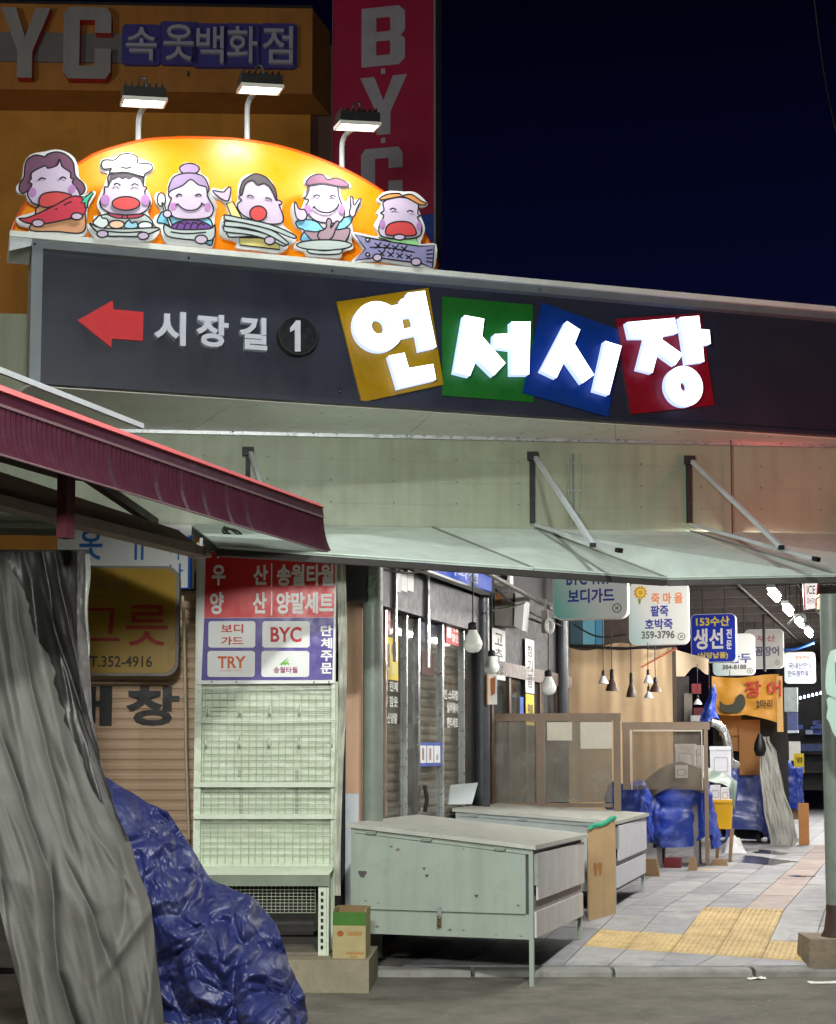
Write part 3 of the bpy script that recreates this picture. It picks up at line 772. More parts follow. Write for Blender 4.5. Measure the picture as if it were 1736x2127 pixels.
# floodlights
M_lens = glow('flood_lens', (250, 250, 238), 9.0)
M_pole = mat('lamp_pole', (205, 212, 214), 0.4, var=0.05)
HEADS = [('left', (287, 297), (298, 205), 86), ('middle', (513, 292), (540, 178), 90), ('right', (710, 352), (742, 255), 84)]
for nm, (bx, by), (hx, hy), wpx in HEADS:
    u0, z0 = SF.px(bx, by, AW + 0.08)
    HW = -0.36
    u1, z1_ = SF.px(hx, hy, HW)
    t = thing('floodlight', {'left': 'floodlight on the bent pole above the cartoon chef, lowest bracket on the left', 'middle': 'floodlight on the tallest bent pole above the top of the orange arch', 'right': 'floodlight on the bent pole in front of the tall red letters'}[nm], 'floodlight', SF, 'floodlights on poles over the arched board')
    zT = SF.px(bx, hy + 34, AW + 0.08)[1]
    pts = smooth([(u0, AW + 0.08, z0 - 0.5), (u0, AW + 0.08, z0), (u0, AW + 0.08, zT - 0.06), (u0 + 0.006, AW + 0.05, zT - 0.005), (u0 + 0.02, AW - 0.02, zT + 0.01), (u0 + 0.04, AW - 0.16, zT - 0.0), (u1, HW + 0.06, z1_ + 0.03)], 4, False)
    MB().tube(pts, 0.02, 10).build('pole', M_pole, t)
    hw = 0.145
    Mx = Matrix.Translation((u1, HW, z1_)) @ Matrix.Rotation(R(-4), 4, 'Y') @ Matrix.Rotation(R(7), 4, 'X')
    MB().box(-hw, hw, -0.09, 0.09, -0.012, 0.055).xf(Mx).build('housing', M_black, t)
    for i in range(7):
        xx = -hw + 0.02 + i * (2 * hw - 0.04) / 6
        MB().box(xx - 0.004, xx + 0.004, -0.08, 0.08, 0.0555, 0.085).xf(Mx).build('fin', M_black, t)
    MB().box(-hw + 0.01, hw - 0.01, -0.08, 0.08, -0.024, -0.0125).xf(Mx).build('lens', M_lens, t)
    k = MB()
    k.box(-hw - 0.006, hw + 0.006, -0.097, -0.082, -0.036, -0.0125); k.box(-hw - 0.006, hw + 0.006, 0.082, 0.097, -0.036, -0.0125)
    k.box(-hw - 0.006, -hw + 0.008, -0.0815, 0.0815, -0.036, -0.0125); k.box(hw - 0.008, hw + 0.006, -0.0815, 0.0815, -0.036, -0.0125)
    k.xf(Mx).build('bezel', mat('bezel', (214, 214, 205), 0.4, var=0.03), t)
    MB().tube(smooth([(-.03, 0, .05), (-.025, 0, .12), (.0, 0, .14), (.025, 0, .12), (.03, 0, .05)], 3, False), 0.008, 6).xf(Mx).build('bracket', M_bolt, t)
    lp_ = Mx @ Vector((0, 0, -0.05)); wp = SF.world(*lp_)
    lamp('floodlight_lamp', 'AREA', wp, FLOOD_W, (1.0, 0.98, 0.92), size=0.24, size_y=0.12, aim=SF.world(u1, HW + 0.22, z1_ - 0.75))
def bpx(mb, fr, x0, y0, x1, y1, w0, w1, mi=0):
    """box whose front face (at w0) covers the photograph's box"""
    u0, z1 = fr.px(x0, y0, w0); u1, z0 = fr.px(x1, y1, w0)
    return mb.box(u0, u1, w0, w1, z0, z1, mi)
def qpx(fr, pts, w): return [fr.px(x, y, w) for x, y in pts]

# ------------------------------------------------------------------ orange building behind, its sign letters, tall red sign
M_orw = mat('orange_wall', (190, 132, 50), 0.75, var=0.12, scale=1.5, bump=0.15, bscale=90, streak=0.25, dirt_amt=0.25, dirt=(110, 74, 34))
M_orb = mat('orange_band', (160, 106, 46), 0.7, var=0.12, scale=1.5, streak=0.3, dirt_amt=0.3, dirt=(96, 66, 40))
BF = Fr(P(648, 195, 18.0), 2.0)
bb = thing('orange_building', 'orange shop building behind the sign with a projecting signband', 'building', BF)
zt_ = BF.px(648, 18)[1]
band = MB()
c0 = [(-6, 0), (0, 0), (0.2, 0.62), (-6, 0.62)]
vs = [(x, y, z) for z in (0, zt_) for x, y in c0]
band.add(vs, [(3, 2, 1, 0), (4, 5, 6, 7), (0, 1, 5, 4), (1, 2, 6, 5), (3, 0, 4, 7)])
band.build('signband', M_orb, bb)
MB().box(-6, -0.04, 0.62, 4, -6.5, zt_ - 0.2).build('wall', M_orw, bb)
MB().box(-0.0395, 0.45, 0.75, 4, -6.5, zt_ - 0.1).build('side_wall', mat('brown_wall', (104, 78, 66), 0.8, var=0.12, streak=0.3), bb)
MB().box(-6, 0.0, 0.02, 0.5, zt_ + 0.002, zt_ + 0.05).build('parapet_cap', M_dark, bb)
k = MB(); bpx(k, BF, -40, 66, 395, 133, -0.03, -0.002); k.build('sign_backing', mat('band_backing', (104, 102, 104), 0.6, var=0.1, streak=0.3), bb)
MB().tube([BF_ for BF_ in [(BF.px(391, 150, -0.02)[0], -0.02, BF.px(391, 150)[1]), (BF.px(391, 160, -0.02)[0], -0.02, BF.px(391, 160)[1])]], 0.012, 6).build('bolt', M_bolt, bb)
M_dimw = mat('sign_letter_grey', (138, 136, 136), 0.5, var=0.08, streak=0.25)
M_lred = mat('letter_return_red', (170, 40, 40), 0.5, var=0.1)
def yc(fr, s, x0, y0, x1, y1, wf, wb, parent, m=None):
    """block capital with a cut-corner outline"""
    u0, v1 = fr.px(x0, y0, wf); u1, v0 = fr.px(x1, y1, wf)
    sh = {'Y': [[(0, 1), (.3, 1), (.5, .58), (.7, 1), (1, 1), (.65, .38), (.65, 0), (.35, 0), (.35, .38)]],
          'C': [[(0, .1), (.1, 0), (.9, 0), (1, .1), (1, .42), (.66, .42), (.66, .18), (.34, .18), (.34, .82), (.66, .82), (.66, .64), (1, .64), (1, .9), (.9, 1), (.1, 1), (0, .9)]],
          'B': [[(0, 0), (.86, 0), (1, .1), (1, .42), (.9, .5), (.64, .42), (.64, .17), (.34, .17), (.34, .43), (.64, .43), (.9, .5), (1, .58), (1, .9), (.86, 1), (.2, 1), (.2, .83), (.64, .83), (.64, .58), (.34, .58), (.34, .83), (.2, .83), (.2, 1), (0, 1)]]}
    k = MB()
    if s == 'B':
        for a in ([(0, 0), (.34, 0), (.34, 1), (0, 1)], [(.341, 0), (.86, 0), (1, .1), (1, .43), (.9, .5), (1, .57), (1, .9), (.86, 1), (.341, 1), (.341, .82), (.64, .82), (.66, .79), (.66, .61), (.64, .58), (.341, .58), (.341, .42), (.64, .42), (.66, .39), (.66, .21), (.64, .18), (.341, .18)]):
            k.prism([(u0 + x * (u1 - u0), v0 + z * (v1 - v0)) for x, z in a], wf, wb, 0, 1)
    else:
        k.prism([(u0 + x * (u1 - u0), v0 + z * (v1 - v0)) for x, z in sh[s][0]], wf, wb, 0, 1)
    return k.build('letter', m or [M_dimw, M_lred], parent)
lt = thing('sign_lettering', 'large grey block letters with red edges on the orange signband', 'sign letters', BF)
yc(BF, 'B', -170, 16, -60, 164, -0.16, -0.03, lt)
yc(BF, 'Y', 2, 15, 102, 162, -0.16, -0.03, lt)
yc(BF, 'C', 133, 14, 229, 164, -0.16, -0.03, lt)
kt = thing('sign_lettering', 'white shop-name lettering on a ragged dark blue backing, orange signband', 'sign letters', BF)
chs = [('속', 262, 56, 325, 125), ('옷', 340, 50, 402, 125), ('백', 408, 54, 464, 130), ('화', 472, 54, 534, 130), ('점', 546, 54, 608, 132)]
M_blu = mat('blue_backing', (62, 60, 128), 0.5, var=0.1)
for ch, x0, y0, x1, y1 in chs:
    k = MB(); u0, v1 = BF.px(x0 - 8, y0 - 6, -0.06); u1, v0 = BF.px(x1 + 9, y1 + 10, -0.06)
    k.prism(rrect(u0, u1, v0, v1, 0.06), -0.06, -0.004); k.build('backing', M_blu, kt)
    k = MB(); ptext(k, BF, ch, x0, y0, x1, y1, -0.12, bold=0.008, depth=0.055); k.build('letter', mat('dim_letter', (158, 156, 170), 0.5, var=0.05), kt)
VF = Fr(P(690, 560, 16.4), -12)
M_vred = mat('sign_red', (140, 20, 56), 0.5, var=0.12, scale=1.2, streak=0.15)
vt = thing('vertical_sign', 'tall dark red vertical sign with stacked grey letters beside night sky', 'sign', VF)
u1, _ = VF.px(905, 300); _, ztop = VF.px(800, -30); _, zbl = VF.px(800, 452)
MB().box(0.0, u1 - 0.02, 0.0, 0.3, zbl + 0.002, ztop).build('red_panel', M_vred, vt)
MB().box(0.0, u1 - 0.02, 0.0, 0.3, -1.2, zbl - 0.002).build('blue_panel', mat('sign_blue', (28, 58, 140), 0.5, var=0.1), vt)
MB().box(u1 - 0.018, u1, -0.015, 0.34, -1.2, ztop).build('side_frame', mat('side_frame', (120, 122, 124), 0.5, var=0.15, streak=0.4), vt)
MB().box(-0.012, -0.001, -0.01, 0.3, -1.2, ztop).build('side_frame', mat('side_frame_red', (120, 70, 84), 0.5, var=0.1), vt)
G1 = mat('vertical_letter', (142, 138, 148), 0.55, var=0.1, streak=0.15)
yc(VF, 'B', 751, 19, 841, 132, -0.006, -0.001, vt, [G1, G1])
yc(VF, 'Y', 748, 163, 845, 275, -0.006, -0.001, vt, [G1, G1])
yc(VF, 'C', 750, 311, 836, 424, -0.006, -0.001, vt, [G1, G1])
for y in (148, 292):
    k = MB(); bpx(k, VF, 791, y - 5, 800, y + 5, -0.006, -0.001); k.build('dot', G1, vt)

# ------------------------------------------------------------------ main awning over the shop fronts
zA = 1.58 + 1.32          # front edge height
def PA(px, py): return PZ(px, py, zA)
fe = [PA(455, 1136), PA(920, 1168), PA(1385, 1201), PA(2050, 1188)]
zW = WF.o.z + zb - 0.01
def wallpt(px): 
    u, _ = WF.px(px, 1094); p = WF.world(u, -0.02, 0); return Vector((p.x, p.y, zW))
bk = [wallpt(395), wallpt(920), wallpt(1270), wallpt(1460), wallpt(2050)]
aw = thing('awning', 'long pale green sheet awning under the cladding wall', 'awning', Fr((0, 11, 0), 0))
AO = Vector((0, 11, 0))
def sheet(ps, name, m, th=0.012, par=None):
    vs = [p - AO for p in ps]; n = len(vs)
    k = MB(); k.add([tuple(v) for v in vs] + [(v.x, v.y, v.z - th) for v in vs], [tuple(range(n)), tuple(range(2 * n - 1, n - 1, -1))] + [(i, n + i, n + (i + 1) % n, (i + 1) % n) for i in range(n)])
    return k.build(name, m, par or aw)
def mix(a, b, t): return a + (b - a) * t
e1 = PA(1105, 1181)
M_awe = mat('awning_edge', (62, 60, 58), 0.6, var=0.15)
segs_b = [bk[0], mix(bk[1], bk[0], 0.05), wallpt(1130), wallpt(1455), bk[4]]
f_all = [fe[0], PA(1108, 1181.5), fe[2], fe[3]]
sheet([fe[0], PA(1106, 1181), wallpt(895), bk[0]], 'awning_panel', M_awn)
sheet([PA(1110, 1181.5), fe[2], wallpt(1116), wallpt(899)], 'awning_panel', M_awn)
sheet([fe[2] + Vector((.008, 0, 0)), PA(1735, 1194), wallpt(1430), wallpt(1120)], 'awning_panel', M_awn)
sheet([PA(1739, 1194), fe[3], bk[4], wallpt(1434)], 'awning_panel', M_awn)
k = MB()
for a, b in ((fe[0], fe[2]), (fe[2], fe[3])):
    k = MB(); d = (b - a).normalized(); n = Vector((d.y, -d.x, 0)); n = n if n.y < 0 else -n
    vs = []
    for z in (-0.055, -0.0125):
        for off in (0.0, 0.05):
            for p in (a, b): vs.append(tuple(p - AO - n * off + n * 0.003 + Vector((0, 0, z))))
    k.hexa(vs).build('edge_beam', M_awe, aw)
    k = MB(); k.tube([a - AO + n * 0.01 + Vector((0, 0, .004)), b - AO + n * 0.01 + Vector((0, 0, .004))], 0.008, 6).build('edge_bead', M_awn, aw)
for a, b in ((PA(1108, 1181), wallpt(897)), (fe[2], wallpt(1118)), (PA(1737, 1194), wallpt(1432))):
    MB().tube([a - AO + Vector((0, 0, .004)), b - AO + Vector((0, 0, .004))], .009, 6).build('seam_strip', mat('seam', (120, 126, 120), 0.6, var=0.1), aw)
# left return of the awning
k = MB(); vs = [fe[0], bk[0]]
k.hexa([tuple(p - AO + Vector((dx, 0, z))) for z in (-0.06, -0.013) for dx in (0, 0.03) for p in vs]).build('edge_beam', M_awe, aw)
# tie struts
ts = [(513, 935, 545, 1020, 475, 1110), (1103, 945, 1231, 1131, 1282, 1142), (1428, 953, 1622, 1136, 1690, 1160)]
for i, (x0, y0, x1, y1, x2, y2) in enumerate(ts):
    u, z = WF.px(x0 + 2, y0, -0.03)
    up, zp = WF.px(x0 + 4, 1088, -0.03)
    t = thing('awning_strut', ['short bright tie strut on the cladding wall just above the red stall roof', 'steel tie strut holding the awning in the middle of the wall', 'steel tie strut holding the awning near the reddish end of the wall'][i], 'strut', WF, 'struts holding up the awning')
    MB().box(u - 0.018, u + 0.018, -0.05, -0.001, zp + 0.01, z).build('wall_post', M_dark, t)
    MB().box(u - 0.045, u + 0.045, -0.07, -0.0505, z - 0.05, z + 0.02).build('bracket', M_dark, t)
    # foot sits on the awning sheet
    if i == 0:
        q1 = P(552, 1042, 11.5); q2 = None
    else:
        q1 = P(x1, y1, 11.0 if i == 1 else 11.28)
    a = WF.loc(WF.world(u + 0.02, -0.07, z - 0.03)); b = WF.loc(q1)
    MB().bar(a, b, 0.032, 0.032).build('tie_bar', M_steelw, t)
    if i:
        q2 = P(x2, y2, 10.86 if i == 1 else 11.1)
        uu, zz = WF.px(x0 + 10, 1090, -0.05)
        MB().bar((uu, -0.05, zz), WF.loc(q2), 0.03, 0.026).build('base_bar', M_steelw, t)
        qq = WF.loc(q2)
        MB().bar(qq, qq + (qq - Vector((uu, -0.05, zz))).normalized() * 0.05, 0.04, 0.032).build('end_cap', M_black, t)
        MB().box(b.x - .02, b.x + .02, b.y - .02, b.y + .02, b.z - .02, b.z + .01).build('end_cap', M_black, t)
    zk = WF.px(x0 + 6, 1047)[1]
    MB().lathe([(0, 0.014), (0.01, 0.01), (0.012, 0)], n=8).xf(Matrix.Translation((u, -0.05, zk)) @ Matrix.Rotation(R(90), 4, 'X')).build('bolt', M_bolt, t)
# coil of cable on the awning end
cc = PZ(483, 1108, zA + 0.25)
k = MB()
for i in range(5):
    pts = [(cc.x + (0.05 + .012 * i % .03) * math.cos(a * .5 + i), cc.y + 0.02 * math.sin(a + i), cc.z + (0.03 + .005 * i) * math.sin(a * .5 + i * .7)) for a in range(13)]
    k.tube(pts, 0.006, 5)
tag(k.build('cable_coil', M_black), 'black coil of cable lying on the awning end beside the red roof', 'cable')

# ------------------------------------------------------------------ left stall: red roof, beam
F1 = P(670, 1150, 10.3); F0 = P(0, 950, 6.96)
d = (F1 - F0); ang = math.degrees(math.atan2(d.y, d.x))
LF = Fr((F1.x, F1.y, 0), ang)
zb1 = (F1.z + F0.z) / 2
u00 = -6.2
M_mar = mat('maroon_sheet', (56, 24, 36), 0.38, var=0.08, scale=4, streak=0.25, dirt_amt=0.15, dirt=(70, 30, 40))
M_pink = mat('red_roof_sheet', (214, 96, 100), 0.5, var=0.06, scale=3, streak=0.1)
M_trim = mat('fascia_trim', (120, 96, 100), 0.35, metal=0.3, var=0.1)
st = thing('stall_roof', 'maroon stall roof running in from the left with ribbed fascia', 'stall roof', LF)
# ribbed fascia, flaring out at its lower edge
nr = 150
def fas(a, b):
    u = u00 + a * (0 - u00)
    rib = 0.004 * (1 if (int(a * nr * 2) % 2) else -1)
    flare = 0.05 * (1 - b) ** 3
    h = 0.235
    return (u + 0.05 * (1 - b) * (1 if a > .999 else 0), -flare + rib, zb1 + b * h)
k = MB(); k.grid(fas, nr * 2, 6, 0, False); k.grid(lambda a, b: (fas(a, b)[0], fas(a, b)[1] + 0.008, fas(a, b)[2]), nr * 2, 6, 0, False)
k.build('fascia', M_mar, st)
zf = zb1 + 0.235
MB().box(u00, 0.0, -0.012, 0.012, zf, zf + 0.014).build('trim_strip', M_trim, st)
MB().tube([(u00, -0.052, zb1), (0.05, -0.052, zb1)], 0.006, 6).build('lower_bead', M_trim, st)
k = MB(); k.hexa([(u00, -0.006, zf + 0.0145), (0, -0.006, zf + 0.0145), (u00, 0.02, zf + 0.0145), (0, 0.02, zf + 0.0145), (u00, 0.0, zf + 0.07), (0, 0.0, zf + 0.07), (u00, 0.02, zf + 0.07), (0, 0.02, zf + 0.07)]).build('upper_fascia', M_mar, st)
k = MB(); k.hexa([(u00, -0.02, zf + 0.071), (0.0, -0.02, zf + 0.071), (u00, 0.06, zf + 0.071), (0.0, 0.06, zf + 0.071), (u00, 0.03, zf + 0.125), (0.0, 0.03, zf + 0.105), (u00, 0.06, zf + 0.125), (0.0, 0.06, zf + 0.105)]).build('roof_edge', M_pink, st)
uw0, zw0 = LF.px(-40, 749, 0.42); uw1, zw1 = LF.px(290, 886, 0.42)
k = MB(); k.hexa([(u00, 0.06, zf + .1), (-0.3, 0.06, zf + .08), (u00, 1.9, zf + .34), (-0.3, 1.9, zf + .34), (u00, 0.06, zf + .11), (-0.3, 0.06, zf + .09), (u00, 1.9, zf + .36), (-0.3, 1.9, zf + .36)]).build('roof_sheet', mat('roof_sheet_dark', (60, 34, 38), 0.6, var=0.1), st)
MB().bar((u00, 0.40, zw0 + (uw0 - u00) * 0.0), (uw1, 0.40, zw1), 0.02, 0.03).build('white_rail', M_steelw, st)
bu0, bz0 = LF.px(0, 1025, 0.55); bu1, bz1 = LF.px(423, 1140, 0.55); _, bz2 = LF.px(423, 1158, 0.55)
M_trough = mat('stall_beam', (150, 130, 114), 0.5, metal=0.2, var=0.15, streak=0.3, dirt_amt=0.3)
hb = 0.19
bt = bz2 + hb
k = MB(); k.hexa([(u00, 0.55, bz2 + .06), (bu1 - .02, 0.55, bz2 + .06), (u00, 0.75, bz2 + .06), (bu1 - .02, 0.75, bz2 + .06), (u00, 0.57, bt + .1), (bu1 - .3, 0.57, bz2 + .14), (u00, 0.75, bt + .1), (bu1 - .3, 0.75, bz2 + .14)]).build('beam', M_trough, st)
MB().box(u00, bu1, 0.5, 0.62, bz2, bz2 + 0.058).build('gutter', mat('stall_gutter', (140, 128, 118), 0.45, metal=0.3, var=0.15, streak=0.3), st)
MB().box(bu1 - .075, bu1 + .002, 0.495, 0.625, bz2 - 0.003, bz2 + 0.062).build('gutter_end', M_trough, st)
pu, pz = LF.px(140, 1060, 0.35)
MB().box(pu - .04, pu + .04, 0.33, 0.39, pz - 0.15, zf + .08).build('post', mat('maroon_post', (80, 34, 44), 0.6, var=0.15), st)
k = MB(); k.bar((pu, .36, zf - .04), (bu1 - .5, .62, bz2 + .16), .05, .05).build('brace', M_mar, st)
bd = thing('unlit_stall', 'dark unlit body of the market stall behind the grey tarp', 'market stall', LF)
MB().box(u00, bu1 - 2.0, 1.35, 2.6, 0.0, bz2 - .02).build('body', M_dark, bd)
MB().box(u00, pu - .3, 0.5, 1.5, bt + .1, zf + .02).build('stored_goods', mat('stored_goods', (62, 56, 52), 0.7, var=0.4, scale=8), bd)

# ------------------------------------------------------------------ grey tarp hanging off the stall
def facet(v):
    """flat facets meeting in sharp creases, as in crumpled sheet"""
    d_ = mn.voronoi(v)[0]
    return min(1.6, d_[1] ** 2 - d_[0] ** 2)
def ridged(v, oc=4):
    s_, a = 0, 1
    for i in range(oc):
        s_ += a * (1 - 2 * abs(mn.noise(v))); v = v * 2.1 + Vector((3.1, 1.7, .4)); a *= 0.52
    return s_
def curve(pts):
    def f(y):
        for (y0, x0), (y1, x1) in zip(pts, pts[1:]):
            if y <= y1:
                t = max(0, min(1, (y - y0) / (y1 - y0))); t = t * t * (3 - 2 * t) * .5 + t * .5
                return x0 + (x1 - x0) * t
        return pts[-1][1]
    return f
gR = curve([(1140, 184), (1300, 182), (1480, 190), (1574, 207), (1660, 232), (1783, 280), (1888, 314), (1953, 321), (2124, 340), (2230, 350)])
def gL(y): return -190 + (y - 1140) / 984 * 248 if y > 1140 else -190
M_gtarp = mat('grey_tarp', (90, 90, 86), 0.68, var=0.12, scale=3, bump=0.2, bscale=70, spec=0.22, dirt_amt=0.3, dirt=(66, 65, 60))
FOLDS = [([(0, 1514), (50, 1660), (98, 1810)], .06, 9), ([(30, 1228), (64, 1425), (113, 1622), (160, 1780)], .06, 9),
         ([(60, 1180), (95, 1400), (150, 1640), (215, 1830)], -.06, 15), ([(106, 1277), (162, 1450), (207, 1600), (250, 1720)], .06, 7),
         ([(120, 1180), (150, 1330), (185, 1480)], -.035, 6), ([(106, 1800), (112, 1900), (118, 2016), (165, 2150)], .11, 11),
         ([(148, 1810), (190, 1900), (226, 2005)], .10, 14), ([(318, 1885), (275, 1940), (228, 2004)], -.06, 15),
         ([(15, 1880), (40, 2010), (62, 2150)], -.04, 9), ([(321, 1900), (316, 2000), (300, 2150)], -.05, 9),
         ([(66, 1820), (80, 1960), (105, 2150)], -.07, 22), ([(172, 1840), (192, 1980), (215, 2150)], -.06, 24),
         ([(-10, 1250), (20, 1450), (60, 1650)], -.06, 17), ([(-30, 1640), (0, 1800), (14, 1900)], .06, 10),
         ([(0, 1170), (14, 1300), (40, 1480)], .05, 8), ([(90, 1160), (112, 1300), (140, 1440)], .035, 6),
         ([(250, 1770), (262, 1850), (258, 1920)], .05, 11), ([(130, 1560), (190, 1720), (285, 1860)], -.04, 9),
         ([(250, 2010), (255, 2080), (262, 2160)], .05, 13), ([(30, 1700), (60, 1790), (75, 1850)], -.04, 11)]
def gt(s, t):
    py = 1142 + (2205 - 1142) * t
    a, b = gL(py), gR(py)
    px = a + (b - a) * s
    fold = 0.0
    for pts, am, wd in FOLDS:
        y0, y1 = min(pts[0][1], pts[-1][1]), max(pts[0][1], pts[-1][1])
        if py < y0 - 70 or py > y1 + 70: continue
        q = sorted((y, x) for x, y in pts)
        for (ya, xa), (yb, xb) in zip(q, q[1:]):
            if py <= yb or (yb, xb) == q[-1]:
                xl = xa + (xb - xa) * (py - ya) / (yb - ya); break
        e_ = 1.0
        if py < y0 + 50: e_ = max(0, (py - y0 + 70) / 120)
        if py > y1 - 50 and y1 < 2140: e_ = min(e_, max(0, (y1 + 70 - py) / 120))
        xl += 4 * mn.noise(Vector((py / 60, xl / 50, am * 40)))
        dd = (px - xl) / wd
        if abs(dd) < 4: fold += 0.8 * am * e_ * e_ * (3 - 2 * e_) * math.exp(-abs(dd) ** 1.6)
    fold += 0.06 * mn.noise(Vector((s * 3, t * 2.5, 8))) + 0.022 * mn.noise(Vector((s * 9 - t * 2, t * 5, 2))) + 0.006 * mn.noise(Vector((s * 26 - t * 6, t * 12, 4)))
    e = 0.64 + 0.06 * s + 0.02 * mn.noise(Vector((s * 5, 1, 1)))
    bulge = (max(0, t) / e) ** 1.6 if t < e else 1.0 - 0.25 * (t - e)
    Y = 8.45 + 0.22 * s - 0.34 * bulge + fold + 0.12 * max(0, s - .93) / .07
    return tuple(P(px, py, Y))
k = MB(); k.grid(gt, 190, 210)
o = k.build('grey_tarp', M_gtarp)
tag(o, 'grey plastic tarp hanging in long folds from the stall at the left edge', 'tarp')
sm_ = o.modifiers.new('thickness', 'SOLIDIFY'); sm_.thickness = 0.003
# its shaded side laid on as a dark sheet, clear film along its edge
M_tarp_shade = mat('tarp_shade', (34, 33, 31), 0.45, var=0.3, scale=5, bump=0.3, bscale=25)
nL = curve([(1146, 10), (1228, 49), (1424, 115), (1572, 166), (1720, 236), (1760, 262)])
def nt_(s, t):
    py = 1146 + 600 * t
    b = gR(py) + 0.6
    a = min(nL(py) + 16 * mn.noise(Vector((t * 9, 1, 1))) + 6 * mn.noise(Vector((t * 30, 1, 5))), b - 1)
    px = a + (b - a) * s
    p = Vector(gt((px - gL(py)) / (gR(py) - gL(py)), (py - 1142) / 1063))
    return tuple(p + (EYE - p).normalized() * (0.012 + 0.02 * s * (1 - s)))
tag(MB().grid(nt_, 60, 120).build('tarp_shade', M_tarp_shade), 'dark layer standing in for shade down the edge of the grey tarp', 'tarp')
M_film = glassy('clear_film', (238, 240, 236), 0.2, 0.35, 0.15, (205, 212, 204))
def flm(s, t):
    py = 1150 + 340 * t; px = 150 + (36 + 3 * math.sin(t * 14)) * s - 4 * t
    return tuple(P(px, py, 8.75 + .04 * mn.noise(Vector((s * 5, t * 7, 1)))))
tag(MB().grid(flm, 10, 30).build('plastic_film', M_film), 'strip of clear plastic film beside the grey tarp and yellow sign', 'plastic sheet')

# ------------------------------------------------------------------ crumpled blue tarp
bU = [(200, 1604), (258, 1637), (348, 1686), (398, 1760), (436, 1824), (520, 1858), (572, 1916), (602, 2006), (634, 2066), (642, 2150)]
bL = [(195, 1700), (215, 1800), (245, 1920), (275, 2020), (300, 2080), (325, 2120), (360, 2150), (410, 2175), (480, 2190), (570, 2200)]
def pl(pts, t):
    x = t * (len(pts) - 1); i = min(int(x), len(pts) - 2); f_ = x - i
    return (pts[i][0] + (pts[i + 1][0] - pts[i][0]) * f_, pts[i][1] + (pts[i + 1][1] - pts[i][1]) * f_)
def bt_(s, t):
    a, b = pl(bU, t), pl(bL, t)
    w = mn.noise(Vector((t * 9, 0, 4))) * 9 + mn.noise(Vector((t * 18, 0, 4))) * 5 + mn.noise(Vector((t * 40, 0, 4))) * 2.5
    px = a[0] + (b[0] - a[0]) * s + w * (1 - s) * .8
    py = a[1] + (b[1] - a[1]) * s + w * (1 - s)
    v = Vector((px / 130, py / 130, 2.0))
    Y = 9.95 - 0.55 * t - 0.42 * math.sin(min(1, s * 1.9) * math.pi / 2) + 0.75 * max(0, s - .55) ** 1.3 - 0.06 * t
    v2 = v + Vector((mn.noise(v * 1.5), mn.noise(v * 1.5 + Vector((9, 0, 0))), 0)) * .25
    Y -= 0.20 * facet(v2 * 1.3) + 0.06 * facet(v2 * 3.1 + Vector((4, 1, 0))) + 0.022 * facet(v2 * 7.0 + Vector((1, 8, 0))) + 0.10 * mn.noise(v * 0.9)
    return tuple(P(px, py, Y))
def tarpmat(name, col, dirtc, amt=0.25, rough=0.3):
    return mat(name, col, rough, var=0.14, scale=6, bump=0.18, bscale=24, dirt_amt=amt, dirt=dirtc, spec=0.6)
M_btarp = tarpmat('blue_tarp', (32, 40, 92), (104, 110, 136), 0.6, 0.5)
M_btarp2 = tarpmat('blue_tarp_alley', (40, 68, 168), (140, 156, 208), 0.6, 0.36)
o = MB().grid(bt_, 130, 220).build('blue_tarp', M_btarp)
tag(o, 'crumpled shiny blue tarp heaped behind the grey tarp', 'tarp')
sm_ = o.modifiers.new('thickness', 'SOLIDIFY'); sm_.thickness = 0.003
cg = thing('shade_boxes', 'dark boxes standing in for the shade beneath the crumpled blue tarp', 'shade boxes', Fr((-1.25, 9.75, 0), 12))
for i, (x0, x1, y0, y1, z0, z1) in enumerate([(-0.75, -.12, 0.15, .8, 0, 0.42), (-.118, .4, .1, .8, 0, .1), (-0.7, -.3, 0.3, .8, 0.502, 0.9), (-.75, -.5, .3, .8, 0.902, 1.2)]):
    MB().box(x0, x1, y0, y1, z0, z1).build('crate', M_dark, cg)  # black boxes fill in the shade under the tarp's overhang

# ------------------------------------------------------------------ roller shutter shop behind the stall
SH = Fr(P(180, 1760, 11.9), 3)
SH.o.z = 0; SH.M = Matrix.Translation(SH.o) @ Matrix.Rotation(R(3), 4, 'Z')
M_slat = mat('shutter_slat', (206, 176, 148), 0.5, var=0.06, scale=4, bump=0.05, bscale=60, streak=0.22, dirt_amt=0.2, dirt=(120, 90, 66))
sh = thing('roller_shutter', 'tan ribbed roller shutter with black painted lettering', 'shutter', SH)
usl0, _ = SH.px(60, 1500); usl1, _ = SH.px(404, 1500)
prof = [(0.0, 0.0), (-0.004, 0.010), (-0.016, 0.020), (-0.018, 0.050), (-0.010, 0.068), (0.0, 0.072)]
pitch = 0.078
kk = MB()
for j, (y, z) in enumerate(prof[:-1]):
    y2, z2_ = prof[j + 1]
    kk.add([(usl0, y, z), (usl1, y, z), (usl1, y2, z2_), (usl0, y2, z2_)], [(0, 1, 2, 3)])
kk.add([(usl0, 0, .072), (usl1, 0, .072), (usl1, 0.002, pitch), (usl0, 0.002, pitch)], [(0, 1, 2, 3)])
me = kk.mesh('slat', M_slat)
for i in range(35):
    o = link('slat', me, sh); o.location = (0, 0, 0.12 + i * pitch)
MB().box(usl0 - .05, usl1 + .03, 0.01, 0.03, 0, 3.0).build('backing', M_dark, sh)
MB().box(usl1 + 0.002, usl1 + 0.05, -0.035, 0.009, 0.05, 3.0).build('guide_rail', mat('guide_rail', (150, 130, 108), 0.5, var=0.1), sh)
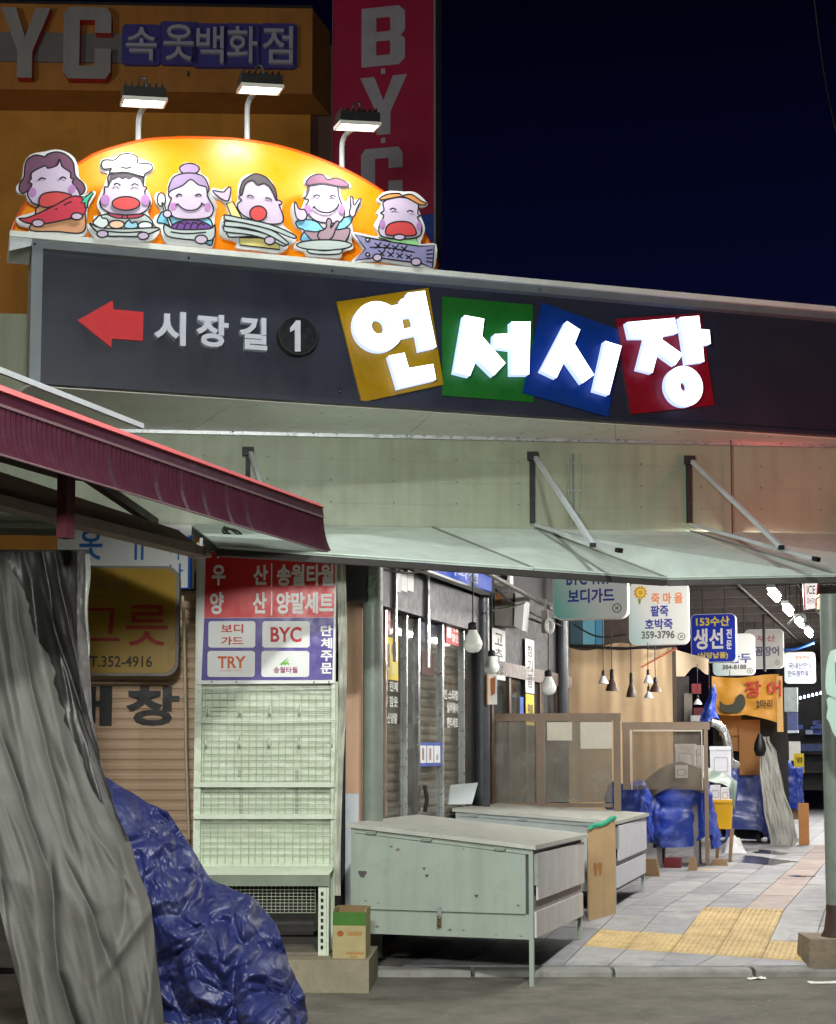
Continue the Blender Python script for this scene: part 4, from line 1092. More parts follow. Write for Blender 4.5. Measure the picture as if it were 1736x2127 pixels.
for ch, x0, x1 in (('대', 100, 232), ('창', 262, 372)):
    k = MB(); ptext(k, SH, ch, x0, 1425, x1, 1508, -0.0205, bold=0.04); k.build('lettering', M_black, sh)
pts = [P(379, 1238, 11.55), P(382, 1300, 11.56), P(384, 1400, 11.57), P(386, 1560, 11.58), P(392, 1742, 11.6)]
tag(MB().tube(pts, 0.012, 6).build('cord', mat('cream_cord', (205, 190, 160), 0.7, var=0.1)), 'cream cord hanging in front of the tan roller shutter', 'cord')
# white and blue sign board above it
k1 = thing('sign_board', 'white sign board with blue border partly hidden behind the yellow sign', 'sign', SH)
k = MB(); bpx(k, SH, 120, 1088, 402, 1222, -0.16, -0.12); k.build('board', M_white, k1)
k = MB(); bpx(k, SH, 391, 1112, 398, 1222, -0.163, -0.1602); bpx(k, SH, 120, 1219, 391, 1223, -0.163, -0.1602); k.build('border', flat((30, 90, 190)), k1)
for ch, x0, x1, y0, y1 in (('옷', 165, 212, 1100, 1163), ('ㅠ', 270, 308, 1100, 1163), ('사', 352, 376, 1100, 1163), ('나', 352, 380, 1170, 1204)):
    k = MB(); ptext(k, SH, ch, x0, y0, x1, y1, -0.163, bold=0.02); k.build('lettering', flat((30, 105, 180)), k1)
# yellow rounded sign
YS = thing('hanging_sign', 'unlit mustard yellow rounded sign with red lettering in front of the shutter', 'sign', SH)
u0, z1y = SH.px(60, 1174, -0.42); u1, z0y = SH.px(370, 1404, -0.42)
MB().prism(rrect(u0, u1, z0y, z1y, 0.1, 6), -0.42, -0.30).build('case', mat('sign_case', (120, 116, 108), 0.5, var=0.1), YS)
MB().prism(rrect(u0 + .02, u1 - .025, z0y + .02, z1y - .02, 0.085, 6), -0.426, -0.4205).build('face', mat('mustard_face', (150, 118, 14), 0.45, var=0.08, scale=3), YS)
k = MB(); ptext(k, SH, '연성', 188, 1196, 262, 1240, -0.428, bold=0.0); k.build('lettering', flat((120, 108, 70)), YS)
k = MB(); ptext(k, SH, '그', 160, 1262, 248, 1332, -0.428, bold=0.0); k.build('lettering', flat((150, 40, 18)), YS)
k = MB(); ptext(k, SH, '릇', 262, 1256, 348, 1342, -0.428, bold=0.01); k.build('lettering', flat((150, 40, 18)), YS)
k = MB(); ptext(k, SH, 'T.352-4916', 186, 1362, 316, 1386, -0.428, bold=0.02); k.build('lettering', flat((50, 40, 16)), YS)

# ------------------------------------------------------------------ concrete step, display rack, red and purple sign board
QF = Fr((P(766, 2053, 10.38).x, 10.38, 0), -3)
tag(MB().box(-1.3, 0, 0, 0.78, 0, 0.215).build('concrete_step', M_conc, None, QF), 'low worn concrete step under the wire display rack', 'step')
stp = bpy.data.objects['concrete_step']
RF = Fr((P(410, 1500, 10.92).x, 10.92, 0), 0)
rk = thing('display_rack', 'pale green wire grid display rack with hooks and a bottom tray', 'display rack', RF)
M_rack = mat('rack_panel', (204, 214, 196), 0.5, var=0.05, scale=4, streak=0.14, dirt_amt=0.3, dirt=(160, 156, 128), bump=0.1, bscale=14)
M_wire = mat('rack_wire', (176, 186, 166), 0.45, var=0.08)
M_rackf = mat('rack_frame', (198, 208, 190), 0.45, var=0.06, streak=0.15, dirt_amt=0.2)
def rx(x, y=1600, w=0): return RF.px(x, y, w)[0]
def rz(y, x=560, w=0): return RF.px(x, y, w)[1]
k = MB(); bpx(k, RF, 408, 1416, 700, 1800, 0.03, 0.05); k.build('backing', M_rack, rk)
for x0, x1 in ((404, 418), (688, 696)):
    MB().box(rx(x0), rx(x1), -0.03, 0.03, 0.22, rz(1128)).build('upright', M_rackf, rk)
k = MB()
nv = 18
for i in range(nv):
    x = rx(424) + (rx(686) - rx(424)) * i / (nv - 1) + random.uniform(-.003, .003)
    k.tube([(x, 0.012, rz(1424)), (x + random.uniform(-.004, .004), 0.014, rz(1610)), (x + random.uniform(-.004, .004), 0.012, rz(1792))], 0.0032, 5)
y = 1430
while y < 1790:
    z = rz(y)
    k.tube([(rx(418), 0.006, z), (rx(540), 0.006, z + random.uniform(-.006, .006)), (rx(690), 0.006, z + random.uniform(-.004, .004))], 0.0032, 5)
    y += random.choice((9, 12, 14, 15))
tag(k.build('wire_grid', M_wire, rk), kind='stuff')
for row, xs in ((1474, (430, 497, 559, 621)), (1540, (428, 497, 558, 621, 690))):
    for x in xs:
        u, z = rx(x), rz(row)
        h = MB(); h.box(u - .012, u + .012, -.012, -.002, z - .03, z + .03)
        h.tube([(u, -.004, z + .03), (u, -.03, z + .025), (u, -.05, z - .01), (u, -.05, z - .035), (u, -.03, z - .04)], 0.005, 6)
        h.build('hook', mat('hook', (182, 190, 172), 0.4, metal=0.2, var=0.08) if x == 430 else bpy.data.materials['hook'], rk)
for yy in (1630, 1696):
    k = MB(); bpx(k, RF, 402, yy - 5, 700, yy + 5, -0.05, -0.008); k.build('cross_bar', M_rackf, rk)
# tape strands holding plastic wrap
for yy in (1431, 1496, 1500):
    k = MB(); k.tube([(rx(404), -0.034, rz(yy)), (rx(560), -0.02, rz(yy + 2)), (rx(698), -0.034, rz(yy - 1))], 0.003, 4).build('wrap_strand', flat((226, 232, 222), 0.3), rk)
for x, y0, y1 in ((500, 1635, 1700), (616, 1600, 1690), (497, 1600, 1615)):
    k = MB(); bpx(k, RF, x - 3, y0, x + 4, y1, 0.0285, 0.0299); k.build('tape_patch', flat((150, 160, 146), 0.6), rk)
# clear wrap stretched over the grid
def wr(s, t):
    x = 406 + 290 * s; y = 1424 + 366 * t
    u, z = RF.px(x, y, 0)
    return (u, -.028 - .012 * abs(mn.noise(Vector((s * 3, t * 12, 1)))) - .003 * mn.noise(Vector((s * 18, t * 30, 4))), z)
MB().grid(wr, 60, 80).build('clear_wrap', glassy('clear_wrap', (248, 250, 246), 0.05, 0.12, 0.36, (222, 226, 212)), rk)
# bottom tray
k = MB()
ta, tb_ = -0.33, 0.03
zt2 = RF.px(560, 1817, ta)[1]; zt3 = rz(1790)
k.hexa([(rx(425), ta, zt2 - .004), (RF.px(683, 1817, ta)[0], ta, zt2 - .004), (rx(412), tb_, zt2 + .02), (rx(696), tb_, zt2 + .02), (rx(425), ta, zt2), (RF.px(683, 1817, ta)[0], ta, zt2), (rx(412), tb_, zt2 + .035), (rx(696), tb_, zt2 + .035)])
k.build('tray', M_rack, rk)
xl, xr = RF.px(425, 1817, ta)[0], RF.px(684, 1817, ta)[0]
MB().box(xl, xr, ta - .008, ta - .0005, zt2 - .075, zt2).build('tray_lip', mat('tray_lip', (120, 130, 114), 0.5, var=0.1, dirt_amt=0.3), rk)
for x in (0,):
    MB().box(xr - .075, xr - .02, ta + .01, ta + .04, 0.217, zt2 - .01).build('leg', M_rackf, rk)
    for i in range(9):
        MB().box(xr - .058, xr - .04, ta + .006, ta + .0098, 0.26 + i * .045, 0.285 + i * .045).build('slot', M_black, rk)
MB().box(xr - .018, xr - .004, ta + .01, 0.0, 0.217, zt2 - .01).build('side_panel', M_rackf, rk)
MB().box(xl, xr - .02, 0.0, 0.02, 0.217, zt2 - .02).build('lower_backing', mat('lower_backing', (70, 66, 62), 0.7, var=0.2, streak=0.2), rk)
MB().box(xl, xr - .02, ta + .04, 0.0, 0.217, 0.235).build('bottom_shelf', mat('bottom_shelf', (118, 110, 98), 0.6, var=0.2), rk)
k = MB()
for i in range(26):
    k.tube([(xl + (xr - .1 - xl) * i / 25, ta + .06, 0.5), (xl + (xr - .1 - xl) * i / 25, ta + .06, zt2 - .08)], 0.002, 4)
for i in range(8):
    k.tube([(xl, ta + .058, .5 + i * .022), (xr - .1, ta + .058, .5 + i * .022)], 0.002, 4)
tag(k.build('lower_grid', M_wire, rk), kind='stuff')
MB().box(xl, xr - .02, ta + .2, ta + .23, 0.36, 0.4).build('lower_bar', M_dark, rk)

sb = thing('shop_sign', 'red and purple shop sign board listing goods above the wire rack', 'sign', RF)
def slant(mb, pts, w0, w1): return mb.prism([RF.px(x, y, w0) for x, y in pts], w0, w1)
MB().prism([RF.px(x, y, -0.05) for x, y in ((415, 1117), (700, 1117), (694, 1419), (410, 1421))], -0.05, -0.032).build('frame', M_white, sb)
MB().prism([RF.px(x, y, -0.053) for x, y in ((428, 1118), (697, 1118), (693, 1282), (424, 1283))], -0.053, -0.0502).build('red_panel', mat('sign_red_bright', (212, 38, 42), 0.4, var=0.04), sb)
MB().prism([RF.px(x, y, -0.053) for x, y in ((424, 1284), (693, 1283), (690, 1412), (418, 1413))], -0.053, -0.0502).build('purple_panel', mat('sign_purple', (62, 40, 138), 0.4, var=0.04), sb)
k = MB(); w_ = -0.055
for s, x0, y0, x1, y1 in (('우', 440, 1119, 466, 1160), ('사', 528, 1119, 556, 1160), ('스포츠', 575, 1119, 690, 1158), ('우', 440, 1173, 468, 1216), ('산', 526, 1173, 556, 1215), ('송월타월', 575, 1172, 693, 1217), ('양', 436, 1230, 464, 1276), ('산', 525, 1230, 553, 1274), ('양말세트', 574, 1230, 692, 1275)):
    k = MB(); ptext(k, RF, s, x0, y0, x1, y1, w_, bold=0.035); k.build('lettering', flat((240, 240, 238)), sb)
for y0, y1 in ((1119, 1160), (1170, 1220), (1228, 1278)):
    k = MB(); bpx(k, RF, 563, y0, 565, y1, w_, w_ + .001); k.build('divider_line', flat((240, 240, 238)), sb)
for s, y in (('단', 1299), ('체', 1325), ('주', 1351), ('문', 1377)):
    k = MB(); ptext(k, RF, s, 666, y, 690, y + 22, w_, bold=0.03); k.build('lettering', flat((240, 240, 238)), sb)
for x0, y0, x1, y1, items in ((433, 1290, 530, 1345, [('보디', 459, 1296, 505, 1315, (196, 60, 40)), ('가드', 459, 1322, 505, 1340, (196, 60, 40))]),
                              (545, 1290, 643, 1345, [('BYC', 562, 1302, 626, 1334, (190, 30, 40))]),
                              (431, 1352, 529, 1406, [('TRY', 452, 1363, 510, 1388, (205, 90, 30)), ('Beauty&Comfort', 457, 1391, 502, 1395, (190, 120, 90))]),
                              (543, 1352, 642, 1406, [('송월타월', 568, 1385, 618, 1398, (150, 70, 110))])):
    u0, v1 = RF.px(x0, y0, -0.056); u1, v0 = RF.px(x1, y1, -0.056)
    pn = MB().prism(rrect(u0, u1, v0, v1, 0.02, 4), -0.056, -0.0532).build('brand_panel', M_white, sb)
    for s, a, b, c, d_, col in items:
        k = MB(); ptext(k, RF, s, a, b, c, d_, -0.058, bold=0.025 if len(s) < 6 else 0.0); k.build('lettering', flat(col), pn)
    if x0 == 543:
        k = MB()
        for i in range(3):
            k.face([RF.px(580 + i * 7, 1380 - i, -0.058), RF.px(586 + i * 7, 1382, -0.058), RF.px(600, 1364 + i * 6, -0.058)], -0.058)
        k.build('emblem', flat((110, 180, 70)), pn)
for x in (440, 491, 652, 683):
    u, z = RF.px(x, 1416, -0.055); MB().box(u - .005, u + .005, -.06, -.0501, z - .006, z + .006).build('clip', M_bolt, sb)
# translucent sheet hanging down the right edge of the rack
def cur(s, t):
    py = 1160 + 700 * t; px = 697 + 20 * s * (1 - .35 * t) + 6 * math.sin(t * 5) + (8 * (t - .6) if t > .6 else 0)
    return tuple(P(px, py, 10.75 + .03 * mn.noise(Vector((s * 3, t * 8, 0))) + .03 * s))
tag(MB().grid(cur, 8, 60).build('plastic_sheet', glassy('milky_film', (225, 228, 220), 0.15, 0.55, 0.25, (214, 216, 200))), 'milky plastic sheet hanging down the right edge of the wire rack', 'plastic sheet')

# ------------------------------------------------------------------ carton on the step
CB = Fr((P(691, 1900, 10.47).x, 10.47, 0.216), -6)
ct = thing('carton', 'small open green and cream carton standing on the concrete step', 'carton', CB)
w_c = P(760, 1900, 10.47).x - P(691, 1900, 10.47).x; hc = 0.33
M_cream = mat('carton_cream', (164, 152, 110), 0.7, var=0.1, scale=9, dirt_amt=0.35, dirt=(130, 104, 60))
M_cgr = mat('carton_green', (60, 106, 34), 0.6, var=0.1)
M_cin = mat('carton_inside', (120, 100, 66), 0.8, var=0.1)
MB().box(0, w_c, 0, 0.006, 0, hc * .66).build('front_panel', M_cream, ct)
MB().box(0, w_c, 0, 0.006, hc * .661, hc * .93).build('green_band', M_cgr, ct)
MB().box(w_c - .006, w_c, .0065, .24, 0, hc).build('side_panel', M_cream, ct)
MB().box(0, .006, .0065, .24, 0, hc).build('side_panel', M_cream, ct)
MB().box(.0065, w_c - .0065, .234, .24, 0, hc).build('back_panel', M_cin, ct)
MB().box(.0065, w_c - .0065, .0065, .233, 0, .01).build('base', M_cin, ct)
k = MB(); k.face(rrect(.03, .075, hc * .44, hc * .56, .02), -.0015); k.build('print', flat((150, 84, 40)), ct)
k = MB(); [k.face(rrect(a, b, c, d_, .006), -.0015) for a, b, c, d_ in ((.1, .2, hc * .46, hc * .54), (.09, .21, hc * .08, hc * .14), (.12, .17, hc * .02, hc * .06))]; k.build('print', flat((160, 124, 70)), ct)
# ------------------------------------------------------------------ pillars
def gz(p): return zpv(p.y) - 0.01
def pillar(px, Y, r, label, top, m, base=True):
    p = P(px, 1600, Y); fr = Fr((p.x, p.y, 0), 0); fr.o.z = gz(p); fr.M = Matrix.Translation(fr.o)
    t = thing('steel_pillar', label, 'pillar', fr, 'round steel pillars of the market arcade')
    k = MB(); k.tube([(0, 0, 0.0), (0, 0, 1.0), (0, 0, 2.0), (0, 0, top)], r, 24); k.build('shaft', m, t)
    k = MB(); k.lathe([(r * 1.0 + .03, 0.0), (r + .03, 0.012), (r + .002, 0.014)], n=24); k.build('base_plate', M_dark, t)
    return t, fr
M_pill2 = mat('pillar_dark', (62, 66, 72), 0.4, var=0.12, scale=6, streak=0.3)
p1, PF1 = pillar(774, 11.55, 0.075, 'green grey round pillar between the tan column and the shop door', 2.95, M_pillar)
k = MB()
for a, b, c, d_ in ((768, 1180, 784, 1200), (766, 1196, 772, 1212), (778, 1190, 786, 1206)):
    pass
k.grid(lambda s, t: (0.0765 * math.sin(-0.5 + s * .8 + .1 * math.sin(t * 9)), -0.0765 * math.cos(-0.5 + s * .8 + .1 * math.sin(t * 9)), 2.62 + .22 * t), 6, 6)
k.build('peeling_patch', mat('peeling_paint', (150, 170, 150), 0.6, var=0.5, scale=18), p1)
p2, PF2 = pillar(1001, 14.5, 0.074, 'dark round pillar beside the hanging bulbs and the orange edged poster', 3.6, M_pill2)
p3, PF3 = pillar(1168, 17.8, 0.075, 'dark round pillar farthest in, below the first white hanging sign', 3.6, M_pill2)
p4, PF4 = pillar(1733, 11.42, 0.082, 'green grey round pillar on a concrete footing at the right edge', 2.7, M_pillar)
k = MB(); k.lathe([(0.13, 0.16), (0.125, 0.19), (0.1, 0.24), (0.084, 0.36), (0.083, 0.42)], n=24); k.build('rusty_boot', mat('rusty_boot', (66, 46, 40), 0.7, var=0.3, dirt_amt=0.4), p4)
ft = MB(); c = P(1733, 1980, 11.42)
q = [(-.24, -.2), (.3, -.2), (.3, .25), (-.22, .25)]
ft.prism([(x, y) for x, y in q], 0, 1)
vs = [(x, y, 0) for x, y in q] + [(x * .93, y * .93, .2) for x, y in q]
fo = MB().add(vs, [(0, 1, 5, 4), (1, 2, 6, 5), (2, 3, 7, 6), (3, 0, 4, 7), (4, 5, 6, 7)])
fo = fo.build('concrete_footing', mat('footing', (128, 116, 98), 0.9, var=0.25, scale=7, bump=0.6, bscale=50, dirt_amt=0.5, dirt=(80, 70, 58)))
fo.location = (c.x, c.y, zpv(c.y) - 0.02)
tag(fo, 'rough concrete footing around the base of the right pillar', 'footing')

# tan column left of the first pillar
TF = Fr((P(718, 1500, 11.75).x, 11.75, 0), 0)
tc_ = thing('wall_column', 'tan wall column with a pale grey foot beside the green pillar', 'column', TF)
uw = TF.px(752, 1500)[0]; zz = TF.px(735, 1648)[1]
MB().box(0, uw * .8, 0, .3, zz + .001, 3.2).build('upper_face', mat('tan_render', (198, 160, 134), 0.7, var=0.06, scale=3, streak=0.15, bump=0.1), tc_)
MB().box(uw * .8 + .001, uw, -.012, .3, 0.2, 3.2).build('edge_moulding', mat('tan_edge', (176, 136, 110), 0.6, var=0.08, streak=0.2), tc_)
MB().box(0, uw * .8, 0, .3, 0.2, zz).build('grey_foot', mat('grey_foot', (196, 202, 210), 0.6, var=0.06, dirt_amt=0.2), tc_)
MB().box(-.05, -.004, .05, .3, 0, 3.2).build('dark_gap', M_dark, tc_)
k = MB(); u, z = TF.px(726, 1180, -.02)
k.tube(smooth([(u - .02, -.02, z + .1), (u + .03, -.03, z + .05), (u - .01, -.03, z - .02), (u + .035, -.02, z + .02), (u + .05, -.02, z + .06)], 4, False), 0.006, 5)
k.build('loose_cable', M_black, tc_)

# ------------------------------------------------------------------ shop front behind the first two pillars (runs along the alley)
FF = Fr((P(774, 1600, 11.55).x, 11.55, 0), 90 - ALLEY)
M_brslat = mat('brown_slat', (150, 124, 106), 0.45, var=0.12, scale=4, streak=0.2, dirt_amt=0.2)
M_glass = glassy('shop_glass', (236, 240, 238), 0.1, 0.05, 0.03)
M_chrome = mat('chrome_post', (205, 208, 210), 0.2, metal=0.9, var=0.05)
M_brown = mat('brown_frame', (84, 62, 52), 0.45, var=0.15, streak=0.2)
sf_ = thing('storefront', 'glazed shop front with brown shutter behind glass between the first pillars', 'shop front', FF)
me = None
kk = MB()
us_ = FF.px(799, 1500, .185)[0]
for (y, z), (y2, z2_) in zip(prof, prof[1:]):
    kk.add([(us_, y, z), (3.9, y, z), (3.9, y2, z2_), (us_, y2, z2_)], [(0, 1, 2, 3)])
kk.add([(us_, 0, .072), (3.9, 0, .072), (3.9, 0.002, .078), (us_, 0.002, .078)], [(0, 1, 2, 3)])
me = kk.mesh('slat', M_brslat)
for i in range(31):
    o = link('slat', me, sf_); o.location = (0, 0.185, 0.26 + i * .078)
MB().box(us_, 3.9, .2, .5, .2, 3.05).build('back_wall', M_dark, sf_)
MB().box(-.1, 3.05, .05, .19, .2, .26).build('sill', M_brown, sf_)
MB().box(-.1, 3.05, .02, .19, 2.72, 3.05).build('header', mat('shop_header', (58, 56, 62), 0.5, var=0.2), sf_)
MB().box(.9, 7.2, .2, .5, 3.06, 4.34).build('upper_wall', M_dark, sf_)
def fu(px, w=.1): return FF.px(px, 1500, w)[0]
def fbox(name, m, x0, y0, x1, y1, w0, w1, par):
    ua, za = FF.px(x0, y0, w0); ub, zc_ = FF.px(x1, y1, w0)
    return MB().box(ua, ub, w0, w1, min(zc_, za), max(zc_, za)).build(name, m, par)
def fquad(name, m, x0, x1, y0, y1, w, par, th=.006, dy0=0, dy1=0):
    """flat notice on the facade plane: heights taken at its left edge"""
    ua, za = FF.px(x0, y0, w); _, zc_ = FF.px(x0, y1, w); ub, _ = FF.px(x1, y0, w)
    return MB().box(ua, ub, w, w + th, zc_, za).build(name, m, par), (ua, ub, zc_, za)
for a, b in ((797, 838), (841, 862), (868, 913), (917, 957), (961, 984)):
    MB().box(fu(a), fu(b), .1, .106, .3, 2.7).build('glass_pane', M_glass, sf_)
for px_, m, wd in ((796, M_chrome, .03), (839.5, M_alu, .022), (865, M_chrome, .05), (915, M_alu, .05), (959, M_alu, .025), (985, M_brown, .05)):
    u = fu(px_); MB().box(u - wd / 2, u + wd / 2, .075, .13, .26, 2.72).build('mullion', m, sf_)
    if m is M_chrome: MB().box(u - wd / 2, u + wd / 2, -.01, .018, 2.3, 3.08).build('chrome_post', m, sf_)
MB().box(fu(841), fu(862), .12, .15, .3, 2.7).build('shutter_box', M_brown, sf_)
MB().box(fu(961), fu(984), .12, .15, .3, 2.7).build('shutter_box', M_brown, sf_)
MB().box(fu(868), fu(913), .09, .098, .42, 1.0).build('kick_panel', glassy('milky_pane', (215, 220, 220), .2, .3, .1), sf_)
u = fu(868); MB().tube([(u + .03, .05, 1.1), (u + .03, .03, 1.2), (u + .03, .05, 1.32)], .018, 8).build('door_handle', M_black, sf_)
# notices on the glass
def note(lbl, cat, x0, x1, y0, y1, col, items=(), w=.088, name='notice', bars=()):
    t = thing(name, lbl, cat, FF)
    b, (ua, ub, z0, z1) = fquad('sheet', flat(col), x0, x1, y0, y1, w, t)
    for s, a, c, bb_, dd, tc2 in items:
        k = MB(); text(k, s, ua + (ub - ua) * a, ua + (ub - ua) * c, z0 + (z1 - z0) * bb_, z0 + (z1 - z0) * dd, w - .002, bold=.02); k.build('lettering', flat(tc2), t)
    for a, c, bb_, dd, tc2 in bars:
        k = MB(); k.face(rrect(ua + (ub - ua) * a, ua + (ub - ua) * c, z0 + (z1 - z0) * bb_, z0 + (z1 - z0) * dd, .008, 3), w - .002); k.build('print', flat(tc2), t)
    return t
note('pink edged notice above the yellow poster on the shop glass', 'notice', 797, 811, 1264, 1316, (210, 120, 130), [('안내', .15, .85, .55, .9, (240, 230, 230)), ('문의', .15, .85, .12, .45, (240, 230, 230))])
note('bright yellow poster with brown pictures on the shop glass', 'poster', 798, 827, 1321, 1410, (236, 208, 40), [('특가', .5, .92, .55, .85, (70, 50, 20))], bars=[(.1, .38, .3, .6, (120, 80, 40)), (.12, .36, .58, .84, (130, 90, 46)), (.5, .88, .14, .4, (230, 214, 120))])
note('red and white sticker on the right glass pane of the shop', 'sticker', 926, 952, 1284, 1336, (190, 40, 46), [('세일', .45, .95, .55, .9, (240, 220, 220)), ('할인', .45, .95, .12, .45, (240, 220, 220))], bars=[(.05, .4, .25, .75, (226, 226, 226))])
note('small blue framed brand poster low on the shop door', 'poster', 868, 916, 1541, 1592, (60, 84, 170), [], bars=[(.06, .34, .14, .86, (226, 228, 230)), (.37, .65, .14, .86, (226, 228, 230)), (.68, .95, .14, .86, (226, 228, 230)), (.16, .24, .25, .75, (180, 90, 90)), (.46, .56, .25, .75, (200, 96, 70)), (.78, .85, .25, .5, (150, 120, 150))])
note('dark blue stock photo poster on the shop door glass', 'poster', 870, 905, 1275, 1330, (64, 62, 110), [('백화점', .1, .9, .6, .85, (120, 120, 160))], w=.13)
note('dull red banner hanging inside the shop door glass', 'banner', 876, 900, 1352, 1400, (140, 40, 50), [('세일', .1, .9, .2, .8, (170, 80, 86))], w=.13)
wl_ = thing('window_lettering', 'white stick-on lettering low on the left shop pane', 'lettering', FF)
k = MB()
def ft_(s, x0, x1, y0, y1, w=.094):
    ua, za = FF.px(x0, y0, w); _, zc_ = FF.px(x0, y1, w); ub, _ = FF.px(x1, y0, w)
    text(k, s, ua, ub, zc_, za, w, bold=.03)
for a_ in (('의 란제', 797, 826, 1413, 1434), ('일 잠옷', 797, 826, 1444, 1467), ('덧신양말', 797, 825, 1479, 1502)):
    k = MB(); ft_(*a_); k.build('lettering', flat((214, 216, 214)), wl_)
wl2 = thing('window_lettering', 'white stick-on lettering on the right shop pane below the red sticker', 'lettering', FF)
for a_ in (('인 스타킹', 922, 951, 1431, 1452), ('실버웨어', 928, 951, 1458, 1480), ('팬티세트', 928, 951, 1489, 1511)):
    k = MB(); ft_(*a_); k.build('lettering', flat((214, 216, 214)), wl2)
# blue fascia sign over the door
bs = thing('fascia_sign', 'blue fascia sign under the awning edge over the shop door', 'sign', FF)
ub0, ub1 = FF.px(822, 1190, -.08)[0], FF.px(1021, 1235, -.08)[0]
zbs = FF.px(1020, 1236, -.08)[1]
MB().box(ub0, ub1, -.08, .0, zbs, zbs + .2).build('case', M_white, bs)
MB().box(ub0 + .01, ub1 - .01, -.084, -.081, zbs + .02, zbs + .19).build('face', mat('fascia_blue', (30, 76, 190), 0.35, var=0.05), bs)
k = MB(); text(k, '속옷 백화점', ub0 + .5, ub1 - .5, zbs + .05, zbs + .17, -.087, bold=.02); k.build('lettering', flat((190, 200, 230)), bs)
pn_ = thing('paper_notice', 'creased white paper sheets taped high beside the blue fascia sign', 'paper', FF)
for i, (a, b) in enumerate(((819, 832), (833, 846), (847, 859))):
    fquad('sheet', M_white, a, b, 1184, 1226, .01 - .002 * i, pn_)
# dark interior and wall of the second shop, beyond the second pillar
s2 = thing('storefront', 'dark brown shop front past the second pillar with white vertical notices', 'shop front', FF)
MB().box(3.92, 7.2, .35, .6, .2, 3.3).build('back_wall', mat('dark_wall', (50, 44, 42), 0.7, var=0.25), s2)
for a, b in ((1020, 1052), (1056, 1087), (1092, 1117), (1120, 1150)):
    MB().box(fu(a), fu(b), .1, .105, .95, 2.35).build('glass_pane', M_glass, s2)
for px_ in (1018, 1054, 1089, 1118, 1152):
    u = fu(px_); MB().box(u - .04, u + .04, .07, .14, .25, 2.5).build('mullion', M_brown, s2)
MB().box(3.12, 7.2, .06, .34, .25, .95).build('dado', M_brown, s2)
MB().box(3.12, 7.2, .05, .34, 2.36, 2.5).build('lintel', M_brown, s2)
MB().box(3.12, 7.2, .08, .34, 2.5, 3.3).build('header', M_dark, s2)
note('white vertical notice with black brush lettering near the second pillar', 'notice', 1021, 1049, 1303, 1409, (222, 222, 218), [('고', .2, .8, .68, .92, (40, 40, 40)), ('추', .2, .8, .38, .62, (40, 40, 40)), ('가루', .15, .85, .08, .3, (40, 40, 40))], w=.05)
note('white vertical notice with black lettering between the two hanging bulbs', 'notice', 1091, 1109, 1326, 1438, (222, 222, 218), [('참', .2, .8, .68, .9, (40, 40, 40)), ('기', .2, .8, .4, .62, (40, 40, 40)), ('름', .2, .8, .1, .34, (70, 70, 70))], w=.05)
note('yellow notice below the farther white vertical notice', 'notice', 1092, 1109, 1441, 1506, (226, 200, 40), [('판매', .2, .8, .3, .7, (60, 50, 20))], w=.05)
note('narrow blue sticker left of the yellow notice', 'sticker', 1080, 1087, 1447, 1482, (40, 90, 200), w=.05)
# orange edged poster on the second pillar
OP = Fr(PF2.world(0.02, -.09, 0), -6); 
op = thing('menu_board', 'white menu board with orange edge hung on the second pillar', 'menu board', OP)
k = MB(); bpx(k, OP, 1012, 1401, 1032, 1463, 0, .02); k.build('board', M_white, op)
k = MB(); bpx(k, OP, 1011, 1400, 1014, 1464, -.004, -.0005); k.build('edge', flat((236, 150, 20)), op)
k = MB(); k.face(qpx(OP, [(1018, 1410), (1029, 1405), (1028, 1440), (1020, 1446)], -.003), -.003); k.build('print', flat((170, 104, 64)), op)
# white cabinet, loudspeaker, camera, pipe
CBX = Fr(P(1020, 1300, 15.2), -ALLEY)
cbx = thing('wall_cabinet', 'white and grey metal cabinet hung above the brush-lettered notice', 'cabinet', CBX)
u0, z1c = CBX.px(1022, 1232); u1, z0c = CBX.px(1066, 1298)
MB().box(u0, u1, 0, .4, z0c, z1c).build('body', mat('cabinet_grey', (150, 144, 140), 0.5, var=0.08, streak=0.2), cbx)
k = MB(); p_ = qpx(CBX, [(1067, 1300), (1084, 1309), (1090, 1236), (1070, 1230)], -.02); k.prism(p_, -.02, .2); k.build('door', mat('cabinet_white', (220, 222, 224), 0.45, var=0.05), cbx)
k = MB(); bpx(k, CBX, 1031, 1232, 1041, 1252, -.004, -.0005); k.build('label_patch', flat((170, 104, 60)), cbx)
CF_ = Fr(P(1042, 1200, 13.6), -12)
cm = thing('security_camera', 'small white security camera under the awning beside the blue sign', 'camera', CF_)
k = MB(); bpx(k, CF_, 1027, 1188, 1059, 1211, 0, .2); k.build('housing', M_white, cm)
u, z = CF_.px(1046, 1199, -.01)
MB().prism(ell(u, z, .035, .035, 16), -.012, -.0005).build('lens', M_black, cm)
MB().box(u - .08, u - .02, .05, .1, z + .05, z + .4).build('bracket', M_galv, cm)
SP = Fr(P(1138, 1290, 15.3), -10)
sp = thing('loudspeaker', 'grey horn loudspeaker hanging from the pipe near the second white notice', 'loudspeaker', SP)
k = MB(); bpx(k, SP, 1124, 1268, 1137, 1314, .03, .16); k.build('housing', mat('speaker_grey', (130, 124, 118), 0.5, var=0.1), sp)
u, z = SP.px(1141, 1300, 0); k = MB(); k.ring(u, z, .048, .078, .03, .05, -.02, .05, 24); k.build('horn', M_white, sp)
k = MB(); bpx(k, SP, 1143, 1276, 1152, 1284, .0, .05); bpx(k, SP, 1129, 1244, 1134, 1268, .08, .12); k.build('bracket', M_galv, sp)
pa, pb = P(998, 1182, 12.3), P(1152, 1268, 16.6)
tag(MB().tube([pa, pb], .022, 10).build('awning_pipe', mat('grey_pipe', (96, 92, 88), 0.5, metal=0.3, var=0.15)), 'grey pipe slanting back under the awning above the hanging bulbs', 'pipe')
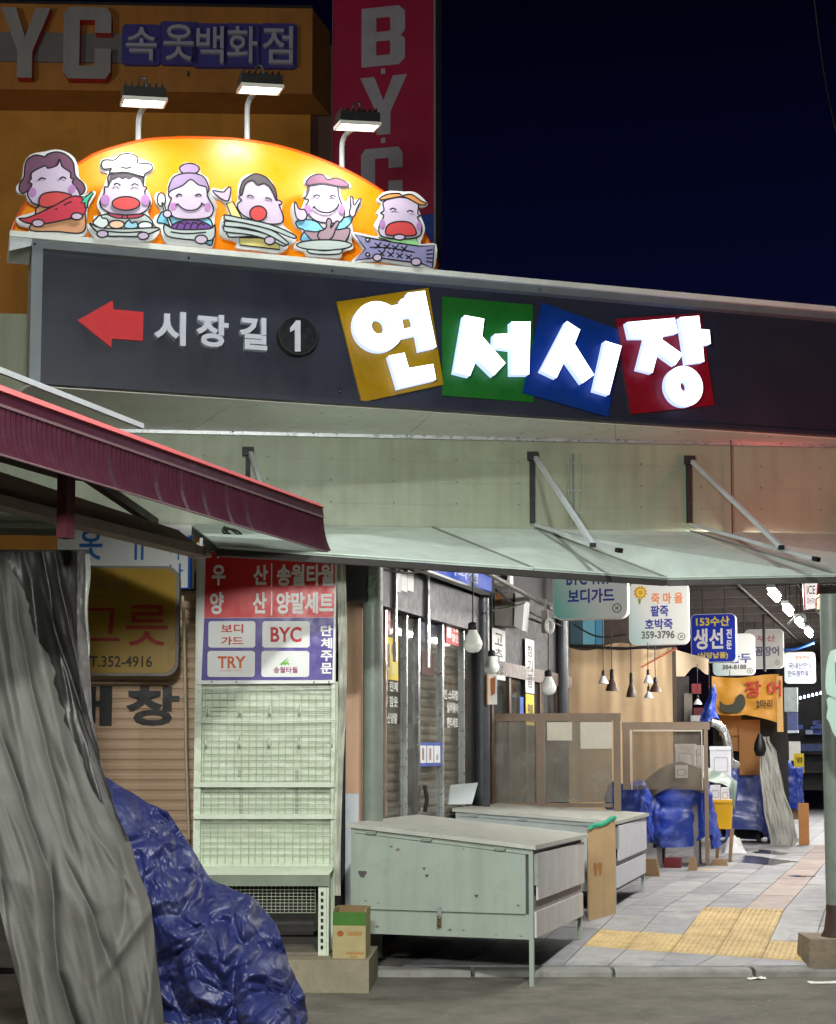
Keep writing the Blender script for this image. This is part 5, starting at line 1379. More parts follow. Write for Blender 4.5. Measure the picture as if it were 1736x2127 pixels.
tag(MB().tube(smooth([P(1018, 1268, 13.9), P(1050, 1264, 14.5), P(1090, 1252, 15.0)], 4, False), .008, 6).build('cable', M_black), 'black cable crossing the white cabinet to the second pillar', 'cable')
tag(MB().tube(smooth([P(790, 1182, 11.6), P(840, 1190, 11.8), P(880, 1186, 12), P(905, 1176, 12.1)], 4, False), .01, 6).build('cable', M_black), 'black cable sagging below the awning edge by the first pillar', 'cable')

# hanging bulbs
M_bulb = mat('bulb_shell', (226, 230, 224), 0.3, var=0.02, emit=(235, 240, 230), es=0.12)
M_bulb2 = mat('bulb_body', (232, 234, 230), 0.3, var=0.02)
def bulb(px, y0, y1, ycord, Y, label, pxc=None):
    p = P(px, y1, Y); fr = Fr(p, 0); h = P(px, y0, Y).z - p.z; r = h * .31
    t = thing('light_bulb', label, 'light bulb', fr, 'big bulbs hanging along the shop fronts')
    MB().lathe([(0, 0), (r * .55, h * .03), (r * .9, h * .14), (r, h * .27)], n=20).build('diffuser', M_bulb, t)
    MB().lathe([(r * 1.01, h * .272), (r * .98, h * .36), (r * .72, h * .55), (r * .5, h * .68), (r * .44, h * .74)], n=20).build('body', M_bulb2, t)
    MB().lathe([(r * .46, h * .74), (r * .5, h * .78), (r * .5, h * .95), (r * .2, h), (0, h * 1.01)], n=16).build('socket', M_black, t)
    top = P(pxc or px, ycord, Y).z - p.z
    dx = P(pxc or px, ycord, Y).x - p.x
    MB().tube([(0, 0, h * 1.0), (dx * .5, 0, (h + top) * .5), (dx, 0, top)], .006, 6).build('cord', M_black, t)
bulb(982, 1292, 1356, 1180, 12.2, 'big white bulb on a cord in front of the shop door, nearest of three')
bulb(1021, 1350, 1401, 1230, 13.3, 'big white bulb on a cord in front of the second pillar')
bulb(1139, 1392, 1444, 1310, 15.6, 'big white bulb hanging on a cord below the loudspeaker')

# ------------------------------------------------------------------ metal display cases
def make_case(O, ang, Wd, D, zl, zr, zbot, zg, mats, label, upper, lower, front=True, hasp=(0.5,)):
    """O: ground point of the right front corner; local x runs left (negative)"""
    fr = Fr(O, ang); t = thing('display_case', label, 'display case', fr)
    mf, ms, ml = mats
    def zt_at(x): return zr + (zl - zr) * (-x / Wd)
    x0 = -Wd
    # shell
    k = MB(); k.hexa([(x0 + .012, .014, zbot), (-.014, .014, zbot), (x0 + .012, D - .01, zbot), (-.014, D - .01, zbot), (x0 + .012, .014, zt_at(x0) - .035), (-.014, .014, zt_at(0) - .035), (x0 + .012, D - .01, zt_at(x0) - .035), (-.014, D - .01, zt_at(0) - .035)]); k.build('carcass', mat('case_inside', (70, 68, 72), 0.7, var=0.2), t)
    # lid with a folded lip
    k = MB(); o_ = .025
    k.hexa([(x0 - o_, -o_, zt_at(x0) - .03), (o_, -o_, zt_at(0) - .03), (x0 - o_, D + o_, zt_at(x0) - .03), (o_ * 2, D + o_, zt_at(0) - .03), (x0 - o_, -o_, zt_at(x0)), (o_, -o_, zt_at(0)), (x0 - o_, D + o_, zt_at(x0)), (o_ * 2, D + o_, zt_at(0))]); k.build('lid', ml, t)
    zh = zbot + (zr - zbot) * .27
    # front: fixed lower panel, drop door, frame
    k = MB(); k.hexa([(x0 + .03, .0, zbot), (-.03, .0, zbot), (x0 + .03, .012, zbot), (-.03, .012, zbot), (x0 + .03, .0, zh - .004), (-.03, .0, zh - .004), (x0 + .03, .012, zh - .004), (-.03, .012, zh - .004)]); k.build('lower_panel', mf, t)
    k = MB(); k.hexa([(x0 + .03, -.008, zh), (-.05, -.008, zh), (x0 + .03, .012, zh), (-.05, .012, zh), (x0 + .03, -.008, zt_at(x0 + .03) - .07), (-.05, -.008, zt_at(-.05) - .07), (x0 + .03, .012, zt_at(x0 + .03) - .07), (-.05, .012, zt_at(-.05) - .07)]); dd = k.build('drop_door', mf, t)
    k = MB(); k.box(x0 + .03, -.05, -.016, -.0085, zh, zh + .012); k.build('door_lip', mf, dd)
    k = MB(); k.hexa([(x0, -.004, zt_at(x0) - .066), (0, -.004, zt_at(0) - .066), (x0, .012, zt_at(x0) - .066), (0, .012, zt_at(0) - .066), (x0, -.004, zt_at(x0) - .031), (0, -.004, zt_at(0) - .031), (x0, .012, zt_at(x0) - .031), (0, .012, zt_at(0) - .031)]); k.build('top_rail', mf, t)
    # corner posts / legs
    for (lx, ly, zto) in ((-.028, -.006, zt_at(0) - .032), (x0, -.006, zt_at(x0) - .032), (-.03, D - .03, zt_at(0) - .032), (x0, D - .03, zt_at(x0) - .032)):
        g = zpv((fr.world(lx, ly, 0)).y) if fr.world(lx, ly, 0).y > KY else 0
        MB().box(lx, lx + .03, ly, ly + .03, g, zto).build('leg', mf, t)
    for f_ in (.12, .43, .83):
        xx = x0 + Wd * f_; zz_ = zt_at(xx) - .045
        k = MB(); k.box(xx - .04, xx + .04, -.03, -.0045, zz_ - .004, zz_ + .004); k.tube([(xx - .032, -.016, zz_ - .012), (xx + .032, -.016, zz_ - .012)], .008, 8); k.build('hinge', mf, t)
    for f_ in hasp:
        xx = x0 + Wd * f_
        k = MB(); k.box(xx - .016, xx + .016, -.024, -.017, zh - .05, zh + .03); k.build('hasp', M_galv, t)
        k = MB(); k.box(xx - .014, xx + .014, -.032, -.014, zh - .1, zh - .06); k.tube(smooth([(xx - .01, -.024, zh - .06), (xx - .01, -.026, zh - .035), (xx + .01, -.026, zh - .035), (xx + .01, -.024, zh - .06)], 3, False), .004, 6); k.build('padlock', mat('brass', (150, 128, 80), 0.35, metal=0.8, var=0.1), t)
    # alley side: two loose white panels
    for i, (za, zb_) in enumerate((upper, lower)):
        k = MB(); y0, y1 = (.04, D - .02) if i == 0 else (.03, D - .03)
        xo = .012 if i == 0 else .002
        k.box(xo, xo + .014, y0, y1, za, zb_); k.build('side_panel', ms, t)
    MB().box(-.012, .0015, .031, D - .031, upper[1] + .0, zt_at(0) - .036).build('side_slot', mat('slot_grey', (92, 86, 96), 0.6, var=0.1), t)
    MB().box(-.012, .0015, .031, D - .031, lower[1] + .001, upper[0] + .02).build('side_rail', mat('rail_grey', (150, 144, 142), 0.6, var=0.1, streak=0.3), t)
    MB().box(.003, .03, .028, .039, upper[0] + .1, upper[1] - .0).build('side_stop', M_galv, t)
    return t, fr
M_side1 = mat('side_board', (196, 194, 196), 0.5, var=0.06, scale=5, streak=0.3, dirt_amt=0.2, dirt=(150, 146, 140))
M_side2 = mat('side_board_clean', (206, 208, 218), 0.45, var=0.04, scale=5, streak=0.1)
M_lid = mat('lid_steel', (186, 188, 180), 0.42, metal=0.15, var=0.1, scale=4, streak=0.1, dirt_amt=0.35, dirt=(140, 136, 124))
O1 = P(1108, 2040, 10.67); O1.z = 0
case1, C1 = make_case(O1, -18, 1.33, 1.6, 1.09, 0.955, 0.315, 0, (M_dirtgreen, M_side1, M_lid), 'pale green metal display case with white side panels, nearest the road', (0.58, 0.895), (0.325, 0.5))
O2 = P(1279, 1896, 13.4); O2.z = 0
M_case2 = mat('pale_grey_steel', (172, 180, 180), 0.5, var=0.07, scale=5, streak=0.18, dirt_amt=0.25, dirt=(120, 122, 114))
case2, C2 = make_case(O2, -16, 1.42, 1.85, 1.10, 1.005, 0.40, 0, (M_case2, M_side2, M_lid), 'second pale display case behind the plywood sheet, further into the alley', (0.66, 0.96), (0.43, 0.61), hasp=(.52,))
# marks on the near case
k = MB()
for a, b, r_ in ((-1.24, .73, .028), (-.78, .78, .01), (-.76, .73, .012), (-.4, .6, .012)):
    k.face([(a + r_ * (1 + .4 * math.sin(3 * th)) * math.cos(th), b + r_ * (1.2 + .4 * math.cos(2 * th)) * math.sin(th)) for th in [2 * math.pi * i / 14 for i in range(14)]], -.0095)
k.build('scuff_mark', flat((84, 78, 80), .7), case1)
rr_ = random.Random(2)
for i in range(12):
    a, b = -rr_.uniform(.06, 1.26), rr_.choice((.51, .515, .335, .345, .9)) + rr_.uniform(-.004, .03)
    r_ = rr_.uniform(.004, .011)
    k = MB(); k.face([(a + r_ * (1.6 + .5 * math.sin(3 * th + i)) * math.cos(th), b + r_ * (.7 + .3 * math.cos(2 * th + i)) * math.sin(th)) for th in [2 * math.pi * q / 12 for q in range(12)]], -.0093 if b > .49 else -.0015)
    k.build('rust_spot', flat((116, 106, 88), .8), case1)
# plywood sheet between the cases
pA_ = PZ(1223, 1927, 0.15); pB_ = PZ(1279, 1897, 0.235)
PL = Fr((pA_.x, pA_.y, 0), math.degrees(math.atan2(pB_.y - pA_.y, pB_.x - pA_.x)))
ply = thing('plywood_sheet', 'bare plywood sheet standing between the two display cases', 'plywood', PL)
Lp = (pB_ - pA_).xy.length
uT = [PL.px(1222, 1722, 0), PL.px(1277, 1700, 0)]
k = MB(); k.hexa([(0, 0, .15), (Lp, 0, .235), (0, .012, .15), (Lp, .012, .235), (0, 0, uT[0][1]), (Lp, 0, uT[1][1]), (0, .012, uT[0][1]), (Lp, .012, uT[1][1])]); k.build('board', mat('plywood', (176, 150, 114), 0.65, var=0.12, scale=3, streak=0.3, bump=0.05, dirt_amt=0.25, dirt=(140, 104, 66)), ply)
k = MB()
for dx in (.25, .42):
    k.face([(Lp * dx + .03 * (1 + .3 * math.sin(3 * th)) * math.cos(th), .62 + .07 * math.sin(th) * (1 + .2 * math.cos(2 * th))) for th in [2 * math.pi * i / 16 for i in range(16)]], -.002)
k.build('stain', flat((150, 108, 62), .7), ply)
def clo(s, t):
    u = Lp * s; zt0 = uT[0][1] + (uT[1][1] - uT[0][1]) * s
    a = -0.5 + t * 2
    return (u, -.012 + .03 * abs(math.sin(a)) * (1 if t > .4 else 0) - .004 * math.sin(s * 20), zt0 + .022 - .07 * max(0, .5 - t) + .008 * math.sin(s * 9) - .02 * max(0, t - .5))
k = MB(); k.grid(clo, 20, 6); k.build('cloth_edge', mat('green_cloth', (40, 140, 110), 0.7, var=0.15), ply)
# white sheet leaning on the second case
LS = Fr(P(958, 1671, 13.75), -8)
k = MB(); p_ = qpx(LS, [(928, 1671), (980, 1670), (992, 1625), (935, 1630)], 0)
o = MB().prism(p_, 0, .006).xf(Matrix.Rotation(R(-8), 4, 'X')).build('leaning_board', mat('panel_grey_white', (190, 198, 200), 0.4, var=0.05), None, LS)
tag(o, 'small white sheet standing on the left end of the second display case', 'panel')

# ------------------------------------------------------------------ glass partitions behind the second case
M_pfr = mat('partition_wood', (132, 114, 98), 0.55, var=0.1, scale=6, streak=0.2)
M_pgl = glassy('partition_film', (222, 220, 214), 0.25, 0.34, 0.12, (168, 164, 156))
def partition(label, fr, posts, top, bot, left, right, rails):
    t = thing('glass_partition', label, 'partition', fr)
    k = MB(); bpx(k, fr, left, top, right, top + 15, 0, .05); k.build('top_rail', M_pfr, t)
    for a, b, yb in posts:
        k = MB(); u0, z1_ = fr.px(a, top + 15.3); u1, z0_ = fr.px(b, yb); k.box(u0, u1, 0, .05, z0_, z1_); k.build('post', M_pfr, t)
    for a, b, y in rails:
        k = MB(); bpx(k, fr, a, y, b, y + 9, .005, .045); k.build('bottom_rail', M_pfr, t)
    return t
G1F = Fr(P(1018, 1600, 15.3), -8)
g1 = partition('brown framed glass partition with white papers behind the second display case', G1F, [(1113, 1132, 1674), (1273, 1290, 1690)], 1482, 1674, 1017, 1289, [(1018, 1112, 1666), (1133, 1272, 1668)])
for a, b in ((1019, 1112), (1133, 1272)):
    k = MB(); bpx(k, G1F, a, 1498, b, 1666, .02, .025); k.build('glass_pane', M_pgl, g1)
for i, (x0, y0, x1, y1) in enumerate(((1136, 1500, 1188, 1538), (1205, 1500, 1271, 1555))):
    k = MB(); bpx(k, G1F, x0, y0, x1, y1, .008, .012)
    tag(k.build('paper_sheet', flat((208, 204, 190), .7), None, G1F), ['smaller cream paper taped inside the glass partition', 'larger cream paper at the right of the glass partition'][i], 'paper')
k = MB(); k.prism(qpx(G1F, [(1019, 1638), (1092, 1643), (1085, 1656), (1019, 1648)], .2), .2, .22)
tag(k.build('board_strip', flat((206, 178, 150), .7), None, G1F), 'peach strip of board lying behind the glass partition', 'board')
G2F = Fr(P(1290, 1600, 17.2), -8)
g2 = partition('second brown framed glass partition standing over the blue tarps', G2F, [(1292, 1309, 1640), (1461, 1474, 1798)], 1500, 1640, 1291, 1474, [])
k = MB(); bpx(k, G2F, 1309, 1516, 1461, 1640, .02, .025); k.build('glass_pane', glassy('partition_film_clear', (226, 222, 214), 0.2, 0.22, 0.1, (176, 168, 158)), g2)
k = MB(); bpx(k, G2F, 1309, 1516, 1314, 1640, -.004, -.0005); bpx(k, G2F, 1456, 1516, 1460, 1640, -.004, -.0005); bpx(k, G2F, 1314, 1516, 1456, 1519, -.004, -.0005); k.build('glazing_bead', flat((196, 186, 172)), g2)
# ------------------------------------------------------------------ arcade roof over the alley
RFm = mat('arcade_roof', (58, 52, 50), 0.7, var=0.25, scale=3)
rf = thing('arcade_roof', 'dark sheet roof over the alley with purlins and pipes', 'roof', AF)
for i in range(12):
    v0 = 1.2 + i * 3
    MB().box(-2.6, 6.5, v0, v0 + 2.98, 4.35, 4.4).build('roof_sheet', RFm, rf)
for i in range(22):
    v0 = 1.6 + i * 1.6
    MB().box(-2.6, 6.5, v0, v0 + .06, 4.2, 4.34).build('purlin', mat('purlin', (86, 78, 74), 0.5, var=0.2) if i == 0 else bpy.data.materials['purlin'], rf)
for u in (-.7, .15, .8):
    MB().tube([(u, 1.5, 4.1), (u, 36, 4.1)], .035 if u == .8 else .02, 8).build('pipe', mat('roof_pipe', (58, 54, 52), 0.6, metal=0.0, var=0.2), rf)
# LED battens
M_tube = glow('led_tube', (255, 250, 244), LED_S)
TB = [((1597, 1224), (1623, 1255)), ((1632, 1262), (1650, 1286)), ((1661, 1295), (1676, 1315)), ((1682, 1319), (1697, 1337))]
YB = [(15.55, 16.5), (17.0, 17.9), (18.8, 19.7), (20.6, 21.6)]
def batten(u, v0, v1, z, label):
    t = thing('led_batten', label, 'strip light', Fr(AF.world(u, v0, z), 90 - ALLEY), 'strip lights in a row along the alley roof')
    ln = v1 - v0
    MB().tube([(0, 0, 0), (.03, 0, 0), (.08, 0, 0), (ln - .08, 0, 0), (ln - .03, 0, 0), (ln, 0, 0)], .04, 14, rs=[.01, .024, .032, .032, .024, .01]).build('tube', M_tube, t)
    MB().box(-.03, ln + .03, -.04, .04, .042, .075).build('housing', M_white, t)
    for x in (.1, ln - .1): MB().tube([(x, 0, .07), (x, 0, 4.3 - z)], .005, 5).build('hanger', M_black, t)
a3 = AF.loc(P(1610, 1240, 15.95)); zl_ = a3.z
lbls = ['glaring strip light nearest the awning, first of the visible row', 'second glaring strip light behind the small red and white sign', 'third glaring strip light in the receding row', 'farthest visible strip light close to the right pillar']
for i in (-2, 0, 1, 2, 3):
    v = a3.y - .5 + i * 1.72
    if i < 0: batten(a3.x, v, v + .8, zl_, ['strip light hidden by the awning, second from the road', 'strip light hidden by the awning, nearest the road'][i + 1])
    else: batten(a3.x, v, v + .8, zl_, lbls[i])
for i in range(4, 9):
    v = a3.y - .5 + i * 2.2
    batten(a3.x, v, v + .95, zl_, 'deep alley strip light behind the right pillar, %s' % ['nearest of those hidden', 'a little further in', 'in the middle of the hidden run', 'next to the last', 'deepest of all'][i - 4])
# shops on the right-hand side of the alley, behind the pillar
rs = thing('shop_row', 'row of plain shop walls along the hidden right side of the alley', 'building', AF)
for i in range(5):
    MB().box(5.6, 6.4, 2 + i * 6.5, 8.45 + i * 6.5, .2, 4.34).build('shop_wall', mat('right_shop', (150, 144, 138), 0.7, var=0.1), rs)

# ------------------------------------------------------------------ hanging signs
def teal(name, c0, c1, diag=(1.0, -.6), off=.5):
    m = bpy.data.materials.new(name); m.use_nodes = True; N, L = m.node_tree.nodes, m.node_tree.links
    tc = N.new('ShaderNodeTexCoord'); sp_ = N.new('ShaderNodeSeparateXYZ'); L.new(tc.outputs['Generated'], sp_.inputs[0])
    a = N.new('ShaderNodeMath'); a.operation = 'MULTIPLY_ADD'; a.inputs[1].default_value = .55; L.new(sp_.outputs[2], a.inputs[0]); L.new(sp_.outputs[0], a.inputs[2])
    r = N.new('ShaderNodeMapRange'); r.inputs[1].default_value = .0; r.inputs[2].default_value = off; L.new(a.outputs[0], r.inputs[0])
    x = N.new('ShaderNodeMix'); x.data_type = 'RGBA'; x.inputs[6].default_value = (*lin(c0), 1); x.inputs[7].default_value = (*lin(c1), 1); L.new(r.outputs[0], x.inputs[0])
    L.new(x.outputs[2], N['Principled BSDF'].inputs['Base Color']); N['Principled BSDF'].inputs['Roughness'].default_value = .35
    return m
M_teal = teal('printed_teal_face', (96, 190, 180), (222, 228, 228), off=.75)
M_teal2 = teal('printed_pale_face', (170, 206, 206), (224, 226, 222), off=.6)
def hsign(label, Y, x0, y0, x1, y1, face, items=(), thick=.13, emblem=None, extra=None, zhang=4.3):
    fr = Fr(P((x0 + x1) / 2, (y0 + y1) / 2, Y), -ALLEY)
    t = thing('hanging_sign', label, 'sign', fr, 'projecting shop signs hanging in the alley')
    u0, v1 = fr.px(x0, y0); u1, v0 = fr.px(x1, y1)
    r = (u1 - u0) * .12
    MB().prism(rrect(u0, u1, v0, v1, r, 6), .004, thick).build('case', mat('sign_case_white', (216, 218, 216), 0.4, var=0.05) if 'sign_case_white' not in bpy.data.materials else bpy.data.materials['sign_case_white'], t)
    q = rrect(u0 + .012, u1 - .012, v0 + .012, v1 - .012, r * .9, 6)
    MB().face(q, .0).build('face', face, t)
    for s, a, b, c, d_, col in items:
        k = MB(); ptext(k, fr, s, a, b, c, d_, -.004, bold=.03); k.build('lettering', flat(col), t)
    if emblem:
        u, z = fr.px(emblem[0], emblem[1], -.003); rr = abs(fr.px(emblem[0] + emblem[2], emblem[1], -.003)[0] - u)
        k = MB(); k.ring(u, z, rr, rr, rr * .78, rr * .78, -.004, -.0005, 20); k.build('emblem', flat((104, 108, 100)), t)
        k = MB(); k.prism([(u + rr * .6 * (1 if i % 2 else .5) * math.cos(i * .785), z + rr * .6 * (1 if i % 2 else .5) * math.sin(i * .785)) for i in range(8)], -.003, -.0005); k.build('emblem', flat((150, 150, 132)), t)
    for a in (.25, .75):
        u = u0 + (u1 - u0) * a
        MB().tube([(u, thick / 2, v1), (u, thick / 2, max(v1 + .05, zhang - fr.o.z))], .008, 6).build('hanger', M_dark, t)
    if extra: extra(t, fr)
    return t
BLU = (50, 62, 150)
hsign('white and teal hanging sign nearest the road, its top cut by the awning', 15.9, 1147, 1140, 1303, 1284, M_teal, [('BYC TRY', 1176, 1190, 1270, 1213, (60, 84, 150)), ('보디가드', 1179, 1224, 1276, 1251, BLU)], emblem=(1281, 1263, 10))
def rosette(t, fr):
    u, z = fr.px(1330, 1231, -.004); r = abs(fr.px(1343, 1231)[0] - fr.px(1330, 1231)[0])
    k = MB(); k.prism([(u + r * (1.15 if i % 2 else .85) * math.cos(i * math.pi / 12), z + r * (1.15 if i % 2 else .85) * math.sin(i * math.pi / 12)) for i in range(24)], -.005, -.0005); k.build('rosette', flat((206, 160, 40)), t)
    k = MB(); k.prism([(u - r * .4, z - r), (u + r * .1, z - r), (u - r * .1, z - r * 2), (u - r * .35, z - r * 1.6)], -.0045, -.0005); k.build('rosette_ribbon', flat((120, 150, 60)), t)
    k = MB(); k.ring(u, z, r * .62, r * .62, r * .4, r * .4, -.007, -.0051, 18); k.build('rosette', flat((236, 206, 110)), t)
hsign('white and pale teal hanging sign with gold rosette and porridge lettering', 19.4, 1305, 1211, 1430, 1338, M_teal2, [('죽 마 을', 1352, 1232, 1418, 1253, (226, 140, 90)), ('팥죽', 1351, 1258, 1388, 1280, BLU), ('호박죽', 1339, 1286, 1397, 1307, BLU), ('359-3796', 1332, 1311, 1401, 1326, (96, 104, 100))], emblem=(1415, 1322, 8), extra=rosette)
hsign('royal blue hanging sign with white and yellow fishmonger lettering', 25, 1434, 1276, 1529, 1375, mat('royal_blue_face', (24, 52, 190), 0.35, var=0.03), [('153수산', 1445, 1281, 1515, 1300, (236, 216, 60)), ('생선', 1440, 1306, 1502, 1348, (240, 240, 240)), ('전', 1508, 1306, 1520, 1326, (240, 240, 240)), ('문', 1508, 1330, 1520, 1348, (240, 240, 240)), ('(식당납품)', 1448, 1355, 1512, 1369, (236, 216, 60))], thick=.2)
hsign('white hanging sign half hidden behind the royal blue one', 28, 1479, 1317, 1567, 1402, M_teal2, [('만두', 1514, 1357, 1560, 1377, (60, 70, 140)), ('384-8188', 1500, 1381, 1550, 1390, (90, 96, 96))], emblem=(1557, 1393, 6), thick=.2)
hsign('dull grey hanging sign with black pole before it', 31, 1546, 1308, 1628, 1388, mat('grey_sign_face', (176, 174, 170), 0.45, var=0.05), [('부산', 1572, 1320, 1610, 1332, (160, 90, 90)), ('꼼장어', 1568, 1343, 1618, 1362, (70, 70, 96))], emblem=(1615, 1376, 5))
hsign('small white dumpling sign farthest along the alley', 33.5, 1628, 1355, 1694, 1419, M_teal2, [('만두전문', 1652, 1362, 1682, 1370, (220, 130, 120)), ('국내산만두', 1637, 1376, 1688, 1389, (90, 96, 140)), ('만두찜떡볶이', 1636, 1393, 1688, 1405, (90, 96, 140))], emblem=(1685, 1411, 4))
pp = P(1588, 1395, 29.5)
tag(MB().tube([pp, (pp.x, pp.y, 4.3)], .03, 8).build('hanger_pole', M_dark), 'thin dark pole in front of the dull grey hanging sign', 'pole')

# ------------------------------------------------------------------ beige sheet wall and things hung before it
BW = Fr(P(1290, 1500, 20.6), -10)
M_beige = mat('beige_sheet', (206, 178, 140), 0.6, var=0.08, scale=1.8, bump=0.2, bscale=8, streak=0.2, dirt_amt=0.2, dirt=(150, 126, 96))
def bw(s, t):
    u0, z1_ = BW.px(1180, 1344); u1, z0_ = BW.px(1400, 1700)
    u = u0 + (u1 - u0) * s
    sag = .05 * math.sin(s * math.pi * 3) * (1 - t) ** 4
    return (u, .04 * mn.noise(Vector((u * 3, t * 1.2, 4))) + .02 * mn.noise(Vector((u * 9, t * 2, 1))), z1_ + (z0_ - z1_) * t - sag)
o = MB().grid(bw, 50, 40).build('beige_sheet', M_beige, None, BW)
tag(o, 'beige tarpaulin sheet closing the stall behind the pendant lamps', 'tarp')
tag(MB().tube([BW.world(BW.px(1178, 1342)[0], -.02, BW.px(1178, 1342)[1]), BW.world(BW.px(1300, 1347)[0], -.02, BW.px(1300, 1347)[1]), BW.world(BW.px(1404, 1341)[0], -.02, BW.px(1404, 1341)[1])], .02, 6).build('curtain_pole', M_dark), 'dark pole holding the top of the beige sheet', 'pole')
q = thing('wall_poster', 'pale blue pictures on the wall above the beige sheet', 'poster', BW)
for x0, x1, c_ in ((1184, 1209, (64, 96, 110)), (1210, 1236, (120, 190, 214)), (1237, 1254, (90, 160, 200))):
    k = MB(); bpx(k, BW, x0, 1286, x1, 1338, .2, .22); k.build('panel', flat(c_), q)
tag(MB().box(BW.px(1170, 1300)[0], BW.px(1402, 1300)[0], .5, .6, BW.px(1300, 1700)[1], BW.px(1300, 1240)[1]).build('back_wall', mat('stall_back_wall', (78, 66, 60), 0.7, var=0.25), None, BW), 'dark back wall of the stalls behind the beige sheet', 'wall')
tri = MB()
T0 = Fr(P(1440, 1370, 22.5), -10)
tri.grid(lambda s, t: (T0.px(1400 + 72 * s, 1400)[0], .05 * math.sin(s * 5) + .03 * t, T0.px(1400, 1348 + 22 * s + (52 - 30 * s + 10 * math.sin(s * 8)) * t)[1]), 16, 6)
tag(tri.build('cream_cloth', mat('cream_cloth', (222, 200, 168), 0.6, var=0.08), None, T0), 'cream cloth awning corner lit beside the royal blue sign', 'cloth')
tag(MB().tube([P(1331, 1386, 20.3), P(1406, 1346, 20.3)], .012, 6).build('orange_rod', flat((176, 84, 60))), 'thin reddish rod slanting above the pendant lamps', 'rod')
M_cream2 = mat('shade_white', (222, 224, 222), 0.35, var=0.04)
def pendant(px, y0, y1, ytop, wpx, Y, white, label):
    p = P(px, y1, Y); fr = Fr(p, 0); h = P(px, y0, Y).z - p.z; r = wpx / 2 / FPX * Y
    t = thing('pendant_lamp', label, 'pendant lamp', fr, 'small pendant lamps before the beige sheet')
    m = M_cream2 if white else mat('shade_dark', (70, 52, 44), 0.4, var=0.1)
    MB().lathe([(r, 0), (r * .97, h * .06), (r * .7, h * .3), (r * .35, h * .5), (r * .28, h * .56)], n=18).build('shade', m, t)
    MB().lathe([(0, h * .04), (r * .5, h * .08), (r * .6, h * .2), (r * .3, h * .4)], n=12).build('bulb', M_bulb, t)
    MB().lathe([(r * .3, h * .56), (r * .32, h * .62), (r * .3, h * .92), (0, h)], n=12).build('socket', M_black, t)
    MB().tube([(0, 0, h), (0, 0, P(px, ytop, Y).z - p.z)], .006, 5).build('cord', M_black, t)
pendant(1253, 1391, 1420, 1290, 22, 18.4, True, 'white shaded pendant lamp, leftmost before the beige sheet')
pendant(1271, 1388, 1435, 1300, 27, 18.6, False, 'brown shaded pendant lamp just right of the leftmost white one')
pendant(1311, 1395, 1448, 1330, 22, 19.6, False, 'brown pendant lamp alone in the middle of the beige sheet')
pendant(1346, 1389, 1419, 1335, 20, 18.4, True, 'upper white pendant lamp below the reddish rod')
pendant(1347, 1424, 1450, 1400, 19, 18.9, True, 'lower white pendant lamp below the other white one')
pendant(1361, 1405, 1437, 1340, 25, 18.6, False, 'brown pendant lamp at the right under the porridge sign')
pendant(1449, 1443, 1463, 1380, 18, 21, True, 'small pendant lamp left of the blue bag')
pendant(1473, 1445, 1466, 1375, 16, 21.4, True, 'small pendant lamp hanging against the blue bag')
pendant(1516, 1405, 1427, 1392, 16, 23.5, True, 'small lamp clipped in front of the orange banner')

# ------------------------------------------------------------------ draped tarps on stalls
def drape(label, c, ang, wx, wy, h, hem, m, seed, name='blue_tarp', nf=9, fl=.12, cr=.03, lump=.05):
    """cloth laid over a box of wx by wy by h, hanging down to hem (height above c.z) with folds"""
    fr = Fr(c, ang)
    rn = random.Random(seed); ph = [rn.uniform(0, 6.28) for _ in range(4)]
    def fn(s, t):
        a = s * 2 * math.pi
        ca, sa = math.cos(a), math.sin(a)
        e = .32
        ex = math.copysign(abs(ca) ** e, ca) * wx / 2; ey = math.copysign(abs(sa) ** e, sa) * wy / 2
        if t < .4:
            k_ = t / .4; x, y, z = ex * k_, ey * k_, h + lump * mn.noise(Vector((ex * k_ * 4 + seed, ey * k_ * 4, 1))) * (1.2 - k_ * .5)
        else:
            k_ = (t - .4) / .6
            fold = math.sin(nf * a + ph[0]) * .5 + math.sin((nf + 4) * a + ph[1]) * .35 + math.sin(2.0 * a + ph[2]) * .4
            r = 1 + fl * k_ * (.8 + fold) / max(wx, wy) * 1.6
            hm = hem + (h - hem) * (.16 * math.sin(3 * a + ph[3]) + .12 * math.sin(5 * a + ph[1])) * .6
            x, y, z = ex * r, ey * r, h - (h - hm) * k_
        v = Vector((x * 5 + seed, y * 5, z * 5))
        d_ = cr * (2.6 * facet(v * .8) + 1.0 * facet(v * 2.0) - 1.4)
        n = Vector((ca, sa, .6 if t < .4 else 0)).normalized()
        return (x + n.x * d_, y + n.y * d_, z + n.z * d_)
    o = MB().grid(fn, 120, 44, wrap=True).build(name, m, None, fr)
    return tag(o, label, 'tarp')
ZG = 0.235
# first pair of stalls behind the partitions
def stall(label, c, ang, wx, wy, h, m):
    fr = Fr(c, ang); t = thing('stall_table', label, 'stall table', fr)
    MB().box(-wx / 2, wx / 2, -wy / 2, wy / 2, h * .35, h).build('body', m, t)
    for sx in (-1, 1):
        for sy in (-1, 1): MB().box(sx * (wx / 2 - .03) - .03, sx * (wx / 2 - .03) + .03, sy * (wy / 2 - .03) - .03, sy * (wy / 2 - .03) + .03, 0, h * .349).build('leg', m, t)
    return t
M_stgrey = mat('stall_grey', (136, 130, 132), 0.55, var=0.12, streak=0.3)
def G(px, py, Y=None):
    return PZ(px, py, ZG)
c1 = G(1320, 1812); c2 = G(1420, 1800)
stall('grey stall table under the first small blue tarp', Vector((c1.x - .05, c1.y + .35, ZG)), -14, .36, .6, .74, M_stgrey)
drape('small blue tarp tied over a stall end right of the second display case', Vector((c1.x - .03, c1.y + .3, ZG)), -14, .46, .6, 1.0, .40, M_btarp2, 3, fl=.05, lump=.08)
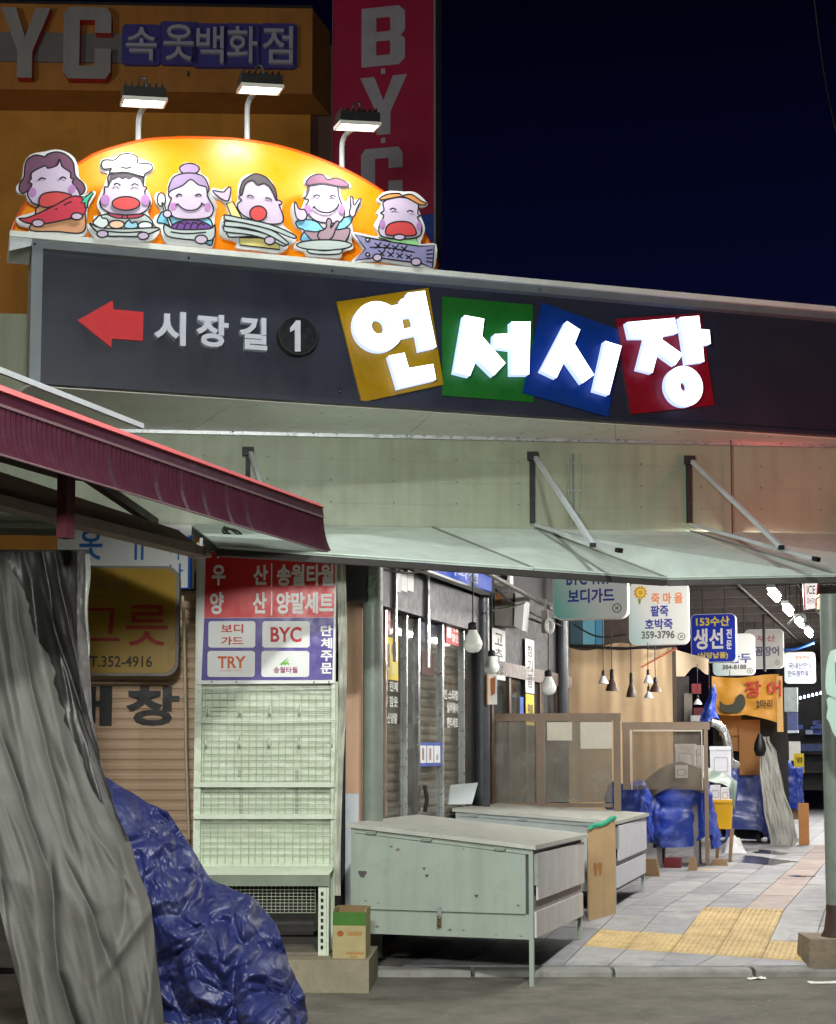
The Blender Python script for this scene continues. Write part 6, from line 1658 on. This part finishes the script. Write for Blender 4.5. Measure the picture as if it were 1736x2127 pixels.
stall('grey stall table under the larger pleated blue tarp', Vector((c2.x + .0, c2.y + .3, ZG)), -14, .5, .5, .74, M_stgrey)
drape('larger pleated blue tarp hanging low over a stall table', Vector((c2.x + .02, c2.y + .3, ZG)), -14, .68, .55, 1.02, .30, M_btarp2, 8, fl=.12, nf=11, lump=.1)
M_wood = mat('wood_block', (150, 122, 92), 0.75, var=0.18, scale=8, streak=0.3)
for i, (x0, y0, x1, y1, lb) in enumerate(((1334, 1785, 1369, 1822, 'tapered wooden block under the first stall leg'), (1428, 1782, 1447, 1810, 'upright wooden block under the pleated blue tarp'), (1475, 1785, 1512, 1800, 'low wooden offcut beside the crate legs'))):
    b = G((x0 + x1) / 2, y1); fr = Fr(b, -14)
    w2 = (x1 - x0) / FPX * b.y; hh = (y1 - y0) / FPX * b.y
    o = MB().hexa([(-w2 / 2, 0, 0), (w2 / 2, 0, 0), (-w2 / 2, .14, 0), (w2 / 2, .14, 0), (-w2 * .3, .02, hh), (w2 * .34, .02, hh), (-w2 * .3, .12, hh), (w2 * .34, .12, hh)]).build('wood_block', M_wood, None, fr)
    tag(o, lb, 'wood block', 'wooden blocks under the stalls')
b = G(1405, 1808); o = MB().box(-.1, .1, 0, .15, 0, .12).build('red_crate', flat((110, 36, 40)), None, Fr(Vector((b.x, b.y + .3, ZG)), -14)); tag(o, 'dark red box on the ground under the stalls', 'box')
b = G(1455, 1808); o = MB().box(-.16, .2, 0, .12, 0, .012).build('flat_board', mat('flat_board', (206, 176, 110), 0.7, var=0.1), None, Fr(b, -14)); tag(o, 'flat yellowish board lying on the paving by the stalls', 'board')
# yellow crate on wooden legs, white boxes, grey flap
b = G(1497, 1790); CR = Fr(Vector((b.x, b.y, ZG)), -14)
cr_ = thing('yellow_crate', 'yellow plastic crate on a rough wooden stand', 'crate', CR)
u0, z1_ = CR.px(1474, 1662); u1, z0_ = CR.px(1521, 1722)
k = MB(); k.hexa([(u0 + .06, 0, z0_), (u1 - .02, 0, z0_ - .0), (u0 + .06, .3, z0_), (u1 - .02, .3, z0_), (u0, -.02, z1_), (u1, -.02, z1_), (u0, .32, z1_), (u1, .32, z1_)]); k.build('body', mat('yellow_plastic', (232, 178, 30), 0.4, var=0.06), cr_)
MB().box(u0 - .01, u1 + .01, -.032, .332, z1_ - .03, z1_ + .004).build('rim', bpy.data.materials['yellow_plastic'], cr_)
for x in (u0 + .05, u1 - .06):
    k = MB(); k.hexa([(x, .02, 0), (x + .04, .02, 0), (x, .06, 0), (x + .04, .06, 0), (x + .03, .02, z0_), (x + .08, .02, z0_), (x + .03, .06, z0_), (x + .08, .06, z0_)]); k.build('leg', M_wood, cr_)
def foam(label, x0, y0, x1, y1, Y, dep=.3, lid=True):
    fr = Fr(P((x0 + x1) / 2, y1, Y), -12); t = thing('foam_box', label, 'foam box', fr)
    u0, z1_ = fr.px(x0, y0); u1, z0_ = fr.px(x1, y1)
    m = bpy.data.materials.get('foam') or mat('foam', (222, 224, 228), 0.7, var=0.05, scale=12, dirt_amt=0.1)
    MB().box(u0, u1, 0, dep, z0_, z1_ - .05 if lid else z1_).build('body', m, t)
    if lid: MB().prism(rrect(u0 - .008, u1 + .008, z1_ - .048, z1_, .015), -.008, dep + .008).build('lid', m, t)
    k = MB(); k.ribbon(rrect(u0 + (u1 - u0) * .2, u1 - (u1 - u0) * .15, z0_ + (z1_ - z0_) * .2, z1_ - (z1_ - z0_) * .35, .02), -.003, .006); k.build('moulding', flat((176, 178, 186)), t)
    return t
foam('big white foam box stacked behind the second partition post', 1474, 1550, 1518, 1616, 19.6)
foam('white foam box seen through the second partition glass', 1402, 1545, 1444, 1602, 19.2)
foam('second white foam box through the partition glass, by the post', 1446, 1548, 1462, 1604, 19.5)
foam('low white foam box sitting in the yellow crate', 1474, 1631, 1496, 1662, CR.o.y + .02, .25, False)
foam('translucent white tub in the yellow crate next to the foam box', 1497, 1636, 1514, 1664, CR.o.y + .04, .22, False)
foam('small white carton seen low through the second partition glass', 1402, 1589, 1428, 1616, 18.6, .2, False)
GFp = Fr(P(1500, 1610, 18.3), -14)
def flap(s, t):
    x = 1462 + 68 * s - 3 * t; y = 1588 + 34 * s + 3 * math.sin(s * 7) + (24 - 4 * s) * t + (40 * max(0, s - .85) / .15 * t)
    u, z = GFp.px(x, y); return (u, .12 + .03 * math.sin(s * 9 + t * 3) - .3 * t, z)
tag(MB().grid(flap, 20, 8).build('grey_flap', mat('grey_green_tarp', (96, 112, 104), 0.5, var=0.1, bump=0.2), None, GFp), 'grey green tarp flap spread over the yellow crate', 'tarp')
def arch_(s, t):
    x = 1314 + 146 * s; y = 1640 - 58 * math.sin(min(1, s * 1.5) * math.pi / 2) * (1 if s < .67 else 1 - (s - .67) * .9) + 50 * t
    u, z = GFp.px(x, y); return (u, .3 - .1 * t + .03 * math.sin(s * 14), z)
tag(MB().grid(arch_, 24, 6).build('dark_cover', mat('dark_cover', (92, 84, 78), 0.6, var=0.15), None, GFp), 'brown grey cover humped behind the pleated blue tarp', 'tarp')
# further stalls: big blue tarp, grey sheet, blue tarp
c3 = G(1562, 1752); 
stall('stall table under the big bluish tarp', Vector((c3.x, c3.y + .35, ZG)), -14, .4, .5, .9, M_dark)
drape('big bluish translucent tarp over a tall stall, right of the yellow crate', Vector((c3.x, c3.y + .3, ZG)), -14, .56, .6, 1.2, .12, mat('blue_film', (84, 100, 178), 0.3, var=0.12, scale=4, bump=0.3, bscale=20, dirt_amt=0.5, dirt=(130, 140, 180), spec=.7), 13, fl=.12, nf=6, cr=.04, lump=.22)
Y4 = 22.6
g4R = curve([(1535, 1598), (1560, 1612), (1640, 1628), (1700, 1648), (1745, 1656), (1770, 1640)])
g4L = curve([(1535, 1578), (1600, 1578), (1680, 1586), (1745, 1600), (1770, 1600)])
def g4(s, t):
    py = 1530 + 226 * t; a, b_ = g4L(py), g4R(py); px = a + (b_ - a) * s
    return tuple(P(px, py, Y4 - .1 * t + .1 * mn.noise(Vector((s * 6, t * 2.2, 3))) + .05 * mn.noise(Vector((s * 15, t * 6, 8))) + .1 * s))
tag(MB().grid(g4, 40, 60).build('grey_sheet', mat('grey_sheet', (168, 168, 162), 0.35, var=0.12, bump=0.2, streak=0.15)), 'pale grey plastic sheet draped to the ground in the alley', 'tarp')
bg_ = Fr(P(1578, 1548, 22.3), -10)
tag(MB().lathe([(0, -.16), (.06, -.15), (.09, -.06), (.075, .04), (.05, .1), (.02, .17)], n=14).build('dark_bag', M_black, None, bg_), 'black bag hanging at the top of the pale grey sheet', 'bag')
c5 = G(1655, 1748)
stall('wooden stall with bare legs under the farthest blue tarp', Vector((c5.x + .02, c5.y + .35, ZG)), -14, .32, .4, .95, M_wood)
drape('farthest blue tarp on a wooden stall beside the yellow placard', Vector((c5.x, c5.y + .3, ZG)), -14, .34, .5, 1.15, .55, M_btarp2, 21, fl=.03, nf=7, lump=.25)
b = G(1668, 1756); o = MB().box(-.06, .09, 0, .05, 0, .62).build('wood_plank', mat('orange_wood', (176, 122, 72), 0.6, var=0.15, streak=0.2), None, Fr(b, -14)); tag(o, 'orange brown plank leg below the farthest blue tarp', 'plank')
# cardboard, duct, banner, blue bag
KB = Fr(P(1540, 1560, 23.4), -14)
kb = thing('cardboard_sheets', 'brown cardboard sheets hung under the orange banner', 'cardboard', KB)
M_card = mat('cardboard', (160, 112, 66), 0.75, var=0.1, scale=3, streak=0.2)
for i, (x0, y0, x1, y1, w_) in enumerate(((1493, 1478, 1540, 1528, 0), (1534, 1495, 1580, 1610, -.03), (1515, 1520, 1536, 1560, .03))):
    k = MB(); bpx(k, KB, x0, y0, x1, y1, w_, w_ + .012); k.build('sheet', M_card, kb)
k = MB(); bpx(k, KB, 1480, 1480, 1640, 1740, .3, .35); k.build('backing', M_dark, kb)
DU = smooth([P(1476, 1500, 20.2), P(1490, 1505, 20.2), P(1503, 1520, 20.2), P(1511, 1545, 20.2), P(1516, 1580, 20.3), P(1530, 1590, 20.4)], 8, False)
tag(MB().tube(DU, .05, 14, rs=[.052 + .008 * (i % 2) for i in range(len(DU))]).build('foil_duct', mat('foil', (206, 208, 210), 0.25, metal=0.8, var=0.15, scale=20, bump=0.3)), 'crinkled silver foil duct bending down to the blue tarp', 'duct')
BN = Fr(P(1545, 1460, 23.0), -14)
bn = thing('banner', 'orange banner with red lettering and a dark eel picture', 'banner', BN)
def bnf(s, t):
    x = 1478 + 140 * s; y = 1404 + 4 * math.sin(s * 5) + (78 + 40 * max(0, (s - .5)) * 1.2) * t
    u, z = BN.px(x, y); return (u, .04 * mn.noise(Vector((s * 5, t * 3, 2))) + .02 * math.sin(s * 16), z)
k = MB(); k.grid(bnf, 36, 14); k.build('sheet', mat('banner_orange', (222, 160, 62), 0.5, var=0.1, bump=0.1), bn)
k = MB(); ptext(k, BN, '장 어', 1548, 1414, 1622, 1447, -.07, bold=.02); k.build('lettering', flat((200, 50, 44)), bn)
k = MB(); ptext(k, BN, '2마리', 1570, 1453, 1604, 1471, -.07, bold=.02); k.build('lettering', flat((50, 36, 24)), bn)
k = MB(); k.face([BN.px(x, y, -.068) for x, y in smooth([(1494, 1456), (1506, 1464), (1524, 1460), (1532, 1444), (1544, 1444), (1548, 1462), (1538, 1478), (1514, 1481), (1498, 1474)], 4)], -.068); k.build('eel_picture', flat((60, 62, 48)), bn)
k = MB(); bpx(k, BN, 1612, 1404, 1627, 1520, -.02, .0); k.build('pale_edge', mat('banner_edge', (226, 180, 110), 0.5, var=0.1), bn)
BB = Fr(P(1470, 1470, 21.2), 0)
tag(MB().grid(lambda s, t: tuple(BB.loc(P(1478 - 26 * t * (1 - s) + (14 + 4 * math.sin(t * 7)) * s * (.4 + .6 * t), 1424 + 72 * t + 5 * math.sin(s * 6), 21.2 - .12 * math.sin(s * 3.14) + .05 * mn.noise(Vector((s * 5, t * 6, 0)))))), 14, 20).build('blue_bag', M_btarp2, None, BB), 'crumpled bright blue bag hanging left of the orange banner', 'bag')
# jumble left of it: shelf
JF = Fr(P(1440, 1480, 22), -10)
jb = thing('kitchen_shelf', 'cluttered dark shelf with red packs left of the blue bag', 'shelf', JF)
for i, (x0, y0, x1, y1, c_) in enumerate(((1402, 1405, 1432, 1500, (58, 52, 50)), (1420, 1440, 1438, 1500, (120, 112, 104)), (1436, 1420, 1456, 1440, (120, 40, 44)), (1440, 1470, 1468, 1500, (84, 30, 34)), (1434, 1486, 1476, 1498, (190, 190, 190)))):
    k = MB(); bpx(k, JF, x0, y0, x1, y1, -.03 * i, .2 - .035 * i); k.build('pack', flat(c_), jb)

# ------------------------------------------------------------------ deep end of the alley
DK = Fr(P(1640, 1640, 36), -ALLEY)
dk = thing('fish_stall', 'dark fish stall with a row of bare bulbs deep in the alley', 'stall', DK)
k = MB(); bpx(k, DK, 1610, 1380, 1830, 1642, .6, .8); k.build('back_wall', mat('stall_blackish', (30, 30, 36), 0.6, var=0.3), dk)
for y in (1560, 1600):
    k = MB(); bpx(k, DK, 1630, y, 1800, y + 6, .2, .6); k.build('shelf', M_dark, dk)
k = MB(); bpx(k, DK, 1640, 1545, 1800, 1560, .1, .5); k.build('counter', mat('counter_blue', (46, 60, 110), 0.4, var=0.3, scale=9), dk)
rn = random.Random(5)
M_bb = glow('bare_bulb', (225, 235, 255), 6)
for i in range(8):
    u, z = DK.px(1662 + i * 8.5, 1450 - i * 2.0, .0)
    MB().lathe([(0, -.03), (.025, -.02), (.03, .005), (.015, .04), (0, .05)], (u, 0, z), n=10).build('bulb', M_bb, dk)
for i in range(12):
    x = 1658 + rn.uniform(0, 60); y = 1498 + rn.uniform(0, 26)
    u, z = DK.px(x, y, .1); MB().box(u - .08, u + .08, .1, .25, z - .05, z + .05).build('fish_tray', flat((rn.choice([(70, 90, 160), (150, 160, 190), (40, 50, 90)]))), dk)
DW = Fr(P(1650, 1640, 30.5), -ALLEY)
wbx = thing('display_cabinet', 'narrow glass and blue cabinet beyond the orange banner', 'cabinet', DW)
k = MB(); bpx(k, DW, 1628, 1428, 1656, 1478, 0, .2); k.build('upper_panel', mat('cab_pale', (150, 160, 160), 0.4, var=0.2, scale=8), wbx)
k = MB(); bpx(k, DW, 1628, 1480, 1656, 1516, 0, .2); k.build('lower_panel', mat('cab_blue', (70, 80, 120), 0.4, var=0.25, scale=8), wbx)
k = MB(); bpx(k, DW, 1628, 1517, 1657, 1522, -.02, .2); k.build('edge', flat((190, 200, 210)), wbx)
k = MB(); bpx(k, DW, 1638, 1540, 1662, 1580, .1, .2); k.build('white_panel', flat((190, 190, 184)), wbx)
YPc = Fr(P(1658, 1590, 24.3), -14)
yp = thing('placard', 'small yellow placard standing on the farthest blue tarp', 'placard', YPc)
k = MB(); bpx(k, YPc, 1648, 1565, 1670, 1606, 0, .01); k.build('board', flat((236, 206, 30)), yp)
k = MB(); ptext(k, YPc, '염', 1653, 1572, 1666, 1584, -.003, bold=.03); k.build('lettering', flat((80, 70, 20)), yp)
# small red and white sign, khaki box, white cable, pale boards at the right edge
IS = Fr(P(1684, 1240, 14.2), -10)
ic = thing('ice_sign', 'small lit white and red sign beside the strip lights', 'sign', IS)
k = MB(); p_ = qpx(IS, [(1667, 1210), (1700, 1210), (1696, 1262), (1670, 1266)], 0); k.prism(p_, 0, .06); k.build('case', mat('ice_face', (236, 232, 232), 0.4, var=0.02, emit=(255, 240, 240), es=0.45), ic)
k = MB(); k.face(qpx(IS, [(1667, 1210), (1670, 1210), (1673, 1266), (1670, 1266)], -.003), -.003); k.face(qpx(IS, [(1697, 1210), (1700, 1210), (1696, 1262), (1693, 1262)], -.003), -.003); k.build('border', flat((190, 30, 50)), ic)
k = MB(); ptext(k, IS, 'ICE', 1675, 1216, 1693, 1234, -.004, bold=.01); ptext(k, IS, '아이', 1675, 1241, 1693, 1257, -.004, bold=.01); k.build('lettering', flat((90, 40, 50)), ic)
KX = Fr(P(1720, 1245, 11.9), -6)
kx_ = thing('junction_box', 'khaki metal box at the right edge under the awning', 'box', KX)
k = MB(); bpx(k, KX, 1704, 1236, 1775, 1262, 0, .2); k.build('body', mat('khaki', (128, 130, 96), 0.5, var=0.08), kx_)
k = MB(); bpx(k, KX, 1702, 1233, 1777, 1237, -.01, .21); k.build('lid', mat('khaki_lid', (140, 142, 108), 0.5, var=0.08), kx_)
tag(MB().tube(smooth([P(1636, 1296, 15), P(1650, 1284, 15), P(1668, 1276, 15), P(1672, 1288, 15), P(1664, 1294, 15)], 4, False), .014, 6).build('white_cable', M_white), 'looped white cable between strip lights and red sign', 'cable')
EB = Fr(P(1726, 1450, 10.9), -20)
M_aqua = mat('aqua_board', (168, 200, 186), 0.35, var=0.06)
eb = thing('leaf_board', 'pale aqua scalloped plastic boards in front of the right pillar', 'board', EB)
for pts, w_ in (([(1714, 1420), (1716, 1385), (1722, 1358), (1732, 1350), (1770, 1350), (1770, 1452), (1722, 1444), (1716, 1436)], 0), ([(1720, 1448), (1768, 1455), (1768, 1545), (1735, 1530), (1722, 1500), (1716, 1490), (1719, 1470)], .02)):
    k = MB(); k.prism(smooth(qpx(EB, pts, w_), 3), w_, w_ + .012); k.build('leaf', M_aqua, eb)
k = MB(); bpx(k, EB, 1734, 1375, 1737, 1420, -.004, -.0005); k.build('print', flat((60, 90, 170)), eb)
tag(MB().box(-.02, .02, -.02, .02, -.6, .5).build('board_post', M_galv, None, Fr(EB.world(EB.px(1755, 1450)[0], .06, 0), -20)), 'grey post carrying the pale aqua boards', 'post')

# ------------------------------------------------------------------ litter
M_paper = flat((226, 226, 222), .7)
def scrap(px, py, wx, wy, rot, label, lift=.02):
    p = PZ(px, py, 0.0); fr = Fr((p.x, p.y, 0.004), rot)
    k = MB(); k.grid(lambda s, t: ((s - .5) * wx, (t - .5) * wy, lift * abs(mn.noise(Vector((s * 3 + px, t * 3, 0)))) + .001), 8, 6)
    tag(k.build('paper_scrap', M_paper, None, fr), label, 'litter', 'paper scraps on the road')
scrap(1571, 2034, .13, .06, 8, 'crumpled white paper scrap on the road by the kerb')
scrap(1715, 2042, .24, .09, 2, 'longer white paper scrap on the road at the right edge', .012)
k = MB()
rn = random.Random(11)
for _ in range(80):
    x = rn.uniform(-.6, 3.2); y = rn.uniform(9.2, 11.0); r_ = rn.uniform(.004, .011)
    k.add([(x + r_ * math.cos(a) * rn.uniform(.6, 1), y + r_ * math.sin(a) * rn.uniform(.6, 1), .001 + .004 * (a == 0)) for a in (0, 1.2, 2.4, 3.6, 4.8)], [(0, 1, 2, 3, 4)])
tag(k.build('road_grit', mat('grit', (160, 158, 150), 0.8, var=0.2)), 'pale grit and crumbs scattered over the asphalt', None, None, 'stuff')
b = G(1524, 1772)
tag(MB().grid(lambda s, t: ((s - .5) * .32, (t - .5) * .3, .16 * math.sin(s * 3.14) * math.sin(t * 3.14) * (1 + .5 * ridged(Vector((s * 3, t * 3, 1)), 3)) + .004), 24, 24).build('plastic_bag', mat('bag_white', (206, 208, 210), 0.3, var=0.1), None, Fr(Vector((b.x, b.y, ZG)), 0)), 'crumpled white plastic bag on the paving by the crate', 'bag')
M_wet = mat('wet_patch', (70, 72, 78), 0.12, var=0.3, scale=3)
def puddle(px, py, rx_, ry_):
    p = G(px, py); k = MB()
    k.add([(p.x + rx_ * (1 + .3 * math.sin(3 * a + px)) * math.cos(a), p.y + ry_ * (1 + .25 * math.cos(4 * a)) * math.sin(a), .2465) for a in [2 * math.pi * i / 28 for i in range(28)]], [tuple(range(28))])
    return k.build('wet_stain', M_wet, pavement)
puddle(1568, 1788, .42, .75); puddle(1600, 1772, .2, .5); puddle(1660, 1822, .14, .12)

# ------------------------------------------------------------------ lamps of the street outside the frame, and one added at left
SLF = Fr((STREET[0], STREET[1], 0), 0)
sl = thing('street_lamp', 'street lamp on a tall pole standing behind the viewer', 'street lamp', SLF)
MB().tube([(-3.4, -2.3, 0), (-3.4, -2.3, STREET[2] + .3)], .06, 12).build('pole', M_galv, sl)
MB().bar((-3.4, -2.3, STREET[2] + .25), (0, 0, STREET[2] + .2), .06, .06).build('arm', M_galv, sl)
MB().box(-.2, .25, -.15, .15, STREET[2] + .1, STREET[2] + .22).build('lamp_head', M_dark, sl)
MB().box(-.16, .16, -.12, .12, STREET[2] + .09, STREET[2] + .0995).build('lens', glow('street_lens', (225, 245, 200), 20), sl)
lamp('street_lamp_light', 'POINT', (STREET[0], STREET[1], STREET[2]), STREET_W, STREET_C, size=.35)
NS = Fr(P(1830, 985, 11.6), 5.9)
ns = thing('neon_sign', 'red lit sign on the wall just past the right edge', 'sign', NS)
MB().box(0, .5, -.25, -.1, -.35, .35).build('case', M_dark, ns)
MB().box(.0, .5, -.26, -.2505, -.35, .35).build('face', glow('neon_red', (255, 40, 40), 3.0), ns)
MB().box(-.012, -.0005, -.24, -.11, -.35, .35).build('side_face', bpy.data.materials['neon_red'], ns)
p_ = NS.world(-.1, -.75, -.25)
lamp('neon_light', 'SPOT', p_, RED_W, (1, .12, .1), size=.15, aim=NS.world(-.35, 0, .25), spot=115, blend=.8)
h2 = thing('street_lamp', 'second taller street lamp standing across the road behind the viewer', 'street lamp', Fr((HIGH[0], HIGH[1], 0), 0))
MB().tube([(2.2, -1.3, 0), (2.2, -1.3, HIGH[2] + .3)], .07, 12).build('pole', M_galv, h2)
MB().bar((2.2, -1.3, HIGH[2] + .25), (0, 0, HIGH[2] + .2), .06, .06).build('arm', M_galv, h2)
MB().box(-.25, .25, -.15, .15, HIGH[2] + .1, HIGH[2] + .22).build('lamp_head', M_dark, h2)
MB().box(-.2, .2, -.12, .12, HIGH[2] + .09, HIGH[2] + .0995).build('lens', bpy.data.materials['street_lens'], h2)
lamp('street_lamp_light', 'SPOT', HIGH, HIGH_W, STREET_C, size=.3, aim=(0.4, 9.6, 0.2), spot=50, blend=.55)
tag(MB().tube(smooth([P(1688, -30, 13.5), P(1702, 90, 14.2), P(1722, 210, 15), P(1750, 330, 15.6)], 4, False), .008, 5).build('overhead_wire', mat('wire', (70, 70, 74), 0.6, var=0)), 'thin overhead wire crossing the night sky at the top right', 'wire')
for pts, lb in (([(1030, 1225, 14), (1080, 1262, 15.5), (1165, 1300, 17.5)], 'black cable sagging from the camera to the farthest round pillar'),
                ([(1190, 1296, 19.5), (1240, 1322, 19.5), (1300, 1318, 19.5)], 'black cable drooping over the pale blue wall pictures')):
    tag(MB().tube(smooth([P(*q) for q in pts], 6, False), .012, 5).build('cable', M_black), lb, 'cable')
tag(MB().tube(smooth([P(1690, 1334, 24), P(1655, 1347, 24), P(1628, 1350, 24)], 5, False), .03, 6).build('blue_hose', flat((40, 90, 170))), 'blue hose hung under the roof by the farthest hanging signs', 'hose')
h3 = thing('street_lamp', 'added lamp out of view at left, put in to brighten the orange building', 'street lamp', Fr((LEFT_FILL[0], LEFT_FILL[1], 0), 0))
MB().tube([(-1.2, .2, 0), (-1.2, .2, LEFT_FILL[2] + .3)], .07, 12).build('pole', M_galv, h3)
MB().bar((-1.2, .2, LEFT_FILL[2] + .25), (0, 0, LEFT_FILL[2] + .2), .06, .06).build('arm', M_galv, h3)
MB().box(-.25, .25, -.15, .15, LEFT_FILL[2] + .1, LEFT_FILL[2] + .22).build('lamp_head', M_dark, h3)
MB().box(-.2, .2, -.12, .12, LEFT_FILL[2] + .09, LEFT_FILL[2] + .0995).build('lens', bpy.data.materials['street_lens'], h3)
lamp('street_lamp_light', 'POINT', LEFT_FILL, LEFT_FILL_W, (1.0, 0.93, 0.8), size=.3)  # added light that only brightens the orange building
